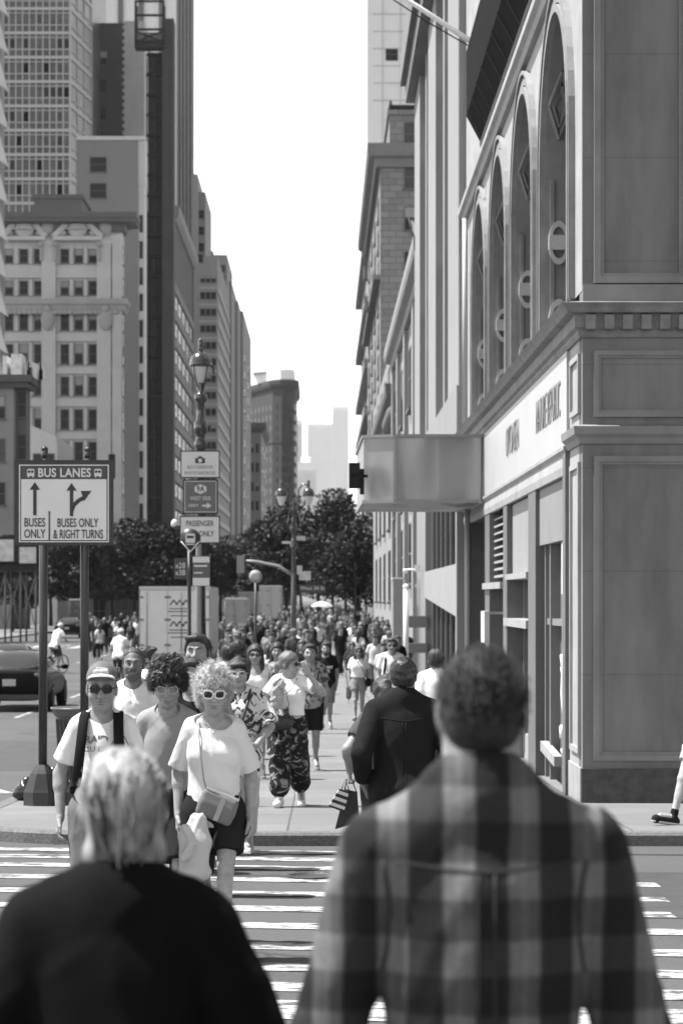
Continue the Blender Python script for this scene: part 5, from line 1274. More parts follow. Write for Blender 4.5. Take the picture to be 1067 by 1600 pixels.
# ---------------------------------------------------------------- signs and lamps
M_SW = mat('sign_white_face', .64, .5, .05, 3); M_SB = mat('sign_black', .02, .5); M_SG = mat('sign_grey_face', .12, .5, .06, 3); M_POST = mat('post_black', .022, .42, .25, 6)
Ys = 25.0; x0, x1 = WX(24, Ys), WX(178, Ys); zb, zt = WZ(852, Ys), WZ(719, Ys)
r = thing('bus_lane_sign', 'black framed bus lanes sign on two black posts with iron foot, at the left kerb', 'sign', (0, 0, 0))
fr = MB(); fr.box(x0, x1, Ys - .03, Ys, zb, zt); pan = fr.build('board', M_SB, r)
W_, H_ = x1 - x0, zt - zb; P = lambda u, v: (x0 + W_ * u, zb + H_ * v)
def plate(u0, v0, u1, v1, y, m, name='plate', parent=None):
    a, c = P(u0, v0), P(u1, v1); q = MB(); q.box(a[0], c[0], Ys - y, Ys - y + .003, a[1], c[1]); return q.build(name, m, parent or pan)
plate(.045, .035, .955, .945, .034, M_SW, 'border'); plate(.058, .048, .942, .932, .037, M_SB, 'line'); plate(.068, .060, .932, .92, .040, M_SW, 'white_face'); plate(.068, .775, .932, .92, .043, mat('sign_dark_grey', .05, .5), 'header')
cxs, czs = P(.505, .845); text('lettering', 'BUS LANES', .125, mat('letter_white', .6, .5), pan, (cxs, Ys - .046, czs), xs=.86, bold=.003, ext=.001, spacing=1.05)
def bus_icon(px, pz, s, m, mb, y, parent):
    q = MB(); q.prism([(px - s * .5, pz - s * .45), (px + s * .5, pz - s * .45), (px + s * .5, pz + s * .35), (px + s * .38, pz + s * .52), (px - s * .38, pz + s * .52), (px - s * .5, pz + s * .35)], 'y', Ys - y - .001, Ys - y + .002)
    q.box(px - s * .42, px - s * .2, Ys - y - .001, Ys - y + .002, pz - s * .62, pz - s * .44); q.box(px + s * .2, px + s * .42, Ys - y - .001, Ys - y + .002, pz - s * .62, pz - s * .44)
    o = q.build('bus_symbol', m, parent); k = MB(); k.box(px - s * .4, px - s * .04, Ys - y - .0035, Ys - y - .001, pz - s * .02, pz + s * .3); k.box(px + s * .04, px + s * .4, Ys - y - .0035, Ys - y - .001, pz - s * .02, pz + s * .3); k.build('symbol_window', mb, o)
for u in (.165, .845):
    px, pz = P(u, .85); bus_icon(px, pz, .075, mat('letter_white', .6, .5), M_SB, .045, pan)
def arrow_up(u, v0, v1, wd=.03, hw=.105, hh=.09):
    q = MB(); a = P(u, v0); c = P(u, v1); w = W_ * wd / 2 * 1.15; h = H_ * hh
    q.box(a[0] - w, a[0] + w, Ys - .0445, Ys - .0425, a[1], c[1] - h * .9); q.prism([(a[0] - W_ * hw / 2, c[1] - h), (a[0] + W_ * hw / 2, c[1] - h), (a[0], c[1])], 'y', Ys - .0448, Ys - .0424); return q
arrow_up(.207, .35, .74).build('arrow', M_SB, pan)
q = arrow_up(.578, .34, .73); pts = [(.578, .40), (.60, .47), (.65, .525), (.70, .555)]
for (ua, va), (ub, vb) in zip(pts, pts[1:]):
    a, c = P(ua, va), P(ub, vb); q.bar((a[0], Ys - .0438, a[1]), (c[0], Ys - .0438, c[1]), .028, .002, (0, 1, 0))
    q.bar((a[0], Ys - .0434, a[1]), (c[0], Ys - .0434, c[1]), .0015, .04, (0, 0, 1))
a = P(.745, .615); q.prism([(a[0] + .035, a[1] + .02), (a[0] - .075, a[1] + .018), (a[0] - .04, a[1] - .085)], 'y', Ys - .0447, Ys - .0425); q.build('arrow', M_SB, pan)
plate(.346, .062, .361, .40, .0435, M_SB, 'divider')
for s_, u, v, sc_ in (('BUSES', .205, .262, .64), ('ONLY', .205, .13, .64), ('BUSES ONLY', .64, .258, .585), ('& RIGHT TURNS', .645, .125, .555)):
    px, pz = P(u, v); text('lettering', s_, .128, M_SB, pan, (px, Ys - .0445, pz), xs=sc_, bold=.0012, ext=.001, spacing=1.0)
q = MB()
for px, top_ in ((69.5, 704), (137, 705)): q.tube([(WX(px, Ys), Ys + .05, WZ(top_, Ys)), (WX(px, Ys), Ys + .05, WZ(716, Ys))], .035, 8); q.lathe([(.036, 0), (.036, .03), (.01, .05)], (WX(px, Ys), Ys + .05, WZ(top_, Ys)), 8)
q.build('post_cap', M_POST, r)
for px, lean in ((68, -5), (132, -1)):
    q = MB(); q.tube([(WX(px, Ys), Ys + .05, WZ(725, Ys)), (WX(px + lean * .3, Ys), Ys + .05, sz(Ys))], .045, 10); post = q.build('post', M_POST, r)
    q = MB(); q.lathe([(.205, 0), (.205, .14), (.19, .17), (.13, .33), (.10, .37), (.06, .42)], (WX(px + lean * .3, Ys), Ys + .05, sz(Ys)), 8, False); q.build('iron_foot', M_POST, post)
# rubbish sacks and loose cable heaped round the foot
for i, (x, y, s, lb) in enumerate(((WX(96, 25.5), 25.6, .12, 'black rubbish sack slumped behind the sign foot, right one'), (WX(44, 26.2), 26.0, .11, 'low black rubbish sack lying left of the sign foot'), (WX(80, 26.4), 26.5, .15, 'crumpled black rubbish sack behind the sign foot, tallest of the heap'))):
    S = Sdf(.012); S.ell((0, 0, s * .8), (s * 1.2, s, s * .85), .04); S.ell((s * .6, .02, s * .5), (s * .7, s * .6, s * .5), .04); S.cap((0, 0, s * 1.4), (.02, 0, s * 1.9), .03, .05, .04); S.cut((0, 0, 1), 0)
    o = S.build('rubbish_sack', mat('bin_bag', .02, .25, .3, 10), None, folds(.03, 22, i + 4, (1, 1, 1))); o.location = (x, y, sz(y)); tag(o, lb, 'rubbish sack', 'rubbish sacks at the sign foot')
# litter bin
r = thing('litter_bin', 'dark street litter bin with a flared rim behind the man in the cap', 'litter bin', (-3.03, 30, sz(30)))
b = MB(); b.lathe([(.2, 0), (.215, .03), (.255, .75), (.255, .8)], n=24); bd = b.build('body', mat('bin_mesh', .035, .5, .4, 14), r)
b = MB(); b.lathe([(.25, .76), (.29, .80), (.31, .86), (.33, .87), (.33, .89), (.29, .885), (.25, .80)], n=24); b.build('rim', mat('bin_rim', .09, .4), bd)
b = MB()
for i in range(24): a = i * math.pi / 12; b.bar((.222 * math.cos(a), .222 * math.sin(a), .04), (.262 * math.cos(a), .262 * math.sin(a), .75), .012)
b.build('rib', M_POST, bd)

def lantern(root, x, y, z, s=1.):
    b = MB(); b.lathe([(.03, .70), (.065, .67), (.06, .52), (.045, .48), (.075, .46), (.07, .42), (.04, .40), (.10, .385), (.19, .31), (.235, .22), (.245, .18), (.235, .165), (.25, .15), (.25, .06), (.23, .05), (.05, .05)][::-1], n=20)
    o = b.build('lantern_hood', mat('lamp_black', .03, .22, .2, 6, coat=.6), root); o.location = (x, y, z); o.scale = (s, s, s)
    g = MB(); g.lathe([(.06, -.33), (.10, -.28), (.2, .02), (.215, .05)], n=16); q = g.build('lantern_glass', mat('lamp_glass', .55, .25, spec=.6), o)
    c = MB(); c.lathe([(.012, -.42), (.05, -.36), (.07, -.32), (.06, -.30)], n=12); c.build('finial', mat('lamp_black', .03, .22), o); return o
Yp = 45.0; xp = WX(314, Yp)
r = thing('street_lamp', 'tall black street lamp with domed lantern carrying the camera and highway signs', 'street lamp', (xp, Yp, sz(Yp)))
zl = WZ(577, Yp) - sz(Yp)
lantern(r, 0, 0, zl, .82)
b = MB(); b.lathe([(.28, 0), (.28, .25), (.22, .32), (.2, .9), (.23, .95), (.13, 1.05), (.098, 1.6), (.09, 3.6), (.085, zl - 1.5), (.12, zl - 1.42), (.12, zl - 1.36), (.085, zl - 1.30), (.08, zl - 1.22), (.125, zl - 1.2), (.125, zl - 1.0), (.085, zl - .95), (.07, zl - .62), (.115, zl - .58), (.12, zl - .47), (.06, zl - .44), (.05, zl - .42), (.075, zl - .34), (.055, zl - .22), (.03, zl - .16), (.02, zl - .05)], n=14); b.build('column', mat('lamp_black', .03, .22), r)
b = MB()
for a in range(4): an = a * math.pi / 2 + .785; b.tube([(.05 * math.cos(an), .05 * math.sin(an), zl - .4), (.14 * math.cos(an), .14 * math.sin(an), zl - .15), (.19 * math.cos(an), .19 * math.sin(an), zl + .05)], .011, 6)
b.tube([(.19, 0, zl + .06), (.24, 0, zl + .02), (.23, 0, zl - .06), (.26, 0, zl - .08)], .02, 6); b.build('bracket', M_POST, r)
def sgn(name, label, px0, px1, py0, py1, Y, face, m_edge=M_SB, edge=.022, thick=.02):
    a0, a1, z0, z1 = WX(px0, Y), WX(px1, Y), WZ(py1, Y), WZ(py0, Y); q = MB(); q.box(a0, a1, Y, Y + thick, z0, z1); o = q.build(name, m_edge); tag(o, label, 'sign')
    q = MB(); q.box(a0 + edge, a1 - edge, Y - .004, Y - .0005, z0 + edge, z1 - edge); q.build('face', face, o); return o, (a0 + a1) / 2, (z0 + z1) / 2, a1 - a0, z1 - z0
Yg = Yp - .16
o, cx_, cz_, w_, h_ = sgn('camera_sign', 'white sign with camera symbol, topmost of three signs on the black lamp post', 282, 344, 704, 747, Yg, M_SW)
q = MB(); q.box(cx_ - .09, cx_ + .09, Yg - .007, Yg - .004, cz_ + .02, cz_ + .115); q.prism([(cx_ - .05, cz_ + .114), (cx_ + .05, cz_ + .114), (cx_ + .03, cz_ + .15), (cx_ - .03, cz_ + .15)], 'y', Yg - .007, Yg - .004); o2 = q.build('camera_symbol', M_SB, o)
q = MB(); q.tube([(cx_, Yg - .0075, cz_ + .07), (cx_, Yg - .009, cz_ + .07)], .038, 16); q.build('symbol_lens', M_SW, o2)
text('lettering', 'BUS CORRIDOR', .085, M_SG, o, (cx_, Yg - .006, cz_ - .055), xs=.78, ext=.001); text('lettering', 'PHOTO ENFORCED', .085, M_SG, o, (cx_, Yg - .006, cz_ - .165), xs=.76, ext=.001)
o, cx_, cz_, w_, h_ = sgn('highway_sign', 'grey square highway direction sign with route shield, middle of three on the lamp post', 286, 341, 749, 803, Yg, M_SW, edge=.03)
q = MB(); q.box(cx_ - w_ / 2 + .042, cx_ + w_ / 2 - .042, Yg - .007, Yg - .0045, cz_ - h_ / 2 + .042, cz_ + h_ / 2 - .042); fc = q.build('grey_field', M_SG, o)
q = MB(); q.prism([(cx_ + .125 * math.cos(R(a)) * (1.0 if a % 180 else .9), cz_ + .14 + .09 * math.sin(R(a))) for a in range(30, 390, 60)], 'y', Yg - .0095, Yg - .007); q.build('shield', M_SW, o)
text('lettering', '9A', .15, M_SB, o, (cx_, Yg - .011, cz_ + .14), xs=.85, bold=.003, ext=.001)
text('lettering', 'WEST SIDE', .095, mat('letter_white', .6, .5), o, (cx_, Yg - .009, cz_ - .035), xs=.80, bold=.001, ext=.001, spacing=1.05); text('lettering', 'HWY', .095, mat('letter_white', .6, .5), o, (cx_ - .13, Yg - .009, cz_ - .17), xs=.8, bold=.001, ext=.001)
q = MB(); q.box(cx_ + .03, cx_ + .13, Yg - .0095, Yg - .007, cz_ - .185, cz_ - .15); q.prism([(cx_ + .12, cz_ - .225), (cx_ + .205, cz_ - .168), (cx_ + .12, cz_ - .11)], 'y', Yg - .0096, Yg - .0071); q.build('arrow', mat('letter_white', .6, .5), o)
o, cx_, cz_, w_, h_ = sgn('passenger_sign', 'white passenger sign half hidden by the round bus flag, lowest on lamp post', 281, 344, 806, 849, Yg, M_SW)
text('lettering', 'PASSENGER', .145, M_SB, o, (cx_, Yg - .006, cz_ + .11), xs=.68, bold=.002, ext=.001); text('lettering', 'CARS ONLY', .145, M_SB, o, (cx_ - .02, Yg - .006, cz_ - .08), xs=.72, bold=.002, ext=.001)
# bus stop pole
Yb = 40.0; xb_ = WX(296, Yb)
r = thing('bus_stop_pole', 'bus stop pole with round dark flag, route panel and timetable box', 'bus stop', (xb_, Yb, sz(Yb)))
zz = lambda py: WZ(py, Yb) - sz(Yb)
b = MB(); b.tube([(0, 0, 0), (0, 0, zz(838))], .032, 8); b.build('pole', M_POST, r)
b = MB(); b.lathe([(.02, -.012), (.17, -.012), (.17, .012), (.02, .012)], n=28); o = b.build('round_flag', mat('flag_dark', .03, .4), r); o.location = (.02, -.05, zz(842)); o.rotation_euler = (R(90), 0, 0)
q = MB(); s_ = .16; q.prism([(-s_ * .5, -s_ * .4), (s_ * .5, -s_ * .4), (s_ * .5, s_ * .4), (s_ * .35, s_ * .55), (-s_ * .35, s_ * .55), (-s_ * .5, s_ * .4)], 'z', .0125, .016); q.box(-s_ * .45, s_ * .45, -s_ * .62, -s_ * .5, .0125, .016); o2 = q.build('bus_symbol', mat('letter_white', .6, .5), o)
q = MB(); q.box(-s_ * .36, s_ * .36, s_ * .05, s_ * .32, .0165, .018); q.build('symbol_window', M_SB, o2)
b = MB(); b.tube([(.02 - .15, -.05, zz(846)), (.02, -.05, zz(862)), (.02 + .15, -.05, zz(846))], .018, 6); b.build('flag_bracket', mat('bright_trim', .55, .35), r)
b = MB(); b.box(-.25, -.035, -.02, -.005, zz(905), zz(872)); o = b.build('route_panel', mat('panel_dark', .045, .5), r)
for s2, py in (('x28', 884), ('x38', 895)): text('lettering', s2, .13, M_SW, o, (-.145, -.024, zz(py)), xs=.85, ext=.001)
b = MB(); b.box(.055, .34, -.03, .03, zz(916), zz(869)); o = b.build('timetable_box', mat('panel_grey', .09, .5), r)
b = MB(); b.box(.06, .335, -.034, -.0305, zz(915), zz(903)); b.box(.06, .335, -.034, -.0305, zz(879), zz(870)); b.build('paper', M_SW, o)
b = MB(); b.box(.08, .30, -.034, -.0305, zz(885.5), zz(883)); b.box(.08, .22, -.034, -.0305, zz(896), zz(894)); b.build('printed_line', M_SW, o)
o2 = thing('security_lamp', 'small white lamp housing fixed to the lamp post left of the passenger sign', 'lamp', (WX(274, Yg), Yg, WZ(816, Yg)))
b = MB(); b.lathe([(.02, -.10), (.06, -.04), (.065, .02), (.03, .04)], n=12); q = b.build('housing', mat('white_metal', .75, .4), o2); q.rotation_euler = (0, R(40), 0)
b = MB(); b.tube([(.05, 0, 0), (.3, .1, .02)], .015); b.build('arm', M_POST, o2)
# second bus stop further on
Yb2 = 66; r = thing('bus_stop_pole', 'slim pole with a round pale disc sign standing right of the truck', 'bus stop', (WX(399.5, Yb2), Yb2, sz(Yb2)))
b = MB(); b.tube([(0, 0, 0), (0, 0, WZ(905, Yb2) - sz(Yb2))], .035, 8); b.build('pole', M_POST, r)
b = MB(); b.lathe([(.02, -.012), (.18, -.012), (.18, .012), (.02, .012)], n=24); o = b.build('disc', mat('disc_pale', .30, .5), r); o.location = (0, -.05, WZ(901, Yb2) - sz(Yb2)); o.rotation_euler = (R(90), 0, 0)
q = MB(); q.box(-.09, .09, -.07, .08, .0125, .015); q.build('bus_symbol', mat('disc_mid', .45, .5), o)
# twin lamp with traffic mast arm
Yt = 92.0; xt = WX(459, Yt); z_ = lambda py: WZ(py, Yt) - gz(Yt) - .1
r = thing('twin_street_lamp', 'twin armed black street lamp with bell lanterns and a traffic mast arm', 'street lamp', (xt, Yt, sz(Yt)))
b = MB(); b.lathe([(.28, 0), (.28, .5), (.2, .6), (.17, 1.1), (.12, 1.4), (.085, 3.5), (.075, z_(860)), (.13, z_(856)), (.13, z_(852)), (.08, z_(846)), (.07, z_(832)), (.16, z_(828)), (.16, z_(822)), (.07, z_(818)), (.06, z_(800)), (.13, z_(797)), (.05, z_(793)), (.09, z_(789)), (.02, z_(785))], n=12); b.build('column', mat('lamp_black', .03, .22), r)
b = MB()
for sg, px in ((-1, 440), (1, 482)):
    dx = WX(px, Yt) - xt; zz2 = z_(757); b.tube([(0, 0, z_(815)), (dx * .25, 0, z_(795)), (dx * .35, 0, z_(765)), (dx * .6, 0, zz2), (dx * .9, 0, zz2 - .03), (dx, 0, z_(766))], .035, 7)
    b.tube([(0, 0, z_(838)), (dx * .5, 0, z_(820)), (dx * .3, 0, z_(795))], .022, 6)
b.build('scroll_arm', mat('lamp_black', .03, .22), r)
for px in (440, 482): lantern(r, WX(px, Yt) - xt, 0, z_(778), .95)
b = MB(); b.tube([(0, 0, z_(900)), (-.6, 0, z_(885)), (-1.4, 0, z_(878)), (WX(376, Yt) - xt, 0, z_(876))], [.07, .06, .055, .045], 8); b.build('mast_arm', mat('mast_grey', .25, .45), r)
b = MB(); x_ = WX(376, Yt) - xt; b.box(x_ - .14, x_ + .14, -.15, .15, z_(896), z_(868)); b.build('signal_head', mat('signal_grey', .2, .5), r)
b = MB(); b.box(.1, .45, -.02, 0, z_(845), z_(838)); b.box(-.45, -.05, -.02, 0, z_(850), z_(846)); b.build('street_blade', mat('notice_white', .5, .6), r)
b = MB(); b.box(.12, .32, -.05, 0, z_(898), z_(884)); b.box(.2, .65, -.04, 0, z_(907), z_(893)); b.build('notice', mat('notice_white', .5, .6), r)
sn = thing('street_name_sign', 'dark street name sign hanging in the avenue right of the twin lamp', 'sign', (WX(488, Yt), Yt - .1, WZ(920, Yt)))
b = MB(); b.box(-.5, .5, 0, .03, -.16, .16); q = b.build('plate', mat('panel_dark', .045, .5), sn); text('lettering', 'West 34 St', .2, M_SW, q, (0, -.004, .02), ext=.001)
b = MB(); b.tube([(-.7, .05, .12), (.5, .05, .12)], .02); b.build('arm', M_POST, sn)
# wall camera, white post and bracket on the right
r = thing('wall_camera', 'pale security camera on a bracket from the grey wall right of the crowd', 'camera', (WX(645, 64), 64, WZ(890, 64)))
b = MB(); b.tube([(.12, 0, 0), (-.2, 0, .0)], .025); b.build('arm', mat('white_metal', .75, .4), r); b = MB(); b.lathe([(.03, -.09), (.06, -.06), (.07, 0), (.06, .04)], (-.2, 0, -.02), 10); b.build('dome', mat('white_metal', .75, .4), r)
b = MB(); b.box(.05, .2, -.08, .08, -.06, .12); b.build('junction_box', mat('white_metal', .75, .4), r)
r = thing('white_post', 'tall pale round topped post standing by the wall at the edge of the crowd', 'post', (WX(634, 66), 66, sz(66)))
b = MB(); b.tube([(0, 0, 0), (0, 0, WZ(920, 66) - sz(66))], .075, 10); b.build('shaft', mat('post_pale', .6, .5), r); b = MB(); b.sphere((0, 0, WZ(917, 66) - sz(66)), .085, 8); b.build('ball', mat('white_metal', .75, .4), r)
r = thing('grey_hoarding', 'tall grey hoarding panel beside the pale post', 'hoarding', (WX(622, 67), 67, sz(67)))
b = MB(); b.box(-.14, .14, 0, .8, 0, WZ(905, 67) - sz(67)); b.build('panel', mat('hoarding_grey', .22, .7, .1, 2), r); b = MB(); b.box(-.17, .17, -.03, .83, WZ(905, 67) - sz(67), WZ(905, 67) - sz(67) + .05); b.build('cap', mat('post_pale', .6, .5), r)
b = thing('market_umbrella', 'pale open umbrella raised above the crowd', 'umbrella', (WX(503, 110), 110, gz(110)))
q = MB(); zt_ = WZ(942, 110) - gz(110); q.lathe([(.56, zt_ - .16), (.42, zt_ - .04), (.22, zt_ + .05), (.02, zt_ + .09), (.02, zt_ + .08), (.22, zt_ + .04), (.42, zt_ - .05)], n=8, smooth=False); q.build('canopy', mat('umbrella_pale', .4, .7), b)
q = MB(); q.tube([(0, 0, 0), (0, 0, zt_ + .1)], .02, 6); q.build('pole', M_POST, b)

# ---------------------------------------------------------------- vehicles
M_CARB = mat('car_black', .004, .3, coat=0, spec=.08); M_TYRE = mat('tyre', .015, .8); M_RIM = mat('rim', .3, .35, metal=.8); M_CGL = mat('car_glass', .015, .06, spec=.9); M_CGL.node_tree.nodes['Principled BSDF'].inputs['IOR'].default_value = 2.1
def loft(stations, name, m, parent, sub=2):
    """stations: (y, [(x,z) half outline from the centre top to the centre bottom])"""
    b = MB(); n = len(stations[0][1]); vs = []
    for y, pts in stations:
        full = [(x, z) for x, z in pts] + [(-x, z) for x, z in pts[::-1]]
        vs += [(x, y, z) for x, z in full]
    m2 = 2 * n; fs = []
    for i in range(len(stations) - 1):
        for j in range(m2): fs.append((i * m2 + j, i * m2 + (j + 1) % m2, (i + 1) * m2 + (j + 1) % m2, (i + 1) * m2 + j))
    fs += [tuple(range(m2)), tuple((len(stations) - 1) * m2 + j for j in range(m2))[::-1]]
    b.add(vs, fs, True); o = b.build(name, m, parent); md = o.modifiers.new('sub', 'SUBSURF'); md.levels = md.render_levels = sub; return o
def car(name, label, x, y, rz=0, paint=M_CARB, plate=True):
    r = thing(name, label, 'car', (x, y, gz(y)), R(rz), 'cars on the avenue'); W = .93
    # y runs from the tail (0) to the nose (4.7)
    def sec(wt, zt, wb, zs, zb): return [(0.001, zt), (wt * .6, zt), (wt, zt - .02), (wb, zs), (wb, (zs + zb) / 2), (wb - .06, zb), (0.001, zb)]
    body = loft([(0, sec(.60, .88, .72, .70, .42)), (.04, sec(.72, .98, .88, .76, .34)), (.4, sec(.76, 1.02, .93, .82, .24)), (1.2, sec(.80, 1.03, .94, .86, .22)), (2.4, sec(.80, .99, .94, .84, .22)), (3.4, sec(.78, .97, .94, .82, .22)), (4.2, sec(.70, .86, .91, .72, .24)), (4.6, sec(.60, .72, .80, .60, .30)), (4.7, sec(.5, .62, .7, .55, .36))], 'body', paint, r)
    loft([(.30, [(.001, 1.03), (.5, 1.03), (.68, 1.01), (.74, .96), (.001, .9)]), (1.25, [(.001, 1.40), (.42, 1.40), (.58, 1.35), (.80, 1.0), (.001, .95)]), (1.7, [(.001, 1.46), (.45, 1.45), (.60, 1.39), (.83, 1.0), (.001, .95)]), (2.4, [(.001, 1.44), (.45, 1.43), (.59, 1.37), (.83, 1.0), (.001, .95)]), (3.0, [(.001, 1.22), (.42, 1.21), (.60, 1.17), (.80, .99), (.001, .93)]), (3.55, [(.001, 1.0), (.45, 1.0), (.62, .99), (.74, .95), (.001, .9)])], 'greenhouse', M_CGL, r)
    for sx in (-1, 1):
        for yy in (.95, 3.75):
            t = MB(); t.lathe([(.2, -.11), (.31, -.11), (.335, -.08), (.335, .08), (.31, .11), (.2, .11)], n=24); o = t.build('wheel', M_TYRE, r); o.location = (sx * .83, yy, .335); o.rotation_euler = (0, R(90), 0)
            q = MB(); q.lathe([(.02, -.10), (.22, -.112), (.23, -.09), (.23, .09), (.22, .112), (.02, .10)], n=18); q.build('rim', M_RIM, o)
        t = MB(); t.sphere((sx * .66, .055, .86), .11, 6, (1.5, .35, .6)); t.build('tail_light', mat('tail_light', .08, .15), r)
        t = MB(); t.sphere((sx * .99, 2.95, 1.0), .1, 6, (1.0, .7, .65)); t.build('wing_mirror', paint, r)
        t = MB(); t.bar((sx * .925, 1.6, .93), (sx * .925, 1.85, .93), .02, .03); t.build('door_handle', M_RIM, r)
    t = MB(); t.box(-.72, .72, -.03, .2, .30, .42); t.build('rear_bumper', mat('bumper', .03, .5), r)
    if plate: t = MB(); t.box(-.155, .155, -.045, -.01, .62, .78); t.build('number_plate', mat('plate', .45, .5, .2, 20), r)
    return r
c1 = car('parked_car', 'black saloon car seen from behind, in front at the left edge of the avenue', WX(15, 57), 57)
def car_at(label, x, y, rz, paint):
    c = copy_tree(c1); c.location = (x, y, gz(y)); c.rotation_euler = (0, 0, R(rz)); c['label'] = label
    for ch in c.children:
        if ch.name.startswith(('body', 'wing_mirror')): ch.data = ch.data.copy(); ch.data.materials[0] = paint
    return c
M_CG = mat('car_silver', .28, .3, metal=.5, coat=.6); M_CW = mat('car_white', .6, .3, coat=.6); M_CD = mat('car_grey', .06, .25, coat=.8)
car_at('grey car just ahead of the black saloon at the left edge', WX(-12, 66), 68, 0, M_CD)
car_at('silver car waiting in the avenue right of the white truck', WX(372, 122), 122, 0, M_CG); car_at('dark car in the avenue behind the slim disc sign', WX(420, 150), 150, 0, M_CD)
car_at('white car far up the avenue right of the trucks', WX(385, 175), 175, 0, M_CW); car_at('dark car parked under the trees beyond the scaffold shed', WX(105, 165), 165, 0, M_CARB); car_at('dark car beyond the cyclists on the left of the avenue', WX(135, 180), 180, 0, M_CD)
def truck(name, label, px0, px1, pyt, Y, m, side, logo=True, length=6.5, cat='truck'):
    r = thing(name, label, cat, (0, 0, 0)); x0, x1 = WX(px0, Y), WX(px1, Y); z0 = gz(Y) + .75; zt = WZ(pyt, Y)
    b = MB(); b.box(x0, x1, Y, Y + length, z0, zt); bx = b.build('cargo_box', side, r)
    xm = x0 + (x1 - x0) * .40
    for a0, a1 in ((x0 + .05, xm - .01), (xm + .01, x1 - .05)):
        b = MB(); b.box(a0, a1, Y - .03, Y, z0 + .05, zt - .12); dr = b.build('rear_door', m, r)
        b = MB()
        for z in (z0 + .3, (z0 + zt) / 2, zt - .4): b.box(a0 - .02, a0 + .10, Y - .055, Y - .03, z, z + .08); b.box(a1 - .1, a1 + .02, Y - .055, Y - .03, z, z + .08)
        b.tube([((a0 + a1) / 2 - .25, Y - .05, z0 + .1), ((a0 + a1) / 2 - .25, Y - .05, zt - .2)], .015, 5); b.build('hinge', mat('steel_mullion', .32, .4), dr)
        if logo and a0 > xm - .1:
            q = MB(); c = a0 + .42
            for zc in (zt - .55, zt - 1.3):
                for k in (-.22, 0, .22): q.bar((c + k - .13, Y - .034, zc - .09), (c + k, Y - .034, zc + .09), .05, .006, (0, 1, 0)); q.bar((c + k, Y - .034, zc + .08), (c + k + .13, Y - .034, zc - .09), .05, .006, (0, 1, 0))
                for dz, L in ((.2, .38), (.3, .42), (.45, .33)): q.box(c - L, c + L, Y - .036, Y - .031, zc - dz - .035, zc - dz)
            q.build('logo', mat('logo_grey', .07, .6), dr)
    b = MB(); b.box(x0, x1, Y - .06, Y, zt - .10, zt + .02); b.box(x0, x1, Y - .1, Y + .1, z0 - .18, z0 - .02); each(b, 'frame_rail', mat('bright_trim', .55, .35), r)
    b = MB(); b.box(x0 + .1, x1 - .1, Y - .12, Y + .1, z0 - .45, z0 - .3); b.build('bumper', M_DARK, r)
    b = MB(); b.box(x0 + .15, x1 - .15, Y + length + .1, Y + length + 2.0, gz(Y) + .5, zt - .7); b.build('cab', m, r)
    for sx in (x0 + .25, x1 - .25):
        for yy in (Y + 1.2, Y + length + 1.0):
            t = MB(); t.lathe([(.2, -.13), (.4, -.13), (.43, -.1), (.43, .1), (.4, .13), (.2, .13)], n=18); o = t.build('wheel', M_TYRE, r); o.location = (sx, yy, gz(yy) + .43); o.rotation_euler = (0, R(90), 0)
    return r
truck('delivery_truck', 'white box truck seen from behind with grey logos on its rear doors', 218, 329, 917, 85, mat('truck_white', .72, .5, .05, 2), mat('truck_side', .36, .5, .1, 1))
truck('box_van', 'grey box van ahead of the silver car in the avenue', 352, 386, 934, 128, mat('van_grey', .28, .5), mat('van_grey', .28, .5), False, 4, 'van')
truck('box_van', 'pale high van among the traffic behind the disc sign', 405, 440, 915, 170, mat('van_pale', .42, .5), mat('van_grey', .28, .5), False, 5, 'van')
truck('tour_bus', 'long pale bus deep in the avenue under the trees', 372, 408, 925, 215, mat('van_pale', .42, .5), mat('van_grey', .28, .5), False, 10, 'bus')
truck('box_van', 'dark van standing under the trees left of the cyclists', 108, 138, 936, 185, mat('van_dark', .06, .5), mat('van_dark', .06, .5), False, 4, 'van')
# ---------------------------------------------------------------- the people
M_LIP = mat('lips', .13, .5)
M_CLEAR = mat('clear_lens', .9, .0); _p = M_CLEAR.node_tree.nodes['Principled BSDF']; _p.inputs['Transmission Weight'].default_value = 1; _p.inputs['IOR'].default_value = 1.08
def person(label, px, Y, H, rz=0, pave=False, group=None, h=.008, g=.27, b=1., belly=0, bust=0, head=(0, 0, 0), arms=None, legs=None, sw=.084, trap=0, hsc=1, hz=0, lean=0, face=True, hw=1., jaw=1., nose=1., dbl=0, hoff=(0, 0), x=None, z=None, hip=1., butt=1., sw_r=1., hands=True, neck=1.):
    r = thing('person', label, 'person', (WX(px, Y) if x is None else x, Y, (sz(Y) if pave else gz(Y)) if z is None else z), R(rz), group)
    J = skel(H, sw, trap, hsc, hz, lean, arms, legs or walk(H), head, hoff); J['hw'] = hw; S = Sdf(h)
    torso(S, J, 0, b, belly, bust, hip=hip, butt=butt, sw_r=sw_r); arms_prims(S, J, b, simple=not hands); legs_prims(S, J, b)
    hd = head_prims(S, J, 1., jaw, nose, face, dbl=dbl, neck=neck); S.build('body', skin(g), r); return r, J, hd
def hair(r, fn, m, h=.006, disp=None, name='hair'):
    S = Sdf(h); fn(S); return S.build(name, m, r, disp)
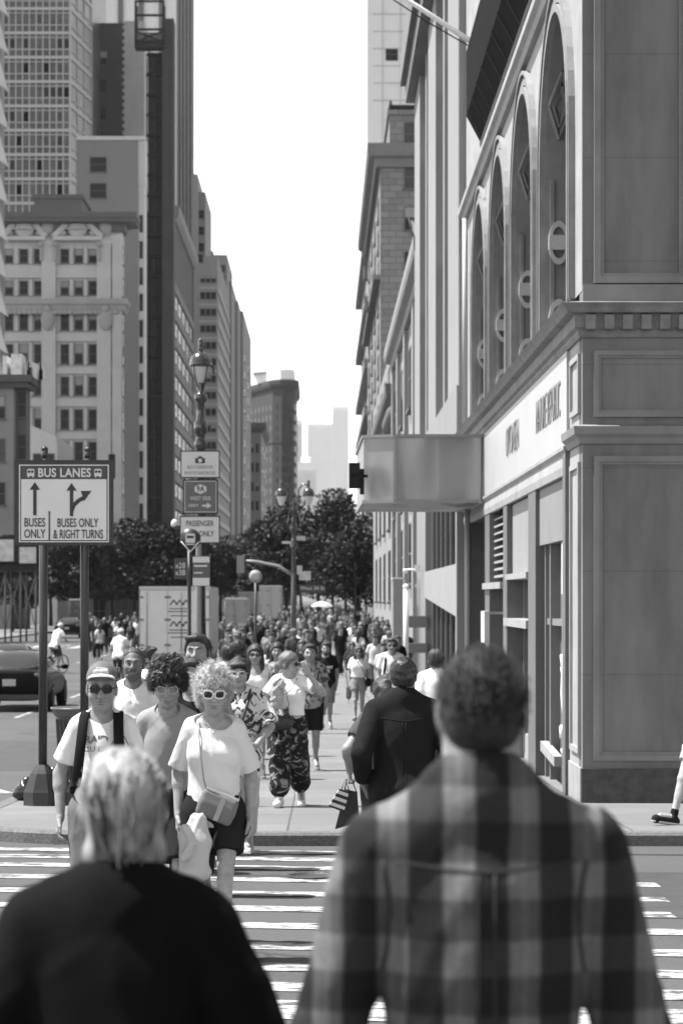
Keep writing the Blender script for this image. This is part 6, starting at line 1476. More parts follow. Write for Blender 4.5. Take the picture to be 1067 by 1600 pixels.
def plaid(m, n, l, p, tc):
    sx = N(n, 'ShaderNodeSeparateXYZ'); wn = N(n, 'ShaderNodeTexNoise'); wn.inputs['Scale'].default_value = 5; l.new(tc.outputs['Object'], wn.inputs['Vector'])
    mx = N(n, 'ShaderNodeVectorMath', operation='MULTIPLY_ADD'); mx.inputs[1].default_value = (.02, .02, .02); l.new(wn.outputs['Color'], mx.inputs[0]); l.new(tc.outputs['Object'], mx.inputs[2]); l.new(mx.outputs[0], sx.inputs[0])
    def band(o, per, ph, lo=.46, hi=.60):
        w = mth(n, l, 'PINGPONG', mth(n, l, 'ADD', o, ph), per / 2); w = mth(n, l, 'DIVIDE', w, per / 2)
        r = N(n, 'ShaderNodeMapRange'); r.inputs[1].default_value = lo; r.inputs[2].default_value = hi; l.new(w, r.inputs[0]); return r.outputs[0]
    u = band(sx.outputs[0], .112, 11.2); v = band(sx.outputs[2], .13, 13.02); f = band(sx.outputs[0], .112, 11.2, .86, .93)
    s = mth(n, l, 'MULTIPLY_ADD', u, .105, .03); s = mth(n, l, 'MULTIPLY', s, mth(n, l, 'MULTIPLY_ADD', v, .52, .48)); s = mth(n, l, 'MULTIPLY_ADD', f, .022, s)
    t = N(n, 'ShaderNodeTexNoise'); t.inputs['Scale'].default_value = 90; l.new(tc.outputs['Object'], t.inputs['Vector']); s = mth(n, l, 'MULTIPLY', s, mth(n, l, 'MULTIPLY_ADD', t.outputs[0], .5, .75))
    l.new(s, p.inputs['Base Color'])
def blotch(name, g0, g1, scale, lo, hi, detail=3, dist=1.5, vor=0):
    def ex(m, n, l, p, tc):
        a = N(n, 'ShaderNodeTexNoise'); a.inputs['Scale'].default_value = scale; a.inputs['Detail'].default_value = detail; a.inputs['Distortion'].default_value = dist; l.new(tc.outputs['Object'], a.inputs['Vector'])
        r = N(n, 'ShaderNodeMapRange'); r.inputs[1].default_value = lo; r.inputs[2].default_value = hi; r.inputs[3].default_value = g0; r.inputs[4].default_value = g1; l.new(a.outputs[0], r.inputs[0]); l.new(r.outputs[0], p.inputs['Base Color'])
    return mat(name, g0, .85, extra=ex, spec=.2)

# ---- the broad man in the checked shirt, from behind
r, J, hd = person('broad man seen from behind in a checked flannel shirt, large in front at right', 752, 4.25, 1.86, 180, h=.011, b=1.02, belly=.3, sw=.096, trap=.028, hsc=.80, g=.2, hw=.98, face=False, jaw=1.25, dbl=.6, neck=1.32,
    arms={'a': dict(w=(-.335, -.06, .90), pole=(-.6, 1, 0)), 'b': dict(w=(.335, -.04, .90), pole=(.6, 1, 0))}, legs=walk(1.86, 'b', .12))
o = top(r, J, mat('flannel_check', .1, .9, extra=plaid, spec=.15), 'shirt', 'long', .47, .014, 1.03, .3, h=.011, neck='none', amp=.011, ff=20, seed=21, loose=.0, aniso=(1, 1, .7))
collar(r, J, mat('flannel_check', .1), .043, .009, .026, .02, .35, hgt=.022)
S = Sdf(.009); H = 1.86     # yoke seam and box pleat across the back
M_SEAM = mat('flannel_seam', .03, .9)
seam('yoke_seam', M_SEAM, o, [(-.155 + .31 * i / 14, 1.50 - .016 * (1 - ((i - 7) / 7) ** 2)) for i in range(15)], .002, False)
for sx in (-.014, .014): seam('pleat', M_SEAM, o, [(sx, 1.48 - .03 * i) for i in range(22)], .0022, False)
for sg in (-1, 1): seam('armhole_seam', M_SEAM, o, [(sg * (.175 - .012 * math.sin(i / 7 * 3.1)), 1.50 - .028 * i) for i in range(8)], .004, False)
bottoms(r, J, cloth(.03, 'dark_denim'), 'trousers', .95, True, b=1.2, h=.014); shoes(r, J, cloth(.03, 'shoe_dark'), h=.012)
hair(r, lambda S: hair_short(S, hd, .006, .075, nape=-.078), hairmat(.012, 'dark_smooth', .5, (90, 90, 30), .55), .007)
rg = np.random.RandomState(8); roots = []
for p in scalp_points(hd, 2600, 5, .05, (.078, .100, .090), -.085, .003):
    d = nrm(p - v3(0, .014, .03)); f = nrm(v3(rg.normal() * .35, .8, -.9 + p[2] * 6) + d * .18); L = rg.uniform(.015, .03)
    roots.append([hd(*p), hd(*(p + f * L * .5 + d * .004)), hd(*(p + f * L + d * .002 * rg.normal()))])
strands('hair_strands', hairmat(.016, 'dark_strand', .4, rough=.6), r, roots, .0009)

# ---- the woman in black, from behind
r, J, hd = person('grey streaked blonde woman in a black top seen from behind, large in front at left', 192, 4.6, 1.63, 180, h=.010, b=1.04, sw=.092, trap=.012, hsc=.93, hz=.03, hip=1.05, face=False, neck=1.0, head=(-6, 0, 6),
    arms={'a': dict(w=(-.27, -.12, .86)), 'b': dict(w=(.27, -.12, .86))}, legs=walk(1.64, 'a', .12))
top(r, J, cloth(.007, 'black_knit'), 'top', 'long', .46, .022, 1.14, .2, h=.011, neck='none', amp=.011, ff=16, seed=5, loose=.015, aniso=(1, 1, .4), frac=.8, sw_r=1.0)
collar(r, J, cloth(.007, 'black_knit'), .062, .010, -.022, .0, .2, 'neckline', .008); collar(r, J, cloth(.7, 'white_undershirt'), .045, .009, -.012, .01, .2, 'undershirt_collar', .012)
bottoms(r, J, cloth(.03, 'dark_denim'), 'trousers', .95, True, b=1.1, h=.014); shoes(r, J, cloth(.03, 'shoe_dark'), h=.012)
def streak(m, n, l, p, tc):
    mp = N(n, 'ShaderNodeMapping'); mp.inputs['Scale'].default_value = (26, 26, 7); l.new(tc.outputs['Object'], mp.inputs[0])
    a = N(n, 'ShaderNodeTexNoise'); a.inputs['Scale'].default_value = 1.0; a.inputs['Detail'].default_value = 5; a.inputs['Distortion'].default_value = .8; l.new(mp.outputs[0], a.inputs['Vector'])
    r_ = N(n, 'ShaderNodeMapRange'); r_.inputs[1].default_value = .38; r_.inputs[2].default_value = .62; r_.inputs[3].default_value = .02; r_.inputs[4].default_value = .30; l.new(a.outputs[0], r_.inputs[0]); l.new(r_.outputs[0], p.inputs['Base Color'])
M_STREAK = mat('streaked_hair', .25, .45, extra=streak)
def bob(S):
    hd.ell(S, (0, .018, .036), (.080, .102, .090), .02, cuts=[hd.plane((0, .7, .3), (0, -.07, .05))]); hd.ell(S, (0, .045, -.035), (.072, .07, .075), .03)
    hd.cap(S, (-.05, .05, -.08), (.05, .05, -.08), .03, .03, .03); hd.cap(S, (0, .10, .03), (0, .115, -.05), .022, .016, .03)
hair(r, bob, M_STREAK, .007, lumps(.0035, 50, 2))
roots = []; rg = np.random.RandomState(3)
for p in scalp_points(hd, 1500, 9, .03, (.081, .104, .091), -.1, .005):
    d = nrm(p - v3(0, .014, .03)); L = rg.uniform(.04, .075); pts = [p]
    for q in range(3):
        f = nrm(v3(-p[0] * 6 + rg.normal() * .16, .9 - 6 * max(0, pts[-1][1]), -.5 - 5 * max(0, .1 - pts[-1][2])) + d * (.12 - .09 * q)); pts.append(pts[-1] + f * L / 3)
    roots.append([hd(*q) for q in pts])
strands('hair_strands', M_STREAK, r, roots[:1180], .0021); strands('pale_strands', hairmat(.36, 'pale_strand', .3), r, roots[1180:], .0022)

# ---- the woman with curly blonde hair and sunglasses
H = 1.55
r, J, hd = person('curly blonde woman in white sunglasses and a loose white top with a crossbody pouch', 334, 13.2, H, 0, h=.0045, g=.30, b=.84, bust=.8, hw=.87, hsc=1.09, hz=.035, neck=.84, head=(5, 0, 4), sw=.072, nose=.9, hip=1.04,
    arms={'a': dict(w=(-.195, .05, .79), u=(0, -.1, -1), curl=.35), 'b': dict(w=(.195, -.02, .79), u=(.12, -.1, -1), curl=.5)}, legs={'a': dict(a=(-.09, .16, .12), toe=(-.1, -1, -.6)), 'b': dict(a=(.055, -.20, .085), toe=(.1, -1, .1))})
face_bits(r, hd, hairmat(.2, 'blonde_brow'), M_LIP, eyes=False, brows=True, hh=.003)
hair(r, lambda S: (hair_curls(S, hd, 200, 4, (.015, .022), .045, (.084, .100, .094), -.085, .008)), hairmat(.42, 'blonde_hair', .3, (70, 70, 70), .5), .0045)
curl_locks('curls', hd, hairmat(.47, 'blonde_curl', .25, (40, 40, 40), .4), r, 3600, 6, .035, (.090, .106, .100), -.095, .0007, .0075, 4.2, .62, 3)
glasses(r, hd, mat('white_frame', .7, .3), mat('dark_lens', .012, .06, spec=.7), True, 1.1, .003, .0046)
top(r, J, cloth(.66, 'white_jersey', .02), 'top', 'short', .475, .013, .86, 0, .85, .0065, 'v', .013, 20, 31, .018, .006, .86, hemn=(.16, 0, 1), aniso=(1, 1, .22))
bottoms(r, J, cloth(.02, 'black_shorts'), 'shorts', .56, False, .012, 1.0, .0075, .016, hip=1.04)
pouch = thing('crossbody_pouch', 'grey zipped crossbody pouch with a pale stripe hanging on the curly blonde woman', 'bag', r.location)
S = Sdf(.006); c = v3(.03, -.15, .845); Rm = rot_xyz(0, 22, 0); ux, uz = Rm @ v3(1, 0, 0), Rm @ v3(0, 0, 1)
for a in (-1, 1): S.cap(c + ux * .075 + uz * .055 * a, c - ux * .085 + uz * .055 * a, .02, .02, .02)
S.cap(c + ux * .07, c - ux * .08, .032, .032, .05); S.build('pouch_body', cloth(.16, 'grey_leather'), pouch)
q = MB(); q.bar(c + ux * .012 + v3(0, -.031, 0) + uz * .068, c + ux * .012 + v3(0, -.031, 0) - uz * .068, .028, .006, (0, 1, 0)); q.build('stripe', cloth(.34, 'pale_webbing'), pouch)
q = MB(); q.bar(c - ux * .10 + v3(0, -.006, 0) + uz * .078, c + ux * .09 + v3(0, -.006, 0) + uz * .078, .012, .012); q.build('zip', mat('bright_trim', .55, .35), pouch)
q = MB(); q.tube([c - ux * .095 + uz * .07, (-.045, -.16, .99), (-.062, -.155, 1.11), (-.074, -.108, 1.225), (-.078, -.03, 1.298), (-.072, .05, 1.293), (.0, .12, 1.18), (.1, .12, 1.0), (.15, .0, .92), c + ux * .09 + uz * .07], .0045, 6); q.build('strap', cloth(.22, 'strap_grey'), pouch)
jk = thing('folded_jacket', 'pale crumpled jacket hung at the hip of the curly blonde woman', 'jacket', r.location)
S = Sdf(.0065); S.chain([(-.085, -.155, .78), (-.11, -.16, .68), (-.115, -.155, .55)], [.035, .06, .055], .03, sy=.6); S.chain([(-.06, -.18, .78), (-.055, -.185, .66), (-.07, -.18, .52)], [.03, .045, .05], .03, sy=.6); S.ell((-.095, -.175, .50), (.085, .05, .045), .03)
S.chain([(-.14, -.19, .74), (-.10, -.215, .66), (-.15, -.21, .58)], [.018, .02, .02], .01); S.build('jacket_body', cloth(.45, 'pale_cotton', .05), jk, folds(.022, 34, 6, (1, .4, .35), 5))
nk = MB(); nk.tube([hd(-.05, -.03, -.13), hd(-.03, -.075, -.155), hd(0, -.095, -.185), hd(.03, -.075, -.155), hd(.05, -.03, -.13)], .0018, 5); nk.sphere(tuple(hd(0, -.097, -.19)), .007, 5); nk.build('necklace', mat('bright_trim', .55, .35), r)
shoes(r, J, cloth(.5, 'white_shoe'), h=.009)

# ---- the man in the cap
H = 1.578
r, J, hd = person('man in a cap and wraparound sunglasses with a white printed T-shirt and backpack straps', 160, 13.0, H, 0, h=.0045, g=.24, b=.88, hw=.88, hsc=1.10, hz=.035, neck=.9, head=(3, 0, 3), sw=.080, jaw=1.15, nose=1.1,
    arms={'a': dict(w=(-.225, .0, .79), u=(-.12, -.15, -1), curl=.75, pole=(-1, 1, 0)), 'b': dict(w=(.205, -.02, .79))}, legs=walk(H, 'b', .18))
face_bits(r, hd, hairmat(.1, 'grey_brow'), M_LIP, eyes=False, hh=.003)
glasses(r, hd, M_SB, mat('dark_lens', .012, .06, spec=.7), True, 1.0, -.001, .0034)
hair(r, lambda S: hair_short(S, hd, .006, .05, nape=-.05, side=-.02), hairmat(.16, 'grey_hair', .4))
cap = thing('baseball_cap', 'grey baseball cap with a pale brim on the head of the man with backpack straps', 'cap', r.location); C_ = MATS
S = Sdf(.006); hd.ell(S, (0, .008, .045), (.087, .107, .088), .01, cuts=[hd.plane((0, .12, 1), (0, -.09, .048))]); S.build('crown', cloth(.13, 'cap_grey', .2, 12), cap)
S = Sdf(.005); hd.ell(S, (0, -.085, .048), (.078, .085, .034), .01, cuts=[hd.plane((0, .35, 1), (0, -.085, .052)), hd.plane((0, -1, .1), (0, -.06, .04))]); hd.ell(S, (0, -.08, .036), (.075, .08, .034), .004, sub=True)
S.build('brim', cloth(.6, 'cap_brim'), cap)
S = Sdf(.004); hd.cap(S, (-.03, -.092, .088), (.03, -.092, .088), .012, .012, .006); hd.cap(S, (-.02, -.085, .105), (.035, -.086, .1), .007, .006, .004); S.build('emblem', cloth(.4, 'emblem_pale', .3, 60), cap)
tp = top(r, J, cloth(.70, 'white_tee', .02), 'shirt', 'short', .475, .012, .89, .1, h=.0065, neck='crew', amp=.010, ff=20, seed=12, loose=.012, flare=.008, frac=.74)
def chest_y(S_dx, z): return -.125
sy_ = surf(tp, -.03, 1.23) - .003
text('printed_words', 'RAID', .056, cloth(.22, 'print_grey'), tp, (-.022, sy_, 1.215), xs=1.0, bold=.002, ext=.004)
text('printed_words', 'CU L', .04, cloth(.3, 'print_pale'), tp, (-.04, surf(tp, -.04, 1.165) - .003, 1.165), xs=1.1, ext=.004)
q = MB()
for a, c in (((.045, 1.06), (.075, 1.10)), ((.075, 1.10), (.085, 1.08)), ((.085, 1.06), (.125, 1.12)), ((.125, 1.12), (.15, 1.07)), ((.1, 1.08), (.13, 1.085))): q.bar((a[0], sy_, a[1] + .115), (c[0], sy_, c[1] + .115), .007, .004, (0, 1, 0))
q.build('printed_peaks', cloth(.22, 'print_grey'), tp)
bottoms(r, J, cloth(.12, 'grey_shorts', .12), 'shorts', .85, False, .012, 1.0, .008, .014, amp=.012, ff=34)
bp = thing('backpack', 'black backpack worn on both shoulders by the man in the cap', 'backpack', r.location)
S = Sdf(.009); S.ell((0, .20, 1.12), (.15, .09, .22), .02); S.ell((0, .24, 1.04), (.12, .08, .12), .03); S.build('pack_body', cloth(.02, 'black_nylon'), bp)
for sg in (-1, 1):
    ribbon('shoulder_strap', cloth(.014, 'black_strap'), bp, smooth_path([(sg * .082, .135, 1.225), (sg * .086, .07, 1.333), (sg * .088, .0, 1.352), (sg * .093, -.068, 1.315), (sg * .100, -.116, 1.215), (sg * .112, -.125, 1.10), (sg * .126, -.10, 1.0), (sg * .145, -.02, .93), (sg * .125, .11, .92)]), .056, .012)
shoes(r, J, cloth(.3, 'grey_shoe'), h=.009)

# ---- the youth with curly dark hair and clear glasses, looking down
H = 1.578
r, J, hd = person('youth with curly dark hair and clear glasses looking down, in a grey raglan T-shirt', 263, 14.0, H, 0, h=.0045, g=.27, b=.88, hw=.9, hsc=1.07, hz=.035, neck=.88, head=(16, 0, 2), sw=.080, legs=walk(H, 'b', .16), jaw=.95, hoff=(0, -.02))
face_bits(r, hd, hairmat(.03, 'dark_brow'), M_LIP, eyes=False, hh=.003); glasses(r, hd, mat('clear_frame', .42, .2), M_CLEAR, False, 1.08, .001, .0026)
hair(r, lambda S: hair_curls(S, hd, 300, 2, (.013, .02), .05, (.092, .106, .102), -.02, .010), hairmat(.018, 'black_curls', .5, (60, 60, 60), .3), .0045)
curl_locks('curls', hd, hairmat(.022, 'black_lock', .5, (40, 40, 40), .28), r, 2400, 8, .045, (.098, .112, .108), -.02, .0010, .009, 3.4, .85, 3)
top(r, J, cloth(.27, 'grey_tee', .05), 'shirt', 'short', .46, .013, .89, h=.0065, neck='crew', amp=.010, ff=20, seed=14, loose=.014, flare=.006, frac=.8)
bottoms(r, J, cloth(.025, 'dark_shorts'), 'shorts', .9, False, .012, 1., .008, .014); shoes(r, J, cloth(.3, 'grey_shoe'), h=.009)

# ---- the dark shirted man walking away, and the short woman beyond him with the bags
H = 1.64
r, J, hd = person('heavy man walking away in a dark button shirt, hair thinning, arm bent at his side', 630, 14.3, H, 180, h=.0075, g=.18, b=1.15, belly=.5, sw=.098, trap=.02, hsc=.86, jaw=1.3, hw=1.05, face=False, neck=1.35, dbl=.5,
    arms={'b': dict(w=(.235, -.02, .90), pole=(.3, 1, 0), u=(-.35, -.25, -1), curl=.7), 'a': dict(w=(-.30, -.05, .83), pole=(-1, 1, 0))}, legs=walk(H, 'a', .16))
top(r, J, cloth(.017, 'dark_shirt', .12), 'shirt', 'long', .45, .016, 1.16, .5, h=.0075, neck='none', amp=.010, ff=22, seed=17, loose=.014, frac=.86)
DS = bpy.data.objects[[c.name for c in r.children if c.name.startswith('shirt')][0]]
seam('yoke_seam', cloth(.024, 'seam_grey'), DS, [(-.15 + .30 * i / 12, 1.285 - .008 * math.cos((i - 6) / 6 * 3.14)) for i in range(13)], .002, False)
for sx in (-.012, .012): seam('pleat', cloth(.024, 'seam_grey'), DS, [(sx, 1.27 - .03 * i) for i in range(14)], .0016, False)
collar(r, J, cloth(.017, 'dark_shirt'), .046, .007, .014, .02, .3, hgt=.022)
bottoms(r, J, cloth(.028, 'dark_denim'), 'trousers', .96, True, b=1.15, h=.009); shoes(r, J, cloth(.03, 'shoe_dark'), h=.009)
hair(r, lambda S: hair_short(S, hd, .010, .06, nape=-.07), hairmat(.013, 'thin_black_hair', .6, (60, 60, 20), .3), .005, lumps(.002, 110, 3))
r, J, hd = person('short dark haired woman mostly hidden beyond the heavy dark shirted man, carrying bags', 603, 16.4, 1.50, 180, h=.010, g=.24, face=False, arms={'b': dict(w=(.245, -.04, .86), u=(.05, -.1, -1), curl=1.6), 'a': {}}, legs=walk(1.5, 'a', .15))
top(r, J, cloth(.06, 'dark_tee'), 'shirt', 'short', .46, .015, h=.01, amp=.006); bottoms(r, J, cloth(.04, 'dark_trousers'), 'trousers', .95, True, h=.011); shoes(r, J, cloth(.03, 'shoe_dark'), h=.011)
hair(r, lambda S: (hair_short(S, hd, .018, .05, nape=-.1), hd.cap(S, (0, .08, 0), (0, .09, -.12), .06, .05, .03)), hairmat(.02, 'dark_hair', .5), .008, lumps(.005, 60, 4))
hx, hy, hz_ = WX(603, 16.4) - .245, 16.44, gz(16.4) + .78
bg1 = thing('paper_bag', 'black glossy paper bag hanging from the hand left of the dark shirted man', 'bag', (hx - .02, hy, hz_))
q = MB(); q.prism([(-.08, -.31), (.085, -.26), (.07, -.06), (-.01, -.04)], 'y', -.035, .035); q.build('bag_body', mat('bag_black', .014, .3, .3, 12), bg1); q = MB(); q.tube([(-.015, 0, -.05), (.0, 0, .03), (.03, 0, .03), (.07, 0, -.07)], .004, 5); q.build('handle', M_SB, bg1)
bg2 = thing('paper_bag', 'small black and white striped paper bag hung beside the black one', 'bag', (hx - .06, hy - .05, hz_))
def stripes(m, n, l, p, tc):
    sx = N(n, 'ShaderNodeSeparateXYZ'); l.new(tc.outputs['Object'], sx.inputs[0]); u = mth(n, l, 'ADD', sx.outputs[2], mth(n, l, 'MULTIPLY', sx.outputs[0], .35)); f = mth(n, l, 'FRACT', mth(n, l, 'MULTIPLY', u, 21)); g = mth(n, l, 'GREATER_THAN', f, .5)
    l.new(mth(n, l, 'MULTIPLY_ADD', g, .55, .015), p.inputs['Base Color'])
q = MB(); q.prism([(-.085, -.15), (.02, -.19), (.055, -.05), (-.012, -.035)], 'y', -.03, .03); q.build('bag_body', mat('bag_striped', .3, .5, extra=stripes), bg2); q = MB(); q.tube([(.0, 0, -.05), (.03, 0, .03), (.06, 0, -.06)], .004, 5); q.build('handle', M_SB, bg2)

# ---- behind the front row
r, J, hd = person('grey bearded man in an open collared pale shirt between the cap man and the youth', 209, 18.3, 1.68, 0, h=.008, g=.13, b=.96, belly=.3, hw=.92, hz=.02, sw=.084, jaw=1.1, arms={'a': dict(w=(-.10, -.24, 1.02), pole=(-1, .4, -.4), u=(1, -.2, 0), t=(0, 0, 1)), 'b': dict(w=(.12, -.24, 1.02), pole=(1, .4, -.4), u=(-1, -.2, 0), t=(0, 0, 1))})
face_bits(r, hd, hairmat(.05, 'dark_brow'), M_LIP, hh=.004); hair(r, lambda S: hair_short(S, hd, .002, .122, nape=-.06, side=-.03), hairmat(.05, 'cropped_grey', .4), .005); scalp_strands(hd, hairmat(.05, 'cropped_grey', .4), r, 500, 2, .118, L=(.008, .014), rad=.0012)
hair(r, lambda S: (hd.ell(S, (0, -.053, -.085), (.044, .043, .036), .01, cuts=[hd.plane((0, 0, -1), (0, 0, -.072))]), [hd.cap(S, (sg * .05, -.05, -.05), (sg * .035, -.075, -.085), .016, .018, .01) for sg in (-1, 1)], hd.cap(S, (-.026, -.094, -.046), (.026, -.094, -.046), .0075, .0075, .004)), hairmat(.07, 'grey_beard', .5), .004, lumps(.002, 120, 1), 'beard')
top(r, J, cloth(.62, 'pale_shirt', .04), 'shirt', 'long', .46, .014, 1.03, .3, h=.008, neck='open', amp=.008, ff=26, seed=19, loose=.012, frac=.35); collar(r, J, cloth(.62, 'pale_shirt', .04), .043, .006, -.004, .03, .55, hgt=.016)
bottoms(r, J, cloth(.08, 'grey_trousers'), 'trousers', .95, True, h=.01); shoes(r, J, cloth(.03, 'shoe_dark'), h=.01)
q = MB(); q.tube([(-.07, -.165, 1.16), (-.05, -.175, 1.08), (.0, -.18, 1.06), (.05, -.178, 1.075), (.075, -.165, 1.17)], .004, 5); o = q.build('hung_spectacles', M_SB, r)

def floral(name, dark=.05, pale=.62): return blotch(name, dark, pale, 9, .44, .50, 2, 2.2)
r, J, hd = person('short haired woman in glasses and pale floral shirt, black strap across her chest', 373, 20.0, 1.60, 0, h=.008, g=.30, b=1.12, belly=.3, bust=.8, sw=.086, jaw=1.1, arms={'b': dict(w=(.15, -.22, .90), pole=(1, .5, -.3), u=(-.6, -.6, -.3), t=(0, 0, 1)), 'a': {}})
face_bits(r, hd, hairmat(.03, 'dark_brow'), M_LIP, hh=.004); glasses(r, hd, mat('clear_frame', .42, .2), M_CLEAR, False, 1., 0, .003)
hair(r, lambda S: (hair_short(S, hd, .022, .06, nape=-.06), hd.cap(S, (-.07, -.06, .05), (.05, -.075, .075), .022, .018, .02)), hairmat(.018, 'dark_hair', .5), .006, lumps(.004, 70, 2))
top(r, J, floral('floral_shirt'), 'shirt', 'short', .40, .018, 1.14, .3, .8, .008, 'open', .010, 22, 23, .035, .03, .95); bottoms(r, J, cloth(.42, 'pale_trousers'), 'trousers', .9, True, h=.01, b=1.1); shoes(r, J, cloth(.4, 'pale_shoe'), h=.01)
q = MB(); q.tube([(.10, -.03, 1.36), (.075, -.15, 1.24), (.03, -.20, 1.08), (.0, -.20, .92)], .014, 6); q.build('bag_strap', M_SB, r)

# ---- the woman in printed trousers, shading her face
H = 1.58; Yf_ = 24.9
r, J, hd = person('woman in printed baggy trousers and white T-shirt raising one hand to her face', 452, Yf_, H, 0, True, h=.008, g=.30, b=1.1, bust=.9, sw=.082, head=(4, 0, 62), hip=1.05,
    arms={'b': dict(w=(.20, -.20, 1.36), pole=(1.2, -.3, -1), u=(-.25, -.1, 1), t=(-1, -.2, 0), curl=.5), 'a': dict(w=(-.16, -.24, 1.0), pole=(-1, .6, -.6), u=(.5, -.6, .5), t=(0, 0, 1), curl=.9)}, legs={'a': dict(a=(-.10, -.20, .08), toe=(-.1, -1, .0)), 'b': dict(a=(.115, .22, .13), toe=(.1, -1, -.6))})
face_bits(r, hd, hairmat(.08, 'brown_brow'), M_LIP, hh=.004); glasses(r, hd, M_SB, mat('dark_lens', .012, .06), True, 1., 0, .003)
hair(r, lambda S: (hair_short(S, hd, .014, .062, nape=-.06), hd.ell(S, (0, .12, -.02), (.035, .045, .04), .02), hd.cap(S, (0, .13, -.03), (0, .15, -.12), .03, .014, .02)), hairmat(.11, 'brown_hair', .4, (40, 40, 40)), .006, lumps(.003, 80, 2))
top(r, J, cloth(.76, 'white_tee2', .03), 'shirt', 'short', .60, .013, 1.1, 0, .9, .008, 'crew', .007, 24, 33, 0, .006, .6)
bottoms(r, J, blotch('printed_cotton', .012, .22, 7.5, .52, .62, 4, 2.2), 'trousers', .88, True, .014, 1.0, .009, .034, .625, .018, 4, 20, gather=True); shoes(r, J, cloth(.6, 'white_trainer'), cloth(.5, 'sole_white'), h=.008, big=1.1)
hb = thing('handbag', 'black quilted handbag with a pale clasp at the hip of the woman in printed trousers', 'handbag', r.location)
S = Sdf(.007)
for a in (-.1, .1): S.cap((-.13 + a, -.20, .865 + a * .1), (-.13 + a, -.20, .99 + a * .1), .035, .03, .02)
S.cap((-.27, -.21, .86), (-.03, -.21, .875), .085, .08, .02, sy=.6); S.build('bag_body', mat('quilted_leather', .014, .3, .3, 30, .6, 45), hb); q = MB(); q.box(-.165, -.12, -.275, -.25, .865, .895); q.build('clasp', mat('bright_trim', .55, .35), hb)
q = MB(); q.tube([(-.26, -.19, .95), (-.12, -.16, 1.1), (.02, -.175, 1.2), (.075, -.11, 1.30), (.08, -.02, 1.335)], .005, 5); q.tube([(-.03, -.18, .95), (-.0, -.17, 1.05), (-.03, -.175, 1.18), (-.085, -.11, 1.30), (-.08, 0, 1.335)], .005, 5); q.build('chain_strap', mat('chain_grey', .14, .4), hb)
pk = thing('wrapped_parcel', 'crinkled translucent wrapped parcel held by the woman in printed trousers', 'parcel', r.location)
S = Sdf(.007); S.cap((-.135, -.27, 1.05), (-.10, -.27, 1.26), .055, .06, .02, sy=.7); S.build('wrapping', mat('cellophane', .30, .15, .4, 25, .6, 30), pk, folds(.02, 60, 3, (1, 1, 1)))

# ---- farther walkers one can tell apart
def simple(label, px, Y, H, rz=0, top_=('short', .5), top_m=None, bot=(.8, False), bot_m=None, hr='short', hm=None, g=.26, pave=True, b=1., bust=0, h=.011, head=(0, 0, 0), arms=None, legs=None, shoe=.2, neck='crew', sun=False, x=None, extra=None, group=None, lean=0, z=None, hands=True, sleeve_frac=None, seed=0):
    r, J, hd = person(label, px, Y, H, rz, pave, group, h, g, b, 0, bust, head, arms, legs, .080 if bust else .088, face=(h < .02), x=x, lean=lean, z=z, hands=hands)
    hm = hm or hairmat(.02, 'dark_hair', .5); hh = h * .8
    if hr == 'short': hair(r, lambda S: (hd.ell(S, (.014 * (1 if seed % 2 else -1), -.06, .092), (.058, .034, .022), .03), hair_short(S, hd, .010, .098, nape=-.062, side=-.03)), hm, hh, lumps(.004, 75) if h < .02 else None)
    elif hr == 'long':
        def f(S):
            hair_short(S, hd, .018, .06, nape=-.09); hd.ell(S, (0, .05, -.04), (.085, .06, .09), .03)
            for sg in (-1, 1): hd.cap(S, (sg * .075, .0, .0), (sg * .085, -.02, -.2), .026, .03, .02)
            hd.cap(S, (0, .075, 0), (0, .10, -.24), .06, .05, .03)
        hair(r, f, hm, hh, lumps(.005, 50) if h < .02 else None)
    elif hr == 'cap': hair(r, lambda S: (hd.ell(S, (0, .01, .045), (.09, .11, .085), .01, cuts=[hd.plane((0, 0, 1), (0, 0, .035))]), hd.ell(S, (0, -.1, .04), (.065, .06, .012), .01)), hm, hh, None, 'cap')
    elif hr == 'hat': hair(r, lambda S: (hd.ell(S, (0, .01, .06), (.085, .1, .08), .01, cuts=[hd.plane((0, 0, 1), (0, 0, .035))]), hd.ell(S, (0, .01, .042), (.16, .17, .014), .01)), hm, hh, None, 'hat')
    if hr == 'short' and h < .012: scalp_strands(hd, hm, r, 700, seed + 3, .098, L=(.02, .045), part=.15)
    if h < .012: face_bits(r, hd, hm, M_LIP, eyes=False, hh=.006)
    if sun: glasses(r, hd, M_SB, mat('dark_lens', .012, .06), True)
    kw = dict(amp=.007, ff=24) if h < .02 else dict(amp=0)
    if top_[0]: o = top(r, J, top_m, 'shirt', top_[0], top_[1], .014, b * 1.02, 0, bust, h, neck, seed=seed, loose=.012, flare=.01, frac=sleeve_frac, **kw)
    bottoms(r, J, bot_m, 'trousers' if bot[1] else 'shorts', bot[0], bot[1], .011 if h < .02 else .014, b, h, .014, amp=0 if h >= .02 else .006)
    if h < .02: shoes(r, J, cloth(shoe, 'shoe'), h=h)
    return r, J, hd
W_T, B_T, G_T = cloth(.74, 'white_cotton', .04), cloth(.014, 'black_cotton'), cloth(.2, 'grey_cotton')
DN, BS, GS = cloth(.05, 'denim'), cloth(.018, 'black_drill'), cloth(.22, 'pale_drill')
r, J, hd = simple('bearded man in a black T-shirt with white lettering and grey shorts on the pavement', 509, 47, 1.68, 0, ('short', .47), B_T, (.85, False), cloth(.17, 'grey_drill'), arms={'a': {}, 'b': {}}, b=1.05, seed=3)
hair(r, lambda S: hd.ell(S, (0, -.055, -.08), (.045, .045, .04), .01), hairmat(.03, 'dark_beard'), .007, None, 'beard')
for s_, z in (('MOUNT', 1.20), ('ALPS', 1.13)): text('printed_words', s_, .075, W_T, r, (.0, -.142, z), xs=1.0, bold=.002, ext=.012)
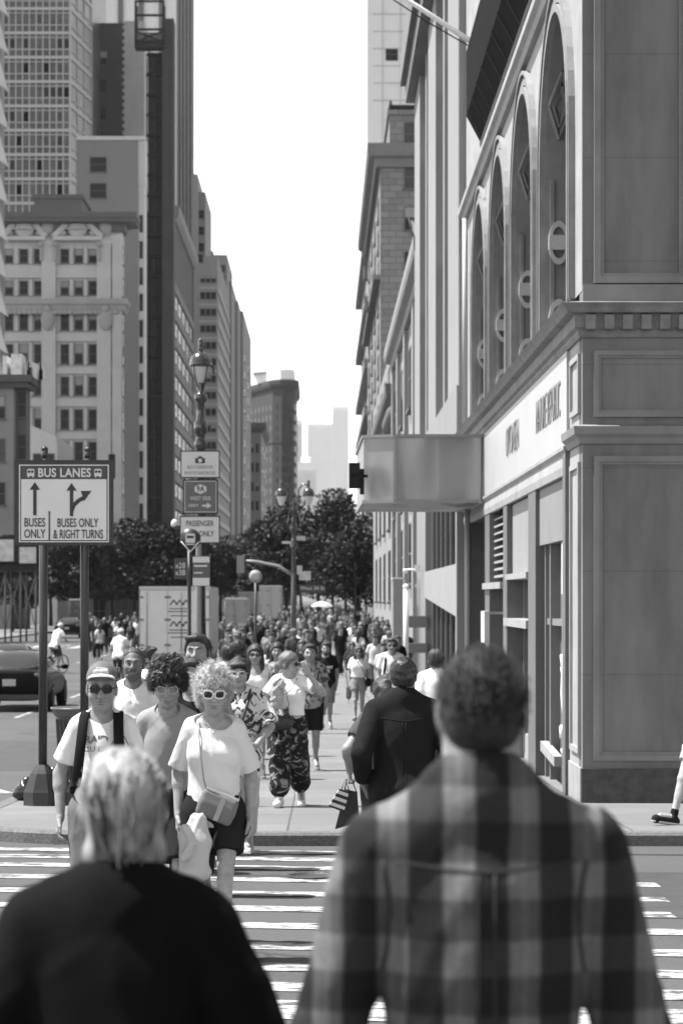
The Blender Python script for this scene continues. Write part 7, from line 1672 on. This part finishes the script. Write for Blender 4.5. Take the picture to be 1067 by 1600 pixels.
r, J, hd = simple('long haired woman in sunglasses, pale cropped top and shorts with a small shoulder bag', 560, 50, 1.56, 0, ('short', .60), W_T, (.42, False), GS, 'long', hairmat(.04, 'brown_long'), bust=.7, b=.92, sun=True, arms={'b': {}, 'a': {}})
sb_ = thing('shoulder_bag', 'small dark shoulder bag hanging on the long haired woman in shorts', 'bag', r.location)
S = Sdf(.01); S.ell((.20, -.10, .82), (.07, .04, .09), .02); S.build('bag_body', B_T, sb_); q = MB(); q.tube([(.17, -.1, .88), (.08, -.15, 1.1), (-.05, -.1, 1.29), (-.07, 0, 1.3)], .006, 5); q.build('strap', B_T, sb_)
r, J, hd = simple('man in a white T-shirt with dark backpack straps and sunglasses beyond the dark shirted man', 612, 42, 1.76, 0, ('short', .48), W_T, (.85, False), GS, sun=True, hm=hairmat(.06, 'mid_hair'))
for sg in (-1, 1): S = Sdf(.009); S.chain([(sg * .09, .0, 1.47), (sg * .11, -.10, 1.38), (sg * .13, -.13, 1.22), (sg * .14, -.08, 1.1)], [.022] * 4, .01, sy=.5); S.build('backpack_strap', B_T, r)
simple('youth in patterned grey T-shirt and black shorts behind the woman in printed trousers', 484, 32, 1.67, 0, ('short', .5), blotch('patterned_tee', .06, .3, 9, .45, .55), (.8, False), BS, seed=5)
simple('woman in sunglasses and white tank top with long dark hair', 399, 30, 1.66, 0, ('none', .52), W_T, (.6, False), GS, 'long', bust=.8, sun=True, neck='tank', b=.95)
simple('man in white T-shirt turned away, left of the white tank top woman', 357, 31, 1.66, 170, ('short', .48), W_T, (.95, True), DN, b=1.08)
simple('dark haired person in black turned away behind the man in the white T-shirt', 372, 35, 1.72, 190, ('short', .47), B_T, (.95, True), BS, b=1.1)
simple('long haired woman in floral top left of the woman shading her face', 433, 36, 1.68, 0, ('short', .5), blotch('floral_top', .08, .4, 14, .45, .52), (.95, True), DN, 'long', bust=.7)
simple('tall dark haired man in black looking over the curly blonde woman', 309, 18.6, 1.80, 0, ('short', .47), B_T, (.95, True), BS, pave=False, h=.009, g=.22, head=(0, 0, -8), b=1.05)
r, J, hd = simple('dark haired woman in glasses half hidden between the youth and the curly blonde woman', 301, 16.6, 1.62, 0, ('short', .47), B_T, (.95, True), BS, 'short', pave=False, h=.009, g=.24, bust=.7); glasses(r, hd, mat('clear_frame', .42, .2), M_CLEAR, False)
simple('dark haired man in a white shirt turned sideways, right of the grey bearded man', 229, 26, 1.76, 100, ('short', .47), W_T, (.95, True), DN, pave=False, b=1.05)
simple('woman in dark glasses and dark top by the rear of the white truck', 272, 24, 1.66, -20, ('short', .47), B_T, (.95, True), BS, 'long', hm=hairmat(.06, 'mid_hair'), pave=False, sun=True)
simple('person in a white shirt nearly hidden behind the checked shirt man', 681, 26, 1.62, 180, ('short', .47), W_T, (.95, True), DN, b=1.1)
simple('dark haired man by the black saloon walking near the lamp post', 338, 27, 1.66, 0, ('short', .47), B_T, (.95, True), BS, pave=False) if False else None
# the walker entering on the right: only one leg is inside the photo
H = 1.72
r, J, hd = simple('walker in dark trainers and ankle socks entering at the right edge', 1094, 21.9, H, -66, ('short', .48), G_T, (.55, False), cloth(.4, 'pale_shorts2'), legs={'a': dict(a=(-.05, -.30, .088), toe=(0, -1, .16), pole=(0, -1, 0)), 'b': dict(a=(.06, .30, .14), toe=(0, -1, -.8))}, shoe=.02, g=.34, h=.008)
for s in 'ab':
    an, t = J['an' + s], J['toe' + s]; up = nrm(v3(0, 0, 1) - t * t[2]); base = an - up * .018 * H; c0 = (up, float(up @ (an - up * .045 * H)))
    Q = Sdf(.007); Q.cap(base - t * .018 * H, base + t * .12 * H, .0295 * H, .026 * H, .01, cuts=[c0, (-up, -float(up @ (an - up * .028 * H)))]); Q.build('sole', cloth(.6, 'sole_white'), r)
    Q = Sdf(.006); Q.cap(an + up * .0, an + nrm(J['kn' + s] - an) * .07, .0235 * H, .0235 * H); Q.build('sock', B_T, r)
    Q = Sdf(.006)
    for k in range(4): p = an + t * (.045 + .018 * k) * H + up * (.012 - .006 * k) * H; Q.cap(p + np.cross(t, up) * .025, p - np.cross(t, up) * .025, .006, k=.002)
    Q.build('lace', cloth(.6, 'sole_white'), r)
r.scale = (.9, .9, .9); r.location.z -= .035
# cyclists out on the avenue
def bicycle(label, x, y, rz):
    r = thing('bicycle', label, 'bicycle', (x, y, gz(y)), R(rz), None)
    for yy in (-.52, .52):
        q = MB(); q.tube([(0, yy + .33 * math.cos(i * math.pi / 10), .34 + .33 * math.sin(i * math.pi / 10)) for i in range(21)], .02, 6, False); w_ = q.build('wheel', M_TYRE, r)
        q = MB()
        for i in range(8): q.tube([(0, yy, .34), (0, yy + .32 * math.cos(i * .785), .34 + .32 * math.sin(i * .785))], .003, 4)
        q.build('spoke', M_RIM, w_)
    q = MB()
    for a, c in (((0, .52, .34), (0, .1, .32)), ((0, .52, .34), (0, .2, .85)), ((0, .1, .32), (0, .22, .92)), ((0, .2, .82), (0, -.36, .86)), ((0, .1, .32), (0, -.38, .78)), ((0, -.52, .34), (0, -.36, .98))): q.tube([a, c], .018, 6)
    q.build('frame', mat('bike_frame', .1, .35), r); q = MB(); q.tube([(-.28, -.34, 1.0), (0, -.40, 1.0), (.28, -.34, 1.0)], .015, 6); q.build('handlebar', M_RIM, r); q = MB(); q.sphere((0, .23, .94), .1, 6, (.7, 1.3, .35)); q.build('saddle', M_SB, r)
for label, lab2, px, Y, rz in (('cyclist in a white shirt and pale helmet beyond the black saloon', 'bicycle ridden beyond the black saloon car', 86, 88, 150), ('cyclist in white with a white helmet in the road left of the truck', 'bicycle ridden in the road left of the truck', 186, 72, 175)):
    sd_ = {'a': dict(a=(-.10, -.02, .20), toe=(0, -1, -.2)), 'b': dict(a=(.10, .12, .42), toe=(0, -1, -.2))}
    r, J, hd = simple(label, px, Y, 1.72, rz, ('short', .47), W_T, (.85, False), DN, 'cap', cloth(.6, 'helmet_white'), pave=False, h=.016, lean=.5, arms={'a': dict(w=(-.22, -.52, 1.02), u=(0, -1, 0)), 'b': dict(w=(.22, -.52, 1.02), u=(0, -1, 0))}, legs=sd_, z=gz(Y) + .10); bicycle(lab2, WX(px, Y), Y, rz)

# ---- the crowd: a few kinds of walkers, built once and repeated one by one
CG = 'walkers in the distant crowd on the pavement'
kinds = []
CW = cloth(.52, 'crowd_white', .04); tones = [(CW, DN, 'white', 'dark trousers'), (B_T, BS, 'black', 'black trousers'), (cloth(.11, 'mid_grey_cotton'), DN, 'grey', 'dark trousers'), (CW, BS, 'white', 'black shorts'), (cloth(.24, 'pale_cotton2'), GS, 'pale', 'pale shorts'), (B_T, DN, 'black', 'dark jeans'), (cloth(.06, 'mid_cotton'), BS, 'dark grey', 'black shorts'), (cloth(.035, 'dusk_cotton'), GS, 'dark', 'pale trousers')]
i = 0
for (tm, bm_, tn, bn), hr, rz in ((tones[0], 'short', 0), (tones[1], 'long', 0), (tones[2], 'cap', 0), (tones[3], 'long', 180), (tones[4], 'long', 0), (tones[5], 'short', 180), (tones[6], 'short', 0), (tones[7], 'long', 0), (tones[6], 'cap', 180), (tones[2], 'long', 180), (tones[1], 'short', 0), (tones[5], 'short', 0)):
    wo = hr in ('long', 'hat'); hword = {'short': 'short hair', 'long': 'long hair', 'cap': 'a cap', 'hat': 'a sun hat'}[hr]; full = 'trousers' in bn or 'jeans' in bn
    lab = 'distant crowd walker %s, %s, %s top, %s' % ('facing us' if rz == 0 else 'walking away', hword, tn, bn)
    hm = {'cap': cloth(.12, 'cap_pale'), 'hat': cloth(.5, 'straw')}.get(hr) or hairmat((.02, .05, .13)[i % 3], 'crowd_hair')
    H = 1.62 if wo else 1.75
    r, J, hd = simple(lab, 0, 60, H, rz, ('short', .48), tm, (.95 if full else .75, full), bm_, hr, hm, g=(.2, .25, .13)[i % 3], bust=.7 if wo else 0, h=.024, legs=walk(H, 'ab'[i % 2], .2), group=CG, b=1.0 + .06 * (i % 3), hands=False)
    kinds.append((r, rz)); i += 1
rc = random.Random(21); used = set(); n = 0
spots = []
for Yc in np.concatenate([np.linspace(52, 80, 34), np.linspace(80, 130, 66), np.linspace(130, 220, 70), np.linspace(220, 360, 46)]):
    Yc = float(Yc) + rc.uniform(-1.5, 1.5)
    xl, xr = (-3.1, 2.1) if Yc < 66 else ((-3.2, 2.6) if Yc < 100 else (-6.5, 3.4))
    x = rc.uniform(xl, xr)
    if Yc < 75 and -.05 < x < 1.0 and rc.random() < .75: x = rc.choice((rc.uniform(-3, -.3), rc.uniform(1.1, 2.1)))
    spots.append((x, Yc))
for px in range(140, 216, 5): Yc = rc.choice((rc.uniform(100, 128), rc.uniform(128, 175))); spots.append((WX(px + rc.uniform(-2, 2), Yc), Yc))
for j, (x, y) in enumerate(spots):
    k = rc.randrange(len(kinds)) if j >= len(kinds) else j
    r0, rz = kinds[k]; c = r0 if k not in used else copy_tree(r0); used.add(k)
    c.location = (x, y, sz(y) if x > -3.3 else gz(y)); c.rotation_euler = (0, 0, R(rz + rc.uniform(-25, 25))); s = rc.uniform(.92, 1.05); c.scale = (s, s, s)
# ---------------------------------------------------------------- summer haze: pale air round the whole scene
hz = MB(); hz.box(-1400, 1400, -50, 5500, -2.5, 420); o = hz.build('haze', None or mat('haze_air', .5)); o['kind'] = 'stuff'
m = bpy.data.materials['haze_air']; m.node_tree.nodes.clear(); n = m.node_tree.nodes
out = n.new('ShaderNodeOutputMaterial'); pv = n.new('ShaderNodeVolumePrincipled'); pv.inputs['Color'].default_value = (.95, .95, .95, 1); pv.inputs['Density'].default_value = .00004; pv.inputs['Anisotropy'].default_value = .3
m.node_tree.links.new(pv.outputs[0], out.inputs['Volume'])
